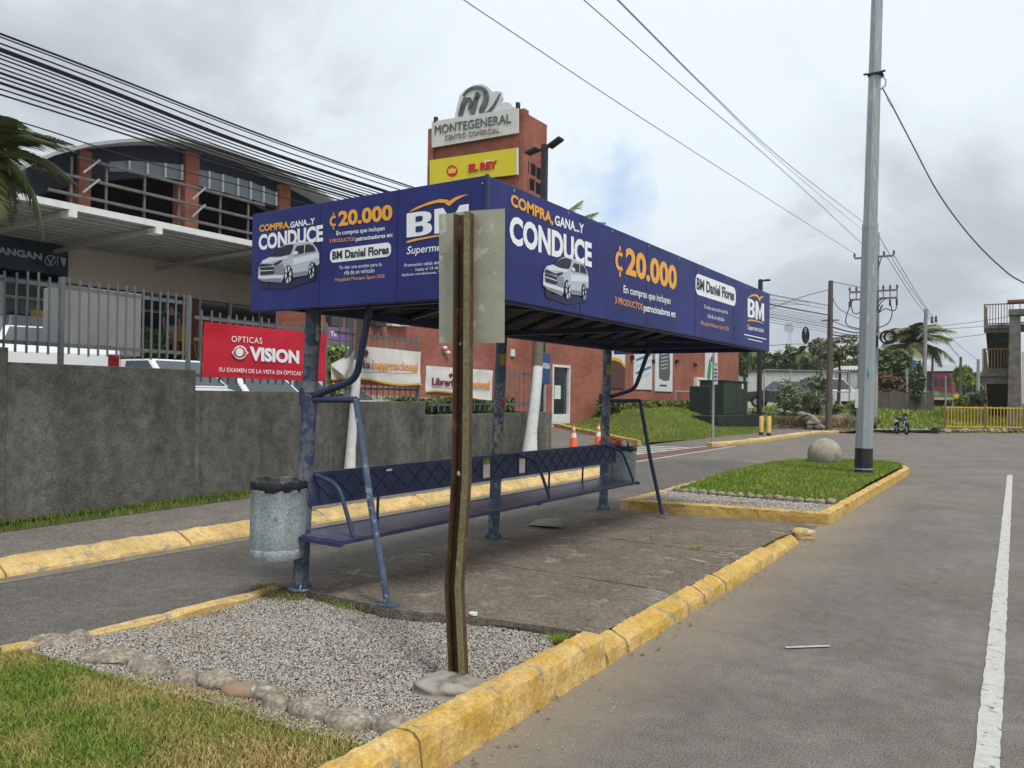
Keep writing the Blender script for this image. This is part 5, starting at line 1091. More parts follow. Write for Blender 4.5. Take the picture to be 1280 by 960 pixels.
# window band panes and mullions
def pane(pxa,pxb,ta,tb,ba,bb,m=glassb):
    q=[D(pxa,ba,XD+.01),D(pxb,bb,XD+.01),D(pxb,tb,XD+.01),D(pxa,ta,XD+.01)]; MB().face(q).build('window',m,db)
wins=[(137,160,202,201,214,215),(161,183,201,202,216,219),(185,205,202,204,219,222),(207,226,204,206,222,225),(249,260,212,214,232,236),(262,277,214,218,236,240),(280,296,218,223,240,245),(299,312,223,227,245,249),(315,328,228,233,249,253),(330,344,234,240,253,257)]
skyg=mat('sky_lit_glazing',(.16,.20,.215),.3,spec=.6)
for w_ in wins:
    pane(*w_,m=skyg); p_,q_=D(w_[1]+1,w_[3],XD+.03),D(w_[1]+1,w_[5],XD+.03); MB().beam(p_,q_,.10,.06,(0,1,0)).build('mullion',whitep,db)
# near-black slab behind the arch: shade of the deep openings put into colour
MB().slab([(XD-2.9,y,archz(y)-.02) for y in ysb]+[(XD-2.9,ysb[-1],zcan+.0),(XD-2.9,ysb[0],zcan+.0)],(.08,0,0)).build('opening_shade',voidm,db)
for pxa,pxb,top in ((97,112,199),(230,247,192),(347,361,234)):
    a=D(pxa,top,XD+.05);c=D(pxb,top,XD+.05); zt_=archz((a.y+c.y)/2)-.05
    MB().box(XD-.5,a.y,zcan+.08,XD+.16,c.y,zt_).build('brick_pier',brickt,db)
MB().box(XD-1.2,y_l+2,zcan+.08,XD-.9,ap[-1][0]-.3,zcan+.5).build('parapet',voidm,db)
# louvre frame of three long rails with posts and braces
XR_=XD+.55; gr_=mat('dusty_grey_steel',(.17,.16,.15),.6,col2=(.10,.095,.09),sc=5)
for (p,q) in (((97,190),(330,262)),((40,205),(330,279)),((60,232),(330,299))):
    a=D(*p,XR_);c=D(*q,XR_); z=(a.z+c.z)/2; MB().beam((XR_,a.y,z),(XR_,c.y,z),.08,.08).build('louvre_rail',gr_,db); MB().beam((XR_+.09,a.y,z-.02),(XR_+.09,c.y,z-.02),.02,.02).build('louvre_rail',gr_,db)
zr=[ (D(97,190,XR_).z+D(330,262,XR_).z)/2,(D(40,205,XR_).z+D(330,279,XR_).z)/2,(D(60,232,XR_).z+D(330,299,XR_).z)/2]
for px in (90,134,182,225,277,312): 
    y=D(px,240,XR_).y; MB().beam((XR_-.06,y,zcan+.1),(XR_-.06,y,zr[0]),.06,.06,(0,1,0)).build('louvre_post',gr_,db)
for px in (112,247):
    y=D(px,240,XR_).y
    for z in zr[:2]: MB().beam((XR_+.1,y-.25,z-.42),(XR_+.1,y+.22,z+.06),.05,.05).build('brace',galv,db)
# shop sign
sg=thing('shop_sign','dark shop sign with silver car maker lettering above the showroom glass','sign',D(40,330,XD+.05))
a=D(-70,300,XD+.2);c=D(85,345.5,XD+.2); zt_=D(85,308,XD+.2).z
MB().box(XD+.012,a.y,c.z,XD+.2,c.y,zt_).build('sign_board',mat('navy_sign_board',(.02,.026,.04),.3,col2=(.06,.08,.11),sc=.7),sg)
sq=lambda px,py:D(px,py,XD+.21); silt=mat('silver_letters',(.55,.57,.60),.4)
T(0,'CHANGAN',sq,(-25,313.5),(52.5,325.6),(-25,304),silt,sg,.04)
for q in stroke(ell(63,325.5,6.8,6.2,18),1.1)+stroke([(59,321),(63,329.5),(67,322)],1.6)+stroke([(72,320),(72,332.5)],.8)+[[(75,321.5),(83,323),(80.5,333.5),(78,331)]]: MB().face([sq(*p) for p in q]).build('emblem',silt,sg)
# outdoor furniture of the cafe in front of the showroom
def chair(label,px,py,x=-22.2,m=yel):
    p=PX(px,py,x); t=thing('garden_chair',label,'chair',(p.x,p.y,p.z),'yellow chairs on the showroom terrace'); X_,Y_,Z_=p
    MB().box(X_-.22,Y_-.22,Z_+.42,X_+.22,Y_+.22,Z_+.46).build('seat',m,t,bevel=.015)
    MB().slab([(X_-.2,Y_-.2,Z_+.46),(X_-.2,Y_+.2,Z_+.46),(X_-.26,Y_+.17,Z_+.95),(X_-.28,Y_,Z_+1.02),(X_-.26,Y_-.17,Z_+.95)],(-.03,0,0)).build('backrest',m,t)
    for sx in(-1,1):
        for sy in(-1,1): MB().beam((X_+sx*.2,Y_+sy*.2,Z_),(X_+sx*.16,Y_+sy*.16,Z_+.43),.04,.04).build('leg',m,t)
for k,(px,py,l) in enumerate([(52,433,'yellow chair by the white column, leftmost on the terrace'),(58,434,'yellow chair second from the left on the showroom terrace'),(72,436,'yellow chair standing just left of the grey cabinet'),(220,444,'yellow chair beside the person on the terrace'),(233,446,'yellow chair next to the brick pier on the terrace')]): chair(l,px,py)
hedge('hedge','dark green planter hedge on the terrace behind the fence',(-21.2,D(172,430,-21).y,PX(180,442,-21).z,-20.8,D(206,430,-21).y,PX(180,411,-21).z),2500,.09,9,leafd)
hedge('hedge','small dark green planter bush beside the yellow chairs at far left',(-21.2,D(8,430,-21).y,PX(20,430,-21).z,-20.8,D(24,430,-21).y,PX(20,395,-21).z),900,.09,10,leafd)
# person sitting/standing on the terrace
def person(label,foot_,h,shirt,trous,rot=0,skinc=(.33,.18,.12),hairc=(.02,.015,.012)):
    t=thing('person',label,'person',foot_,None,rot); local(t); s=h/1.7
    skin=mat('skin',skinc,.6); hm_=mat('dark_hair',hairc,.6)
    def mk_(name,pts,edges,rad,m,sub=1):
        bm=bmesh.new(); ly=bm.verts.layers.skin.verify(); vs=[bm.verts.new(Vector(p)*s) for p in pts]; [bm.edges.new((vs[a],vs[b_])) for a,b_ in edges]
        for i,(v,r) in enumerate(zip(vs,rad)): v[ly].radius=((r[0]*s,r[1]*s) if isinstance(r,tuple) else (r*s,r*s)); v[ly].use_root=(i==0)
        me=bpy.data.meshes.new(name); bm.to_mesh(me); bm.free(); me.materials.append(m); o=link(name,me,t); o.modifiers.new('skin','SKIN'); ss=o.modifiers.new('sub','SUBSURF'); ss.levels=sub; ss.render_levels=sub; [setattr(p_,'use_smooth',True) for p_ in me.polygons]; return o
    P=[(0,0,.92),(0,0,1.15),(0,0,1.38),(0,0,1.50),(0,.0,1.62),(0,.19,1.38),(.02,.24,1.10),(.10,.22,.86),(0,-.19,1.38),(.02,-.24,1.10),(.10,-.22,.86),(0,.09,.88),(.02,.10,.48),(0,.10,.06),(.13,.11,.03),(0,-.09,.88),(.02,-.10,.48),(0,-.10,.06),(.13,-.11,.03)]
    E_=[(0,1),(1,2),(2,3),(3,4),(2,5),(5,6),(6,7),(2,8),(8,9),(9,10),(0,11),(11,12),(12,13),(13,14),(0,15),(15,16),(16,17),(17,18)]
    r_=[(.11,.14),(.09,.13),(.10,.14),.05,.085,.055,.042,.032,.055,.042,.032,.09,.06,.045,.035,.09,.06,.045,.035]
    mk_('body',P,E_,r_,skin,2)
    mk_('shirt',[(0,0,.93),(0,0,1.15),(0,0,1.37),(0,.17,1.37),(0,.22,1.2),(0,-.17,1.37),(0,-.22,1.2)],[(0,1),(1,2),(2,3),(3,4),(2,5),(5,6)],[(.13,.17),(.12,.155),(.12,.15),.075,.06,.075,.06],shirt)
    mk_('trousers',[(0,0,.93),(0,.09,.85),(.02,.10,.48),(0,.10,.12),(0,-.09,.85),(.02,-.10,.48),(0,-.10,.12)],[(0,1),(1,2),(2,3),(0,4),(4,5),(5,6)],[(.125,.16),.105,.078,.062,.105,.078,.062],trous)
    MB().stone((-.015*s,0,1.66*s),.10*s,.088*s,.10*s,0,2,2,.03).build('hair',hm_,t,smooth=True)
    MB().stone((.09*s,0,1.61*s),.018*s,.014*s,.022*s,0,1,1,.02).build('nose',skin,t,smooth=True)
    return t
fp=PX(213,447,-21.6); person('person in a dark blue shirt and light trousers standing behind the fence by the hedge',(fp.x,fp.y,fp.z),1.62,mat('navy_shirt',(.03,.035,.08),.8),mat('light_trousers',(.35,.25,.2),.8),R(-20))
# ================================================================ BRICK MALL building
XM=-16.
mb=thing('brick_building','long red brick shopping building with a glass door and tall wall posters','building',(XM,33,0.2))
yA=PX(398,430,XM).y; yBd=PX(923,470,XM).y; dl,dr=PX(690,490,XM).y,PX(712,490,XM).y; zt_=5.0; zd0=PX(700,529.5,XM).z; zd1=PX(700,456,XM).z
MB().box(XM-1.7,yA,-.1,XM,dl-.003,zt_).build('brick_wall',brick,mb)
MB().box(XM-1.7,dr+.003,-.1,XM,yBd,zt_).build('brick_wall',brick,mb); MB().box(XM-1.7,dl,zd1+.003,XM,dr,zt_-.002).build('brick_wall',brick,mb); MB().box(XM-1.7,dl,-.1,XM,dr,zd0-.003).build('brick_wall',cream,mb)
MB().box(XM-1.75,yA-.05,zt_+.003,XM+.06,yBd+.05,zt_+.2).build('roof_coping',darkb,mb)
MB().box(XM-1.5,dl+.001,zd0,XM-1.4,dr-.001,zd1).build('lobby_wall',voidm,mb)
dd=MB().box(XM-.12,dl+.10,zd0+.38,XM-.09,dr-.10,zd1-.10).build('door_glass',glass,mb)
for a_,b_,c_,d_ in ((dl+.001,dl+.10,zd0,zd1-.001),(dr-.10,dr-.001,zd0,zd1-.001),(dl+.101,dr-.101,zd1-.10,zd1-.001),(dl+.101,dr-.101,zd0,zd0+.38)): MB().box(XM-.14,a_,c_,XM+.03,b_,d_).build('door_frame',whitep,mb)
MB().box(XM-.088,dl+.35,zd0+1.0,XM-.083,dl+.85,zd0+1.55).build('door_notice',whitep,mb)
p=PX(641,441,XM+.04); MB().box(XM+.003,p.y-.12,p.z-.13,XM+.06,p.y+.12,p.z+.13).build('wall_lamp',whitep,mb)
for px,py in ((556,435),(560,441)): p=PX(px,py,XM+.1); MB().stone((p.x,p.y,p.z),.09,.07,.07,0,2,2,.05).build('floodlight',whitep,mb)
for px,py in ((789,447),(815,452),(845,452),(868,456)): p=PX(px,py,XM+.02); MB().box(XM+.003,p.y-.08,p.z-.1,XM+.16,p.y+.08,p.z+.1).build('wall_spotlight',black,mb)
for px,col in ((470,dkgreen),(490,whitep),(500,whitep),(415,glass)):
    p=PX(px,401,XM+.02); MB().box(XM+.003,p.y-.22,p.z-.16,XM+.22,p.y+.22,p.z+.2).build('eave_lamp',col,mb)
for px in (395,420,438): p=PX(px,410,XM); MB().box(XM+.003,p.y-.2,1.2,XM+.03,p.y+.12,PX(px,392,XM).z).build('upper_window',glass,mb)
# posters
def poster(label,x0,x1,yb0,ztop,par=None,m=whitep):
    a=PX(x0,yb0,XM+.05);c=PX(x1,yb0,XM+.05); t=thing('wall_poster',label,'poster',(XM+.05,(a.y+c.y)/2,a.z),'tall posters on the brick wall'); MB().box(XM+.003,a.y,a.z,XM+.05,c.y,ztop).build('board',m,t); return t,a,c,a.z,ztop
dkb=mat('poster_brown',(.09,.05,.035),.7); gold=mat('poster_gold',(.62,.42,.03),.6); blp=mat('poster_blue',(.04,.20,.38),.6); lbl=mat('poster_pale_blue',(.45,.58,.66),.6); gry=mat('poster_grey',(.10,.11,.11),.6); grn=mat('poster_green',(.05,.28,.12),.6)
X5=XM+.054
def pq(a,c,z0,z1,e=0): return lambda u,v:Vector((X5+e,a.y+(c.y-a.y)*u,z0+(z1-z0)*v))
t,a,c,z0,z1=poster('cream and brown poster with a gold arc, just right of the far column',762,781,485,4.6)
q=pq(a,c,z0,z1); q2_=pq(a,c,z0,z1,.004); MB().face([q(0,0),q(1,0),q(1,.42),q(.7,.52),q(.3,.55),q(0,.52)]).build('picture',gold,t); MB().face([q2_(0,0),q2_(1,0),q2_(1,.36),q2_(.7,.46),q2_(.3,.49),q2_(0,.47)]).build('picture',dkb,t)
t,a,c,z0,z1=poster('white poster showing slanted blue pens, second from the left',792.5,815,486.5,4.6)
q=pq(a,c,z0,z1,.0); 
for k in range(6):
    v=.15+.12*k; MB().face([q(.08,v),q(.92,v+.14),q(.92,v+.19),q(.08,v+.045)]).build('picture',blp if k%2 else lbl,t)
t,a,c,z0,z1=poster('white poster with a dark hiking boot, third from the left',819,840.5,489,4.6)
q=pq(a,c,z0,z1); MB().face([q(.2,.25),q(.5,.2),q(.8,.22),q(.85,.35),q(.78,.95),q(.25,.95),q(.18,.6)]).build('picture',gry,t); q=pq(a,c,z0,z1,.004)
for k in range(7): MB().face([q(.3,.42+.07*k),q(.7,.46+.07*k),q(.7,.475+.07*k),q(.3,.435+.07*k)]).build('picture',lbl,t)
MB().face([q(.25,.1),q(.65,.1),q(.65,.13),q(.25,.13)]).build('picture',dkp,t)
t,a,c,z0,z1=poster('narrow white poster with green and red shapes behind the thin sign pole',881.5,896.5,491.5,4.9)
q=pq(a,c,z0,z1); 
for m_,pts in ((grn,[(.1,.3),(.35,.2),(.5,.55),(.3,.7)]),(gold,[(.55,.02),(.7,.02),(.75,.5),(.6,.55)]),(redl,[(.4,.62),(.65,.6),(.7,.7),(.45,.74)]),(redl,[(.35,.82),(.55,.8),(.6,.92),(.4,.93)]),(grn,[(.75,.2),(.85,.2),(.95,.6),(.8,.62)])): MB().face([q(*p) for p in pts]).build('picture',m_,t)
p=PX(876,478,XM+.1); MB().box(XM+.003,p.y-.9,p.z-.28,XM+.2,p.y+.9,p.z+.28).build('meter_box',cream,mb)
a,c=PX(844,500,XM+.3),PX(862,500,XM+.3); zz=PX(853,489.5,XM+.3).z; MB().tube([(a.x,a.y,.9),(a.x,a.y,zz),(c.x,c.y,zz),(c.x,c.y,.9)],.05,8).build('bike_hoop',galv,label='pale tubular hoop rail in front of the brick wall behind the hedge',cat='rail')
hedge('hedge','long clipped yellow green hedge along the foot of the brick building',(-15.6,PX(752,505,-14.5).y+1.6,.5,-14.6,PX(893,510,-14.5).y-3,PX(830,502.5,-14.6).z),16000,.11,11)
# blue totem
p0=PX(677,478,-14);p1=PX(688,478,-14); bl=mat('blue_sign_face',(.03,.07,.20),.5)
t=thing('blue_sign','narrow blue entrance sign with white lettering between the palm trunk and the glass door','sign',(-14,(p0.y+p1.y)/2,.4))
zb_=PX(682,480,-14).z; zt2=PX(682,441,-14).z; MB().box(-14.1,p0.y,zb_,-14,p1.y,zt2).build('sign_face',bl,t,bevel=.02); MB().tube([(-14.05,(p0.y+p1.y)/2,.2),(-14.05,(p0.y+p1.y)/2,zb_)],.05,8).build('pole',galv,t)
T(0,'ENTRADA',lambda px,py:PX(px,py,-13.99),(678,460.5),(687.3,461.2),(678,453.5),wht,t,.02)
# purple poster on the dealer side
a,c=PX(409,440,-12.4),PX(435,442,-12.4); pt=PX(420,409,-12.4)
t=thing('notice_board','purple and grey notice board behind the fence, right of the near column','sign',(-12.4,a.y,1.2)); purm=mat('purple_print',(.24,.12,.26),.6)
MB().box(-12.5,a.y,1.0,-12.4,c.y,pt.z).build('board',mat('grey_print',(.16,.16,.2),.6),t); MB().box(-12.397,a.y,PX(420,425,-12.4).z,-12.39,c.y,pt.z-.01).build('picture',purm,t)
T(0,'TE',lambda px,py:PX(px,py,-12.385),(413,420),(421,420.5),(413,414),wht,t,.02)
hedge('hedge','bright green shrub just behind the fence between the two banners',(-12.2,PX(413,450,-12).y,.9,-11.9,PX(428,450,-12).y,PX(420,430,-12).z),1500,.06,14,leafg)
# ---- tower
YT=32.
tw=thing('sign_tower','tall square red brick sign tower behind the shopping building','tower',(-23,YT,0))
xa,xb_=PY(534,228,YT).x,PY(647.5,166,YT).x; zt3=PY(534,156,YT).z; 
fr=PX(684,152,xb_+.01); dep=max(2.5,fr.y-YT); zt3=PY(648,137,YT).z-.05
MB().box(xa,YT+.15,-.1,xb_,YT+dep,zt3).build('brick_shaft',brickt,tw)
MB().box(xa-.0,YT,zt3-9,xa+.35,YT+.148,zt3+.05).build('brick_pier',brickt,tw)
MB().box(xb_+.002,YT+.1,-.1,xb_+.28,YT+.5,zt3+.1).build('brick_pier',brickt,tw)
MB().box(xa,YT+.14,zt3+.003,xb_,YT+dep+.02,zt3+.1).build('coping',brickt,tw)
# near-black boxes on the right face, painting the shade inside pierced openings
for px,py in ((658,208),(666.5,212),(673.5,217),(657,227),(665,231),(672.5,235.5)):
    p=PX(px,py,xb_); MB().box(xb_-.2,p.y-.22,p.z-.28,xb_+.012,p.y+.22,p.z+.28).build('hole_shade',voidm,tw)
for px,py in ((545,149),(647.5,131)): p=PY(px,py,YT); MB().box(p.x-.07,YT-.1,p.z-.2,p.x+.07,YT+.1,p.z+.1).build('floodlight',black,tw)
def TW(e): return lambda px,py:PY(px,py,YT-e)
s1=thing('mall_sign','white name board with a big looped letter emblem on top of the brick tower','sign',(-23,YT-.1,14)); wt=mat('off_white_sign_board',(.66,.65,.60),.6,col2=(.57,.56,.51),sc=2)
A=[TW(.1)(539.5,184.5),TW(.1)(647.5,166),TW(.1)(647.5,134.5),TW(.1)(539.5,152)]
bd=MB().slab(A,(0,.1,0)).build('sign_board',wt,s1)
silm=mat('brushed_grey_letters',(.075,.078,.08),.45,.3,col2=(.18,.18,.175),sc=3)
brz=mat('bronze_letters',(.40,.33,.26),.5,.2,col2=(.3,.24,.19),sc=2)
T(0,'MONTEGENERAL',TW(.11),(543.8,167.8),(638.8,153.2),(543.8,157.2),silm,s1,.0,depth=.035)
T(0,'CENTRO COMERCIAL',TW(.11),(556.5,175.3),(624.5,165.3),(556.5,169.3),brz,s1,.0,depth=.035)
Z4=lambda x,y:(500+x/4,90+y/4)
blob=[Z4(*p) for p in [(272,232),(280,190),(290,150),(300,115),(330,85),(370,65),(410,60),(440,75),(462,100),(485,95),(508,100),(512,130),(500,160),(525,150),(550,155),(565,175),(560,188),(500,196),(420,212),(330,226)]]
MB().slab([TW(.0)(*p) for p in blob],(0,.12,0)).build('emblem_backing',mat('translucent_white_acrylic',(.62,.64,.64),.4),s1)
def ribbon(pts,w,n=6):
    C_=curve2([(x,y,ww) for (x,y),ww in zip(pts,w)],n); b=MB(); Lp=[];Rp=[]
    for i in range(len(C_)):
        a,c=C_[max(i-1,0)],C_[min(i+1,len(C_)-1)]; l=math.hypot(c[0]-a[0],c[1]-a[1]) or 1; nx,ny=-(c[1]-a[1])/l,(c[0]-a[0])/l; h=C_[i][2]/2
        x,y=C_[i][:2]; Lp.append(Z4(x+nx*h,y+ny*h)); Rp.append(Z4(x-nx*h,y-ny*h))
    o=[TW(.03)(*q) for q in Lp+Rp[::-1]]; k=len(Lp); d=Vector((0,-.03,0)); m_=2*k
    b.v=[tuple(v) for v in o]+[tuple(v+d) for v in o]
    for i in range(k-1): b.f+=[(i,i+1,m_-2-i,m_-1-i),(m_+i,m_+i+1,2*m_-2-i,2*m_-1-i)]
    for i in range(m_): b.f.append((i,(i+1)%m_,m_+(i+1)%m_,m_+i))
    return b
def curve2(P,n):
    P=[Vector(p) for p in P]; P=[P[0]*2-P[1]]+P+[P[-1]*2-P[-2]]; out=[]
    for i in range(1,len(P)-2):
        for k in range(n):
            u=k/n; out.append(.5*((2*P[i])+(-P[i-1]+P[i+1])*u+(2*P[i-1]-5*P[i]+4*P[i+1]-P[i+2])*u*u+(-P[i-1]+3*P[i]-3*P[i+1]+P[i+2])*u**3))
    return out+[P[-2]]
for pts,w in (([(316,118),(340,92),(378,78),(412,84),(430,108),(430,140),(418,170),(408,195),(414,212),(434,208),(462,178),(486,138),(500,108)],[6,12,16,20,24,26,26,24,18,14,12,9,4]),([(330,126),(318,160),(300,222)],[14,24,22]),([(304,205),(322,160),(345,130)],[8,9,12]),([(388,100),(376,150),(360,214)],[14,24,22]),([(346,128),(354,150),(344,190)],[12,16,10]),([(350,196),(372,150),(400,112)],[7,9,12])):
    ribbon(pts,w).build('emblem_stroke',silm,s1)
s2=thing('shop_sign','yellow supermarket sign with red lettering and round red emblem on the brick tower','sign',(-23,YT-.1,12)); yl=mat('yellow_sign_face',(.70,.58,.02),.5,col2=(.66,.54,.03),sc=2)
A=[TW(.1)(537,231),TW(.1)(646,218),TW(.1)(646,184.5),TW(.1)(537,200.5)]
MB().slab(A,(0,.1,0)).build('sign_board',yl,s2); MB().slab([TW(.12)(645.2,218.3),TW(.12)(646.8,218),TW(.12)(646.8,184.3),TW(.12)(645.2,184.6)],(0,.11,0)).build('board_edge',whitep,s2)
rd=mat('red_letters',(.55,.01,.03),.5)
T(0,'EL REY',TW(.12),(586,215.2),(621.5,210.2),(586,205.6),rd,s2,.05,depth=.03)
MB().face([TW(.106)(*p) for p in ell(565,213.8,7.2,7.4,24)]).build('round_emblem',rd,s2)
MB().face([TW(.112)(*p) for p in [(560.5,217),(559.5,210),(562,212.5),(563.5,208.5),(565,211.5),(567,208),(568,212),(570.5,209.5),(569.5,216)]]).build('crown_emblem',yl,s2)
MB().face([TW(.106)(*p) for p in [(606,205),(606.5,200),(608.5,202),(610,198.5),(612,201.5),(614,199),(614,204)]]).build('crown_emblem',wht,s2)
# lamp post with twin floodlights
Yl=26.; p0=PY(680,181,Yl); t=thing('lamp_post','black square lamp post with two tilted floodlights beside the brick tower','lamp post',(p0.x,Yl,.2))
MB().box(p0.x-.07,Yl-.1,.2,p0.x+.13,Yl+.1,p0.z).build('post',black,t)
MB().tube([(p0.x-.35,Yl,p0.z-.18),(p0.x+.4,Yl,p0.z-.1)],.04,8).build('arm',black,t)
for s in(-1,1): MB().hexa(*[[(p0.x+s*(.25),Yl-.2,p0.z-.12+dz),(p0.x+s*.75,Yl-.2,p0.z+(.12 if s>0 else -.22)+dz),(p0.x+s*.75,Yl+.2,p0.z+(.12 if s>0 else -.22)+dz),(p0.x+s*.25,Yl+.2,p0.z-.12+dz)] for dz in(-.04,.04)]).build('floodlight',black,t)
# traffic cones on the driveway
def cone(label,px,py,h):
    p=PZ(px,py,.0); t=thing('traffic_cone',label,'traffic cone',(p.x,p.y,0),'orange cones on the driveway')
    MB().box(p.x-.19,p.y-.19,.0,p.x+.19,p.y+.19,.03).build('base',cone_o,t,bevel=.008); R_=lambda z:.14-.115*z/h
    for z0_,z1_,m in ((.03,h*.45,cone_o),(h*.45,h*.65,whitep),(h*.65,h*.78,cone_o),(h*.78,h*.9,whitep),(h*.9,h,cone_o)): MB().lathe((p.x,p.y,0),[(R_(z0_),z0_),(R_(z1_),z1_)],18).build('cone_band',m,t,smooth=True)
cone('orange and white traffic cone on the driveway, left of the far column',717,560,.72)
cone('orange and white traffic cone half hidden by the far shelter column',748,558,.72)

# ================================================================ NEAR-MOUND FURNITURE
a=PX(905,517,-12.0); b2=PX(934,517,-12.0)
yy0=PX(896,480,-12.0).y
tb=thing('transformer_cabinet','dark green metal transformer cabinet on a black plinth at the right end of the mound','cabinet',(-12,(a.y+b2.y)/2,.9)); zc=PX(920,477.5,-12).z; zb_=PX(920,518,-12).z
MB().box(-13.2,a.y,zb_,-12,b2.y,zc).build('cabinet_body',dkgreen,tb,bevel=.03); MB().box(-13.3,yy0,zb_,-12.3,a.y-.01,zc-.25).build('side_cabinet',mat('darker_green_paint',(.02,.03,.024),.6),tb,bevel=.03)
MB().box(-13.25,a.y-.05,zc+.002,-11.95,b2.y+.05,zc+.06).build('cabinet_lid',dkgreen,tb); MB().box(-11.998,(a.y+b2.y)/2-.01,zb_+.1,-11.99,(a.y+b2.y)/2+.01,zc-.1).build('door_seam',black,tb)
p=PX(928,483,-12); MB().box(-11.997,p.y-.12,p.z-.13,-11.985,p.y+.12,p.z+.13).build('white_sticker',whitep,tb)
pa,pb=PX(898,520,-11.2),PX(952,519,-11.2); 
MB().box(-13.6,pa.y,.0,-11.2,pb.y,PX(930,519,-11.2).z).build('plinth',mat('black_green_plinth',(.012,.016,.015),.7,col2=(.025,.03,.028),sc=2),label='low black concrete plinth under the green cabinet, edged by yellow bollards',cat='plinth')
def bollard(label,px,pyt,pyb):
    p=PZ(px,pyb,.12); t_=PY(px,pyt,p.y); t=thing('bollard',label,'bollard',(p.x,p.y,.1),'yellow bollards by the plinth')
    MB().lathe((p.x,p.y,.1),[(.09,0),(.09,t_.z-.14),(.06,t_.z-.1)],14).build('post',mat('bollard_yellow',(.66,.48,.16),.6,col2=(.55,.38,.1),sc=6),t,smooth=True); MB().lathe((p.x,p.y,.1),[(.096,.0),(.096,.12)],14).build('base_ring',rust,t,smooth=True)
bollard('yellow steel bollard nearest the dark plinth corner',951.5,520,543); bollard('yellow steel bollard standing on the grass to the right of its twin',961,520,544)
# black lamp post at the corner of the plinth
p=PX(949,516,-11.6); tp=PY(956,349,p.y); t=thing('lamp_post','slim black lamp post with one small floodlight rising behind the far end of the banner','lamp post',p)
MB().tube([(p.x,p.y,p.z-.1),(p.x,p.y,tp.z)],[.13,.12],10).build('post',black,t); MB().box(p.x-.28,p.y-.28,p.z-.05,p.x+.28,p.y+.28,p.z+.03).build('base_plate',black,t)
MB().tube([(p.x,p.y,tp.z-.1),(p.x+.3,p.y,tp.z-.06)],.04,6).build('arm',black,t); MB().box(p.x+.2,p.y-.12,tp.z-.1,p.x+.48,p.y+.12,tp.z-.02).build('floodlight',black,t,bevel=.01)
# thin sign pole
p=PZ(891,547,.2); t=thing('sign_pole','thin galvanised pole with a narrow sign seen nearly edge-on at the front of the mound','sign pole',p)
tz=PY(892,425,p.y).z; MB().tube([(p.x,p.y,0),(p.x,p.y,tz)],.045,8).build('post',galv,t,smooth=True); q=PY(894,468,p.y); MB().box(p.x+.04,p.y-.08,q.z-.36,p.x+.17,p.y-.05,q.z+.3).build('sign_face',whitep,t); 
for k in range(4): MB().box(p.x+.06,p.y-.085,q.z-.25+.13*k,p.x+.15,p.y-.081,q.z-.19+.13*k).build('sign_mark',bl,t)
# ================================================================ POLES AND CABLES
def beam_pole(name,label,px0,py0,px1,py1,Y_,r0,r1,m,cat='utility pole',group='utility poles beyond the road'):
    a=PY(px0,py0,Y_);b_=PY(px1,py1,Y_); t=thing(name,label,cat,(a.x,Y_,float(zfar(a.x,Y_)) if Y_>41 else .1),group); z0=min(a.z,.0)-.2; MB().tube([(a.x,Y_,z0),(b_.x,Y_,b_.z)],[r0,r1],10).build('shaft',m,t,smooth=True); return t,a,b_
concp=mat('concrete_pole',(.33,.34,.33),.8,col2=(.24,.25,.24),sc=3); woodp=mat('weathered_wood_pole',(.13,.115,.10),.9,col2=(.085,.075,.065),sc=5,stretch=(5,5,.4)); insm=mat('brown_insulator',(.09,.05,.04),.4); ystl=mat('zinc_arm',(.16,.16,.16),.6)
P2x=PX(1037,510,-8.); YP2=P2x.y
t,a,b_=beam_pole('utility_pole','dark slender utility pole between the big shrub and the street pole',1036,512,1038.5,351,YP2,.17,.11,woodp)
MB().beam((b_.x-.4,YP2,b_.z-1.9),(b_.x+.4,YP2,b_.z-1.9),.06,.06).build('crossarm',ystl,t); MB().box(a.x-.22,YP2-.2,1.5,a.x+.35,YP2-.17,1.9).build('red_plate',redl,t) if False else None
# crossarm pole behind the street pole
YQ=48.; t,a,b_=beam_pole('utility_pole','tall concrete utility pole with two crossarms and a transformer hidden behind the street pole',1092,520,1096.5,291,YQ,.2,.13,concp)
xq=b_.x
def arm(pxa,pxb,py,par,w_=.09,nins=4,hang=False,dbl=False):
    A=PY(pxa,py,YQ);B=PY(pxb,py,YQ); z=(A.z+B.z)/2
    MB().beam((A.x,YQ-.2,z),(B.x,YQ-.2,z),w_,w_).build('crossarm',ystl,par)
    if dbl: MB().beam((A.x,YQ-.2,z-.42),(B.x,YQ-.2,z-.42),w_,w_).build('crossarm',ystl,par)
    for i in range(nins):
        x=A.x+(B.x-A.x)*(i/(nins-1)); MB().lathe((x,YQ-.2,z+w_/2),[(.035,0),(.06,.04),(.04,.08),(.07,.12),(.045,.17),(.055,.2),(.01,.26)],8).build('insulator',insm,par,smooth=True)
        if dbl: MB().beam((x,YQ-.2,z-.42),(x,YQ-.2,z),.05,.05).build('arm_link',ystl,par)
        if dbl and i in(0,nins-1,nins-2): MB().tube([(x,YQ-.25,z-.5),(x,YQ-.25,z-.85)],.05,6).build('fuse_cutout',insm,par)
    return A,B,z
A1,B1,z1=arm(1069,1118,322,t,.10,5); A2,B2,z2=arm(1063,1122,364.5,t,.10,8,dbl=True)
for s in (A1.x+.6,B1.x-.6): MB().beam((s,YQ-.2,z1),(xq,YQ-.12,z1-.9),.05,.05).build('arm_brace',ystl,t)
trc=PY(1105,402,YQ); MB().lathe((xq-.05,YQ-.55,trc.z-.65),[(.24,0),(.27,.05),(.27,1.0),(.22,1.08)],16).build('transformer',mat('transformer_grey',(.12,.125,.12),.6),t,smooth=True)
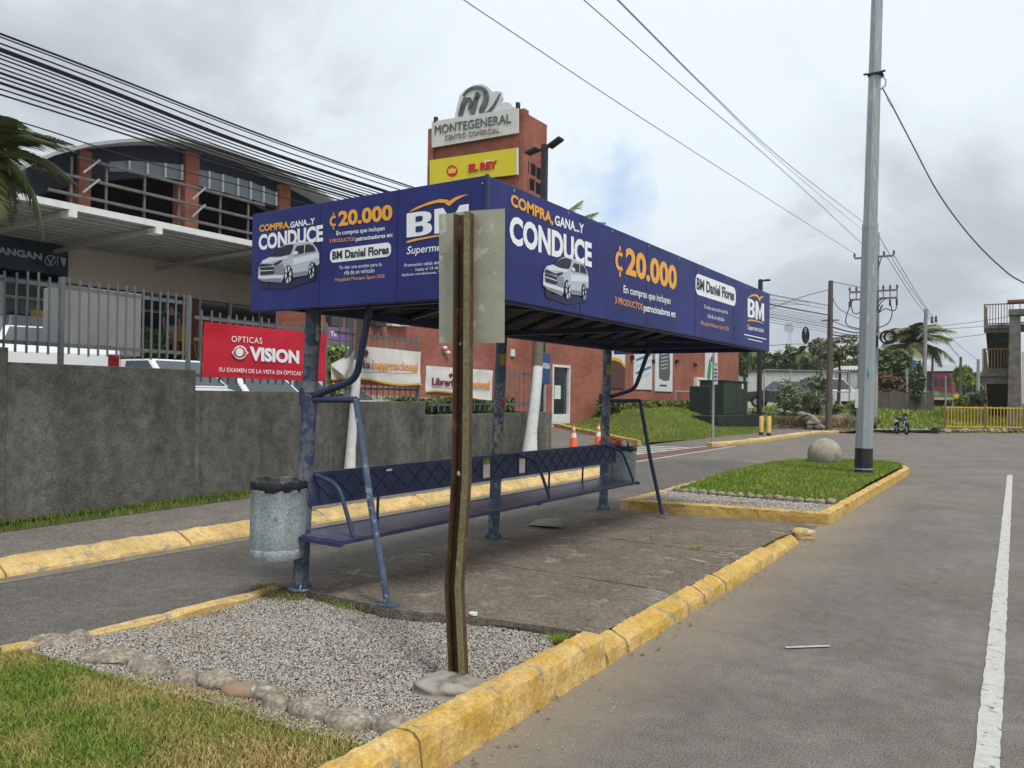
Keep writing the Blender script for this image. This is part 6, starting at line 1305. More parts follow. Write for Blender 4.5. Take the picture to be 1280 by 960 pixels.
for k in range(3): MB().tube([(xq-.1+.12*k,YQ-.55,trc.z+.4),(xq-.1+.24*k,YQ-.6,trc.z+.85)],.045,6).build('bushing',insm,t)
def curve(pts,n=14):   # Catmull-Rom
    P=[Vector(p) for p in pts]; P=[P[0]*2-P[1]]+P+[P[-1]*2-P[-2]]; out=[]
    for i in range(1,len(P)-2):
        for k in range(n):
            u=k/n; out.append(.5*((2*P[i])+(-P[i-1]+P[i+1])*u+(2*P[i-1]-5*P[i]+4*P[i+1]-P[i+2])*u*u+(-P[i-1]+3*P[i]-3*P[i+1]+P[i+2])*u**3))
    return out+[P[-2]]
for pts in ([(1066,375),(1058,395),(1060,407),(1085,413)],[(1063,374),(1066,390),(1072,392),(1078,386)],[(1112,374),(1115,392),(1110,404),(1098,410)],[(1107,373),(1100,380),(1095,392)],[(1120,372),(1120,386),(1115,388),(1106,386),(1096,393)],[(1104,372),(1096,380),(1093,390)]):
    MB().tube(curve([PY(x,y,YQ-.3) for x,y in pts],6),.028,5).build('jumper_cable',cable,t,smooth=True)
for c_ in ((1109,421.5,.34),(1113,421,.30)):
    o_=PY(c_[0],c_[1],YQ-.4); MB().tube([o_+Vector((c_[2]*math.cos(k*.3142),0,c_[2]*math.sin(k*.3142))) for k in range(21)],.055,6,False).build('cable_coil',cable,t,smooth=True)
p=PY(1094,426,YQ-.3); MB().box(p.x-.1,YQ-.35,p.z-.35,p.x+.15,YQ-.2,p.z+.3).build('junction_box',black,t)
def wire(label,pts,r,m=cable,n=12,name='overhead_cable',group='cables strung over the pavement'):
    return MB().tube(curve(pts,n),r,5).build(name,m,smooth=True,label=label,cat='cable',group=group)
WL_=[((0,42),(510,232),378,.016,'upper'),((0,54),(496,236),383,.012,'x'),((0,61),(480,238),390,.024,'thick'),((0,68),(470,240),394,.011,'x'),((0,73),(463,241),396,.011,'x'),((0,79),(455,242),398,.011,'x'),((0,85),(450,243),400,.011,'x'),((0,91),(447,243.5),402,.018,'x'),((0,97),(440,244.5),404,.012,'x'),((0,103.5),(434,246),406,.02,'x'),((0,111),(428,247),409,.011,'x'),((0,118),(420,248.5),412,.013,'x'),((0,63.5),(478,239),391,.015,'x'),((0,46),(506,233),379,.010,'x')]
WL_.sort(key=lambda w_:w_[0][1])
ORD=['topmost','second','third','fourth','fifth','sixth','seventh','eighth','ninth','tenth','eleventh','twelfth','thirteenth','lowest']
for k,(s0,s1_,yc,r,l) in enumerate(WL_):
    r*=.72
    p0=PX(*s0,-8.);p1=PX(*s1_,-8.);p2_=PX(1037,yc+4,-8.); d=p0-(p1-p0)*1.3
    mid=(p1+p2_)/2-Vector((0,0,.25)); dx_=.06*math.sin(k*2.1)
    lab=('thick ' if r>.012 else 'thin ')+'black cable, '+ORD[k]+' of the bundle where it enters at the left edge'
    e_=PX(1075,412,-7.6); 
    wire(lab,[d,p0,p1,mid,p2_],r)
for k,yc in enumerate((396,404,410,414,425)):
    a=PX(1037,yc+4,-8.); b_=PY(1092,415+k*1.5,YQ-.3); wire('black cable, '+['topmost','second','third','fourth','lowest'][k]+' of those between the dark pole and the transformer pole',[a,(a+b_)/2-Vector((0,0,.12)),b_],.02+.012*(k%2),group='cables between the far poles')
wire('lone thin cable sagging below the main bundle at the upper left',[PX(-60,128,-7),PX(50,160,-7),PX(175,200,-7),PX(330,240,-7),PX(500,290,-7)],.006,group='single cables')
# hanging loop of spare cable
o_=PX(1007,419,-8.05); b=MB()
for k in range(4): b.tube([o_+Vector(((.11-.03*k)*math.cos(j*.3307),(.12-.03*k)*math.cos(j*.3307),(.34-.07*k)*math.sin(j*.3307)-.03*k)) for j in range(20)],.03,5,False)
b.build('cable_loop',cable,smooth=True,kind=None,label='black loop of spare cable hanging from the bundle above the shrub',cat='cable')
# three conductors coming over the viewer to the crossarm pole
def span(label,pxs,z_,end,r=.011,endz=None):
    P=[PZ(x,y,z_) for x,y in pxs]; e_=end; d=P[0]+(P[0]-P[1])*.8; wire(label,[d]+P+[e_],r,cableg,16,group='power lines to the crossarm pole')
span('left power line running from the top of the picture to the crossarm pole',[(580,0),(640,40),(840,172)],9.7,Vector((A1.x,YQ-.2,z1+.28)))
span('middle power line running from the top of the picture to the crossarm pole',[(730,0),(850,104.5),(975,210)],9.7,Vector((A1.x+.85,YQ-.2,z1+.28)))
span('right power line running from the top of the picture to the pole top',[(773,0),(890,117),(985,205)],9.75,Vector((xq,YQ-.1,b_.z if False else PY(1096,291,YQ).z)))
span('thin twin line just under the right power line',[(775,4),(892,121),(985,210)],9.7,Vector((B1.x-.3,YQ-.2,z1+.28)),.007)
gw=[PY(x,y,B0.y) for x,y in [(1103,110),(1115,132),(1140,180),(1172,240),(1210,292),(1250,333),(1285,356),(1400,405)]]
wire('slack steel wire hanging from the clamp of the street pole towards the right edge',gw,.014,cableg,6,group='single cables')
for k in (1,): MB().tube([gw[0]+(gw[1]-gw[0])*u for u in (.55,1.)],.022,6).build('guy_grip',galv,smooth=True,label='short pale grip sleeve on the slack wire just below the pole clamp',cat='fitting')
# pole 3 and beyond
YR=64.; t,a,b3=beam_pole('utility_pole','pale grey concrete pole with a slanted brace in front of the coconut palm',1154,515,1157.5,386,YR,.17,.12,concp)
A=PY(1148,409,YR);B=PY(1171,406,YR); MB().beam(A,B,.1,.1).build('crossarm',ystl,t); MB().beam(PY(1157,412,YR),PY(1146,424,YR),.07,.07).build('arm_brace',galv,t)
for x,y in ((1165,404),(1170,403)): q=PY(x,y,YR); MB().lathe(q,[(.05,0),(.1,.1),(.05,.25),(.09,.35),(.02,.5)],8).build('insulator',insm,t,smooth=True)
for k,(px0,py0,px1,py1,Y_,r,lab,m) in enumerate([(1164,516,1166,437,66,.09,'dark thin pole just right of the pale braced pole',woodp),(1200,512,1201,446,80,.13,'far dark pole between the red building and the footbridge stairs',woodp),(1222,505,1223,449,82,.16,'far grey pole partly hidden by the footbridge landing',concp),(1133,500,1133.5,461,60,.11,'short pale post with rounded top left of the vine covered pole',concp),(1182,512,1182,470,58,.06,'thin grey post at the left end of the yellow fence',galv),(1214,508,1215,462,84,.07,'thin far post between two poles near the white car',woodp)]):
    beam_pole('utility_pole',lab,px0,py0,px1,py1,Y_,r,r*.8,m,cat='pole')
for k,(a_,b_) in enumerate([((1096,291,YQ),(1157,387,YR)),((1118,320,YQ),(1171,403,YR)),((1108,320,YQ),(1165,403,YR)),((1157,387,YR),(1200,447,80)),((1171,404,YR),(1222,450,82)),((1165,404,YR),(1200,447,80))]):
    p=PY(*a_);q=PY(*b_); wire(['highest line from the tip of the crossarm pole to the pale braced pole','outer line from the crossarm end to the pale braced pole','inner line from the crossarm to the pale braced pole','line from the tip of the pale braced pole down towards the stairs','outer line leaving the braced pole crossarm for the far grey pole','inner line leaving the braced pole crossarm for the far dark pole'][k],[p,(p+q)/2-Vector((0,0,.15)),q],.016,cableg,6,group='distant power lines')
for lw_,(a_,b_,c_) in zip(['upper','lowest','middle','high','low','short','slanted'],[((1171,408,YR),(1229,401,60),(1320,385,56)),((1171,425,YR),(1229,418,60),(1320,405,56)),((1160,412,YR),(1229,408,60),(1320,397,56)),((962,386,46),(1000,372,43),(1037,362,YP2)),((962,432,46),(1000,430,44),(1037,432,YP2)),((1038,352,YP2),(1060,356,44),(1090,362,YQ)),((1038,356,YP2),(1048,385,44),(1090,405,YQ))]):
    wire({'upper':'uppermost thin wire running from the braced pole to the footbridge','lowest':'lowest thin wire running from the braced pole to the footbridge','middle':'middle thin wire running from the braced pole to the footbridge','high':'thin wire rising from the banner end to the dark slender pole','low':'faint level wire low between the banner end and the dark slender pole','short':'short level wire from the dark pole top towards the crossarms','slanted':'slanted wire dropping from the dark pole top behind the street pole'}[lw_],[PY(*a_),PY(*b_),PY(*c_)],.018,cableg,6,group='distant power lines')
# ================================================================ FAR GROUND: walls, vehicles, shrubs
FG=lambda px,py,Y_:PY(px,py,Y_)
def tree(label,px,pyc,pyb,Y_,rpx,hpx,m,n=1500,leaf=.28,cl=22,seed=1,trunkr=.18,name='tree',cat='tree',group=None,flatk=1.,bark_=barkd,dens=1):
    c=FG(px,pyc,Y_); b_=FG(px,pyb,Y_); s=(c-CC).length/1000; t=thing(name,label,cat,(c.x,Y_,b_.z),group)
    tr_=MB().tube([(c.x,Y_,b_.z-.5),(c.x+.1,Y_,(b_.z+c.z)/2),(c.x,Y_,c.z)],[trunkr,trunkr*.75,trunkr*.4],8).build('trunk',bark_,t,smooth=True)
    b=MB(); rg=random.Random(seed)
    for k in range(6):
        a=rg.uniform(0,6.28); l=rpx*s*rg.uniform(.5,.8); st=Vector((c.x,Y_,c.z-hpx*s*.5*rg.random())); b.tube([st,st+Vector((math.cos(a)*l*.5,math.sin(a)*l*.5,l*.25)),st+Vector((math.cos(a)*l,math.sin(a)*l,l*.5))],[trunkr*.35,trunkr*.22,.02],5)
    for k in range(6):
        pass
    b.build('limbs',bark_,t)
    leaf_obj('crown',leaves(c,(rpx*s,rpx*s*.8,hpx*s),n,leaf,cl,seed),m,t); return t
# white trailer / warehouse row behind the chain-link fence
whs=mat('white_corrugated_wall',(.66,.66,.64),.6,col2=(.58,.58,.56),sc=.6,det=6)
a=FG(936,500,62);b_=FG(1088,500,62); zt_=FG(1000,465,62).z
t=thing('warehouse','long low white warehouse wall with a thin brown roof edge beyond the chain-link fence','building',((a.x+b_.x)/2,62,.6))
MB().box(a.x,62,-.3,b_.x-.3,66,zt_).build('wall',whs,t); MB().box(a.x-.1,61.9,zt_+.003,b_.x-.2,66.2,zt_+.14).build('roof',mat('brown_roof_edge',(.14,.11,.08),.8),t)
for k in range(14): x=a.x+(b_.x-.4-a.x)*k/13; MB().box(x-.03,61.96,0,x+.03,61.998,zt_-.002).build('wall_rib',whitep,t)
a=FG(1044,466,58);b_=FG(1080,466,58); t=thing('shed','open shed with a wavy grey metal roof left of the street pole','shed',(a.x,58,.8)); z_=FG(1060,463,58).z
MB().sheet(lambda u,v:(a.x+(b_.x-a.x)*u,57+3*v,z_+.35*v+.06*math.sin(u*60)),80,2).build('roof',corrm,t)
for x in (a.x+.2,b_.x-.2,(a.x+b_.x)/2): MB().beam((x,57.3,.3),(x,57.3,z_),.1,.1,(0,1,0)).build('post',galv,t)
# chain-link fence: posts, rails and wire mesh
def chain(label,pts,H_,Y_,group=None,m=galv):
    t=thing('chain_link_fence',label,'fence',FG(*pts[0],Y_)); P=[FG(x,y,Y_) for x,y in pts]
    for p in P: MB().tube([(p.x,Y_,.2),(p.x,Y_,p.z)],.04,6).build('post',m,t)
    for f in (0,.45,.95): MB().tube([(P[0].x,Y_,P[0].z*(1-f)+.6*f),(P[-1].x,Y_,P[-1].z*(1-f)+.6*f)],.028,5).build('rail',m,t)
    b=MB(); x=P[0].x; zt_=P[0].z
    while x<P[-1].x: 
        b.beam((x,Y_,.5),(min(x+.8,P[-1].x),Y_,zt_-.05),.006,.006); b.beam((x+.8,Y_,.5),(x,Y_,zt_-.05),.006,.006); x+=.32
    b.build('wire_mesh',m,t,kind='stuff'); return t
chain('chain-link fence with thin posts crossing in front of the white warehouse',[(955,462),(988,463),(1030,464),(1062,465)],3,50)
car('black off-road car parked behind the lamp post at the mound corner',FG(978,508,52)-Vector((0,0,.05)),R(184),4.5,1.85,1.62,card,'suv',group='distant parked cars')
c_=S.objects[-1] if False else None
car('small white car beyond the yellow fence next to the footbridge stairs',FG(1219,512,86)-Vector((0,0,.2)),R(0),4.2,1.75,1.5,carw,'hatch',group='distant parked cars')
car('white van-like car glimpsed behind the shrub and pole',FG(1040,503,57)-Vector((0,0,.2)),R(40),4.6,1.8,1.8,carw,'suv',group='distant parked cars')
# shrubs
def shrub(label,px,pyc,pyb,Y_,rpx,hpx,m,n,leaf,seed,group='wild shrubs beyond the mound'):
    c=FG(px,pyc,Y_);b_=FG(px,pyb,Y_); s=(c-CC).length/1000; t=thing('shrub',label,'shrub',(c.x,Y_,b_.z),group); b=MB(); rg=random.Random(seed)
    for k in range(12): a=rg.uniform(0,6.28); l=rpx*s*rg.uniform(.5,.9); b.tube([(c.x,Y_,b_.z-.1),(c.x+math.cos(a)*l*.5,Y_+math.sin(a)*l*.3,c.z),(c.x+math.cos(a)*l,Y_+math.sin(a)*l*.6,c.z+hpx*s*rg.uniform(.1,.8))],[.05,.035,.012],5)
    b.build('stems',barkd,t); leaf_obj('foliage',leaves(c,(rpx*s,rpx*s*.7,hpx*s),n,leaf,26,seed,asp=.22),m,t)
shrub('large grey-green oleander-like bush left of the dark utility pole',998,498,524,44,29,25,mat('narrow_grey_green_leaves',(.22,.27,.15),.55,col2=(.15,.18,.10),sc=1.2,isl=.5),2600,.17,31)
shrub('taller darker part of the bushes touching the dark utility pole',1023,492,520,45,14,26,leafd,1500,.15,32)
shrub('small bright bush at the foot of the street pole beyond the road',1070,509,520,46,10,9,leafg,700,.11,33)
shrub('low weedy bush between the pole and the white van-like car',1045,511,520,46,12,7,leafg,600,.12,34)
shrub('dense dark bush in front of the footbridge stairs',1226,499,510,62,12,9,leafd,900,.16,35)
shrub('yellow green bush left of the footbridge stairs',1208,503,511,64,15,7,leafh,900,.16,36)
# rubble and dirt bank
b=MB(); b.sheet(lambda u,v:(lambda x,y:(x,y,.08+.75*math.sin(math.pi*min(1,v*1.15))*(.55+.45*math.sin(math.pi*u))+.05*math.sin(u*21)+.04*math.sin(v*17+u*8)))(-11.2+4.6*u,40.8+5*v),24,16).build('dirt_bank',earth,smooth=False,kind='structure')
rb=thing('rubble_heap','broken pale concrete lumps lying on the dirt bank beside the grass mound','rubble',FG(1018,530,41))
for k,(px,py,r) in enumerate([(1010,522,.42),(1018,529,.5),(1025,534,.36),(1003,518,.25),(1013,534,.2),(986,516,.2),(975,513,.18),(1032,537,.16)]): c=FG(px,py,41.2-.1*k); MB().stone(c,r,r*.7,r*.55,k,k+40,2,.25).build('lump',concl,rb)
grass('bank_grass',[(-11,41),(-7,41),(-6.5,46),(-11,47)],5000,.35,.05,lambda x,y:.35+0*x,mat('dead_grass',(.30,.23,.12),.8,col2=(.16,.17,.06),sc=1,isl=.4),'tangled dry grass and weeds on the dirt bank past the mound',lean=1.2)
# driftwood-like edge stones by the road
eg=thing('edge_stones','scattered low pale stones along the far edge of the road near the motorcycle','stones',FG(1160,541,46))
for k in range(26):
    rg=random.Random(k+7); x=-7.0+k*.27; y=42.0+max(0,(x+6.6))*1.08+.4; MB().stone((x,y,.12),rg.uniform(.12,.3),rg.uniform(.1,.2),rg.uniform(.06,.14),rg.uniform(0,3),k+60,1,.2).build('stone',concl if k%3 else stone,eg)
# treeline
rgT=random.Random(11)
for k,(px,top,Y_,kind) in enumerate([(930,444,88,0),(944,447,96,1),(958,443,90,0),(972,446,100,1),(986,441,92,0),(1001,440,98,1),(1013,442,90,0),(1024,449,86,2),(1036,450,94,0),(1049,452,90,1),(1062,453,96,2),(1074,452,90,0),(1088,455,92,1)]):
    ordn=['first','second','third','fourth','fifth','sixth','seventh','eighth','ninth','tenth','eleventh','twelfth','thirteenth'][k]; lab=['bushy dark green tree in the far tree line','light green leafy tree in the far tree line','yellowish tree standing low in the far tree line'][kind]+', '+ordn+' from the left'
    tree(lab,px,(top+478)/2-4,497,Y_,rgT.uniform(10,13),(478-top)/2,[leafd,leafg,leafo][kind],900,.40,16,100+k,.22,group='trees in the far tree line')
c=FG(1000,441,86); g0=Vector((c.x,86,1.0)); palm('small palm whose fronds rise just above the far tree line',g0,[g0,c],[.2,.15],c,1.7,15,21,group=None)
c=FG(938,440,80); g0=Vector((c.x,80,1.0)); palm('palm crown showing right beside the end of the brick building',g0,[g0,c],[.2,.15],c,1.7,15,22,group=None,m=leafd)
c=FG(1137,431,66); g0=Vector((c.x-.3,66,.8)); palm('tall coconut palm with drooping fronds behind the pale braced pole',g0,[g0,g0+(c-g0)*.5+Vector((.1,0,0)),c],[.28,.2,.17],c,3.2,22,27,group=None,m=mat('coconut_fronds',(.13,.16,.05),.5,col2=(.22,.21,.08),sc=.6,isl=.45),barkm=mat('tan_palm_trunk',(.26,.19,.10),.9,col2=(.16,.12,.07),sc=6),droopr=(.4,1.0))
tree('dark rounded tree right behind the street pole',1111,457,505,62,21,24,leafd,2600,.26,30,61,.25)
tree('reddish brown leafy bush tree over the plank fence',1108,484,508,60,24,17,leafr,3600,.15,60,62,.2)
tree('vine covered pole like a slim dark green tree before the palm',1146,476,514,58,8,26,leafd,1300,.16,20,63,.10)
tree('thin tree with sparse greyish leaves around the dark utility pole',1048,434,505,54,34,14,leafo,950,.20,14,64,.12)
tree('sparse small tree crown to the left of the dark utility pole',1024,432,505,56,12,11,leafo,260,.20,8,65,.08)
tree('green tree standing before the distant red building',1204,473,505,84,12,12,leafg,900,.34,16,66,.18)
tree('dark tree next to the far grey pole',1216,480,505,88,8,12,leafd,700,.34,12,67,.18)
# plank fence
t=thing('plank_fence','weathered grey-brown plank fence on the grass slope behind the motorcycle','fence',FG(1128,515,58)); pm=MB().hexa([(-.11,-.012,0),(.11,-.012,0),(.11,.012,0),(-.11,.012,0)],[(-.11,-.012,1),(.07,-.012,1.03),(.07,.012,1.03),(-.11,.012,1)]).mesh('plank',mat('weathered_plank',(.19,.165,.14),.9,col2=(.12,.105,.09),sc=4,stretch=(4,4,.6)))
xa_,xb2=FG(1090,515,58).x,FG(1166,515,58).x; n=24; zz=FG(1128,516,58).z
for i in range(n): put('plank',pm,t,(xa_+(xb2-xa_)*i/(n-1),58+random.uniform(-.02,.02),zz-.1),(0,random.uniform(-.02,.02),0),(.75,1,FG(1128,489.5-1.5*math.sin(i*.9)+(3 if i>16 else 0),58).z-zz+.1))
for z in (.5,1.3): MB().beam((xa_,58.04,zz+z),(xb2,58.04,zz+z),.05,.1).build('rail',woodp,t)
# low green roofs, orange stall, red and dark buildings
def bldg(label,name,x0,x1,yt,yb2,Y_,d,m,roofm=None,rh=.25,cat='building',wins=0):
    a=FG(x0,yb2,Y_);c=FG(x1,yb2,Y_); zt_=FG((x0+x1)/2,yt,Y_).z; t=thing(name,label,cat,((a.x+c.x)/2,Y_,a.z))
    MB().box(a.x,Y_,min(a.z,0)-1,c.x,Y_+d,zt_).build('wall',m,t)
    if roofm: MB().box(a.x-.4,Y_-.6,zt_+.004,c.x+.4,Y_+d+.3,zt_+rh).build('roof',roofm,t)
    for k in range(wins): x=a.x+(c.x-a.x)*(k+.5)/wins; w_=(c.x-a.x)/wins*.3; MB().box(x-w_,Y_-.03,zt_-(zt_-a.z)*.75,x+w_,Y_-.004,zt_-(zt_-a.z)*.25).build('window',glass,t)
    return t
grr=mat('green_metal_roof',(.10,.20,.13),.6,col2=(.14,.25,.17),sc=.8)
bldg('long dark building with a bright white roof on the skyline left of the stairs','warehouse',1148,1203,464,492,150,14,mat('dark_facade',(.05,.05,.055),.8),mat('white_metal_roof',(.72,.75,.76),.5),1.0,wins=6)
bldg('red fronted shop building under the long white roof','shop_building',1166,1190,466.5,488,130,6,mat('red_facade',(.26,.05,.05),.8,col2=(.18,.04,.04),sc=.4),None,wins=3)
bldg('brick coloured house behind the far poles beside the stairs','house',1212,1232,470,492,120,6,mat('brown_red_facade',(.20,.09,.07),.8),mat('grey_tile_roof',(.22,.22,.22),.8),.5,wins=2)
bldg('low building with pale green metal roof behind the plank fence, left part','shed',1122,1160,494,508,72,4,mat('pale_green_wall',(.22,.27,.22),.8),grr,.35,cat='shed',wins=3)
bldg('low green roofed building running behind the yellow fence','shed',1150,1232,497.5,509,88,5,mat('dark_recess_wall',(.06,.065,.06),.8),grr,.5,cat='shed',wins=5)
bldg('small food stall with a cream and orange awning behind the yellow fence','food_stall',1166,1187,500,511,78,3,mat('dark_stall_front',(.05,.04,.035),.8),mat('orange_awning',(.70,.50,.22),.7),.22,cat='stall',wins=2)
bldg('blue-roofed hut almost hidden by the trees behind the street pole','hut',1124,1140,459,472,95,4,mat('pale_wall',(.5,.5,.5),.8),mat('blue_roof',(.05,.13,.32),.6),.7,cat='hut')
# person in yellow behind the fence
fp=FG(1195,513,76); person('person in a bright yellow shirt standing behind the yellow fence near the stall',(fp.x,76,fp.z),1.6,mat('yellow_shirt',(.72,.55,.02),.8),mat('dark_trousers',(.03,.03,.04),.8),R(-90))
# far crane and radio mast
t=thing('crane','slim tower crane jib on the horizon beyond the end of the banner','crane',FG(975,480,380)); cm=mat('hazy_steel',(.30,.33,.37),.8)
J0,J1_=FG(915,377,380),FG(1012,381.5,380); b=MB(); n=14
for i in range(n):
    p=J0+(J1_-J0)*(i/n);q=J0+(J1_-J0)*((i+1)/n); u_=Vector((0,0,1.6)); b.beam(p,q,.25,.25); b.beam(p+u_,q+u_,.2,.2); b.beam(p,q*.5+p*.5+u_,.14,.14); b.beam(q*.5+p*.5+u_,q,.14,.14)
b.build('jib',cm,t); p=FG(925,378,380); MB().beam((p.x,380,-2),(p.x,380,p.z+4),1.2,1.2,(0,1,0)).build('mast',cm,t); MB().beam((p.x,380,p.z+4),J1_-Vector((9,0,0)),.12,.12).build('tie_bar',cm,t)
t=thing('radio_mast','faint lattice radio mast with a round dish above the tree line','mast',FG(987,460,260)); p0=FG(987,470,260);p1=FG(987.5,408,260); b=MB(); 
for s in (-.5,.5):
    b.beam((p0.x+s,260,0),(p1.x+s*.6,260,p1.z),.10,.10,(0,1,0))
for k in range(16):
    z=p1.z*k/16; b.beam((p0.x-.5,260,z),(p0.x+.5,260,z+p1.z/16),.06,.06)
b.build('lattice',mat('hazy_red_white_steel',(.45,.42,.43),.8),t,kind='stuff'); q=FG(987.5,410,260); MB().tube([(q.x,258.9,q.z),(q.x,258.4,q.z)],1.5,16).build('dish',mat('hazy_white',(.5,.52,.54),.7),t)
# ================================================================ FOOTBRIDGE STAIRS
YS_=52.; t=thing('footbridge_stairs','weathered concrete footbridge stair tower with rusty orange railings at the right edge','footbridge',FG(1250,530,YS_))
X0=FG(1229.5,440,YS_).x; X1=FG(1266,440,YS_).x; zT=FG(1245,406,YS_).z; zM=FG(1245,463,YS_).z
MB().box(X0,YS_,zT-.22,X0+6,YS_+1.5,zT).build('landing',cgrey,t,bevel=.02); MB().box(X0+.003,YS_+.1,zT-.42,X0+5.9,YS_+.3,zT-.223).build('landing_beam',cgrey,t)
MB().box(X0-.1,YS_,zM-.35,X1+.1,YS_+1.5,zM).build('landing',cgrey,t,bevel=.02); MB().box(X0-.05,YS_+.1,zM-.75,X1+.05,YS_+.35,zM-.353).build('landing_beam',cgrey,t)
def flight(x0,x1,ya,za,yb_,zb_,n=12):
    b=MB()
    b.hexa([(x0,ya,za-.38),(x1,ya,za-.38),(x1,yb_,zb_-.38),(x0,yb_,zb_-.38)],[(x0,ya,za-.16),(x1,ya,za-.16),(x1,yb_,zb_-.16),(x0,yb_,zb_-.16)]); b.build('stair_slab',cdark,t)
    for i in range(n):
        y=ya+(yb_-ya)*(i+.5)/n; z=za+(zb_-za)*(i+.5)/n; h=abs(yb_-ya)/n/2; MB().box(x0+.02,y-h+.003,z-.13,x1-.02,y+h-.003,z+.02).build('step',cgrey,t)
flight(X0+.05,X1-.05,YS_+1.5,zT,YS_+6.5,zM+.4); flight(X0+.05,X1-.05,YS_+1.5,zM,YS_+7,.9)
MB().box(X0+.05,YS_+6.5,zM-.1,X1,YS_+8,zM+.3).build('landing',cgrey,t); MB().box(X0+.3,YS_+6.6,.2,X1-.2,YS_+6.8,zM).build('back_wall',cdark,t)
C0_=FG(1268,540,YS_-.4); C1_=FG(1270,395,YS_-.4)
MB().hexa([(C0_.x-.34,YS_-.75,-.1),(C0_.x+.34,YS_-.75,-.1),(C0_.x+.34,YS_-.05,-.1),(C0_.x-.34,YS_-.05,-.1)],[(C0_.x-.26,YS_-.7,C1_.z),(C0_.x+.26,YS_-.7,C1_.z),(C0_.x+.26,YS_-.05,C1_.z),(C0_.x-.26,YS_-.05,C1_.z)]).build('column',cgrey,t,bevel=.03)
MB().box(C0_.x-.3,YS_-.8,C1_.z+.003,C0_.x+3.4,YS_-.02,C1_.z+.35).build('cross_head',cgrey,t,bevel=.03); MB().box(C0_.x-.35,YS_-.85,C1_.z+.7,C0_.x+3.5,YS_+.1,C1_.z+.85).build('brown_cap',mat('red_brown_cap',(.22,.10,.08),.8),t)
def railing(x0,x1,y,z0,h,n,m,along='x',y1=None,z1=None):
    bm=MB().box(-.02,-.02,0,.02,.02,1).mesh('baluster',m)
    for i in range(n):
        u=i/(n-1)
        if along=='x': put('baluster',bm,t,(x0+(x1-x0)*u,y,z0),(0,0,0),(1,1,h))
        else: put('baluster',bm,t,(x0,y+(y1-y)*u,z0+(z1-z0)*u),(0,0,0),(1,1,h))
    if along=='x':
        for z in (z0+.06,z0+h): MB().beam((x0,y,z),(x1,y,z),.06,.06).build('handrail',m,t)
    else:
        for z in (.06,h): MB().beam((x0,y,z0+z),(x0,y1,z1+z),.06,.06).build('handrail',m,t)
railing(X0+.02,FG(1266,395,YS_).x,YS_+.03,zT,1.15,11,orange); railing(X0-.05,X1+.02,YS_+.03,zM,1.2,11,orange)
railing(X0+.02,0,YS_+.05,zT,1.15,6,orange,'y',YS_+1.5,zT); railing(X0+.0,0,YS_+.05,zM,1.2,6,orange,'y',YS_+1.5,zM)
railing(X0+.06,0,YS_+1.5,zT,1.1,12,orange,'y',YS_+6.5,zM+.4); railing(X0+.06,0,YS_+1.5,zM,1.1,12,orange,'y',YS_+7,.9)
railing(FG(1275,395,YS_).x,X0+6,YS_+.03,zT,1.15,8,orange)
MB().box(FG(1277,470,56).x,56,FG(1277,500,56).z,FG(1277,470,56).x+3,56.2,FG(1277,440,56).z).build('cream_panel',cream,t)
# yellow railing fence on its low wall
A=Vector((FG(1181,540,47.3).x,47.3,0)); B=Vector((.9,52.0,0)) ; B=Vector((FG(1300,541,50).x,50.2,0))
t=thing('yellow_fence','yellow steel railing fence on a mossy low wall at the far road edge','fence',A); d=(B-A).normalized(); ln=(B-A).length
zb2=PY(1190,535,47.5).z; zt2=PY(1190,508,47.5).z; bm=MB().box(-.022,-.022,0,.022,.022,1).mesh('baluster',yel); n=30
for i in range(n): p=A+d*(ln*i/(n-1)); put('baluster',bm,t,(p.x,p.y,zb2),(0,0,0),(1,1,zt2-zb2+.02*(i%3)))
for z in (zb2+.08,zt2-.05): MB().beam(A+Vector((0,0,z)),B+Vector((0,0,z)),.05,.06).build('rail',yel,t)
for u in (0,.42,.83,1): p=A+d*ln*u; MB().beam((p.x,p.y,0),(p.x,p.y,zt2+.15),.11,.11,(0,1,0)).build('post',orange,t)
q=A+d*.5; nrm=Vector((-d.y,d.x,0)); wl=[q-nrm*.1,B-nrm*.1,B+nrm*.15,q+nrm*.15]; MB().slab([(p.x,p.y,-.05) for p in wl],(0,0,zb2+.0)).build('low_wall',mat('mossy_low_wall',(.12,.12,.09),.95,col2=(.07,.085,.04),sc=3,bump=.6,col3=(.25,.24,.2),sc3=4,r3=(.56,.66)),t)
# culvert pipe mouth
p=FG(1168,539,44.4); MB().tube([(p.x,44.2,p.z+.02),(p.x+.05,45.0,p.z+.05)],.17,14).build('culvert_pipe',black,smooth=True,label='short black pipe mouth lying at the road edge right of the motorcycle',cat='pipe')
# ================================================================ MOTORCYCLE
mp_=FG(1127,544,41.9); t=thing('motorcycle','small black motorcycle parked at the far road edge, seen at an angle','motorcycle',(mp_.x,mp_.y,.0),None,R(-62)); local(t); t.scale=(.88,.88,.88)
def ring(cx,r,rt,m,name,par,n=24):
    b=MB(); b.tube([(cx+r*math.cos(2*math.pi*k/n),0,.31+r*math.sin(2*math.pi*k/n)) for k in range(n+1)],rt,8,False); return b.build(name,m,par,smooth=True)
for cx in (-.64,.64):
    wv=ring(cx,.26,.055,rubber,'tyre',t); b=MB()
    for k in range(8): a=k*math.pi/4; b.beam((cx,0,.31),(cx+.23*math.cos(a),0,.31+.23*math.sin(a)),.018,.03,(0,1,0))
    b.tube([(cx,-.08,.31),(cx,.08,.31)],.045,10); b.build('wheel_hub',galv,t)
    MB().tube([(cx+.33*math.cos(a),0,.31+.33*math.sin(a)) for a in [R(x) for x in range(40,150,18)]],.035,6).build('mudguard',black,t,smooth=True)
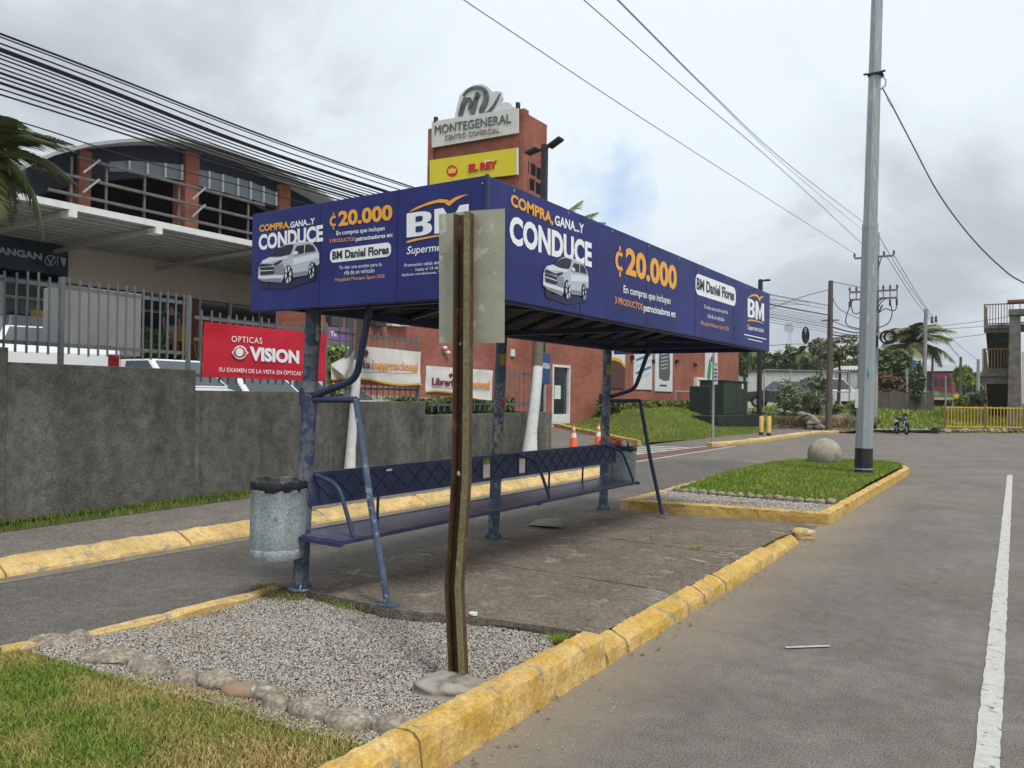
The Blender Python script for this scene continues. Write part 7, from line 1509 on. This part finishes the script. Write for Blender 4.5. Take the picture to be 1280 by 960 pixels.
MB().tube([(.64,.07,.31),(.42,.07,.98)],.028,8).build('fork',galv,t);MB().tube([(.64,-.07,.31),(.42,-.07,.98)],.028,8).build('fork',galv,t)
MB().tube([(.40,0,.9),(.05,0,.45),(-.25,0,.38),(-.64,0,.31)],.035,8).build('frame',black,t,smooth=True); MB().tube([(.40,0,.86),(-.3,0,.7),(-.64,0,.31)],.03,8).build('frame',black,t,smooth=True)
MB().stone((.18,0,.82),.27,.13,.14,0,3,3,.03).build('fuel_tank',card,t,smooth=True); MB().slab([(-.05,-.12,.78),(.0,-.12,.84),(-.3,-.12,.84),(-.62,-.12,.92),(-.66,-.12,.88),(-.3,-.12,.76)],(0,.24,0)).build('saddle',rubber,t,bevel=.02)
MB().stone((.02,0,.46),.2,.13,.16,0,5,2,.08).build('engine',galv,t); MB().tube([(.1,-.12,.35),(-.3,-.14,.3),(-.75,-.15,.4)],.045,8).build('exhaust',galv,t,smooth=True)
MB().tube([(.40,-.36,1.05),(.42,-.12,1.0),(.42,.12,1.0),(.40,.36,1.05)],.018,8).build('handlebar',black,t,smooth=True)
MB().stone((.50,0,.88),.09,.10,.10,0,6,2,.03).build('headlight',glassb,t,smooth=True); MB().box(.42,-.1,.9,.5,.1,1.15).build('fairing',black,t,bevel=.02); MB().box(-.8,-.08,.62,-.76,.08,.74).build('number_plate',whitep,t)
for s in(-1,1): MB().stone((.36,s*.34,1.18),.02,.06,.04,0,7,2,.02).build('mirror',black,t,smooth=True)

# ================================================================ AIR
if True:
    hz=bpy.data.materials.new('air_haze'); hz.use_nodes=True; t_=hz.node_tree; t_.nodes.clear(); o_=t_.nodes.new('ShaderNodeOutputMaterial'); v_=t_.nodes.new('ShaderNodeVolumePrincipled')
    v_.inputs['Color'].default_value=(.86,.91,.97,1); v_.inputs['Density'].default_value=.00035; v_.inputs['Anisotropy'].default_value=.2; t_.links.new(v_.outputs[0],o_.inputs['Volume'])
    MB().box(-3200,-2900,-3.5,3200,3600,175).build('haze',hz,kind='stuff')
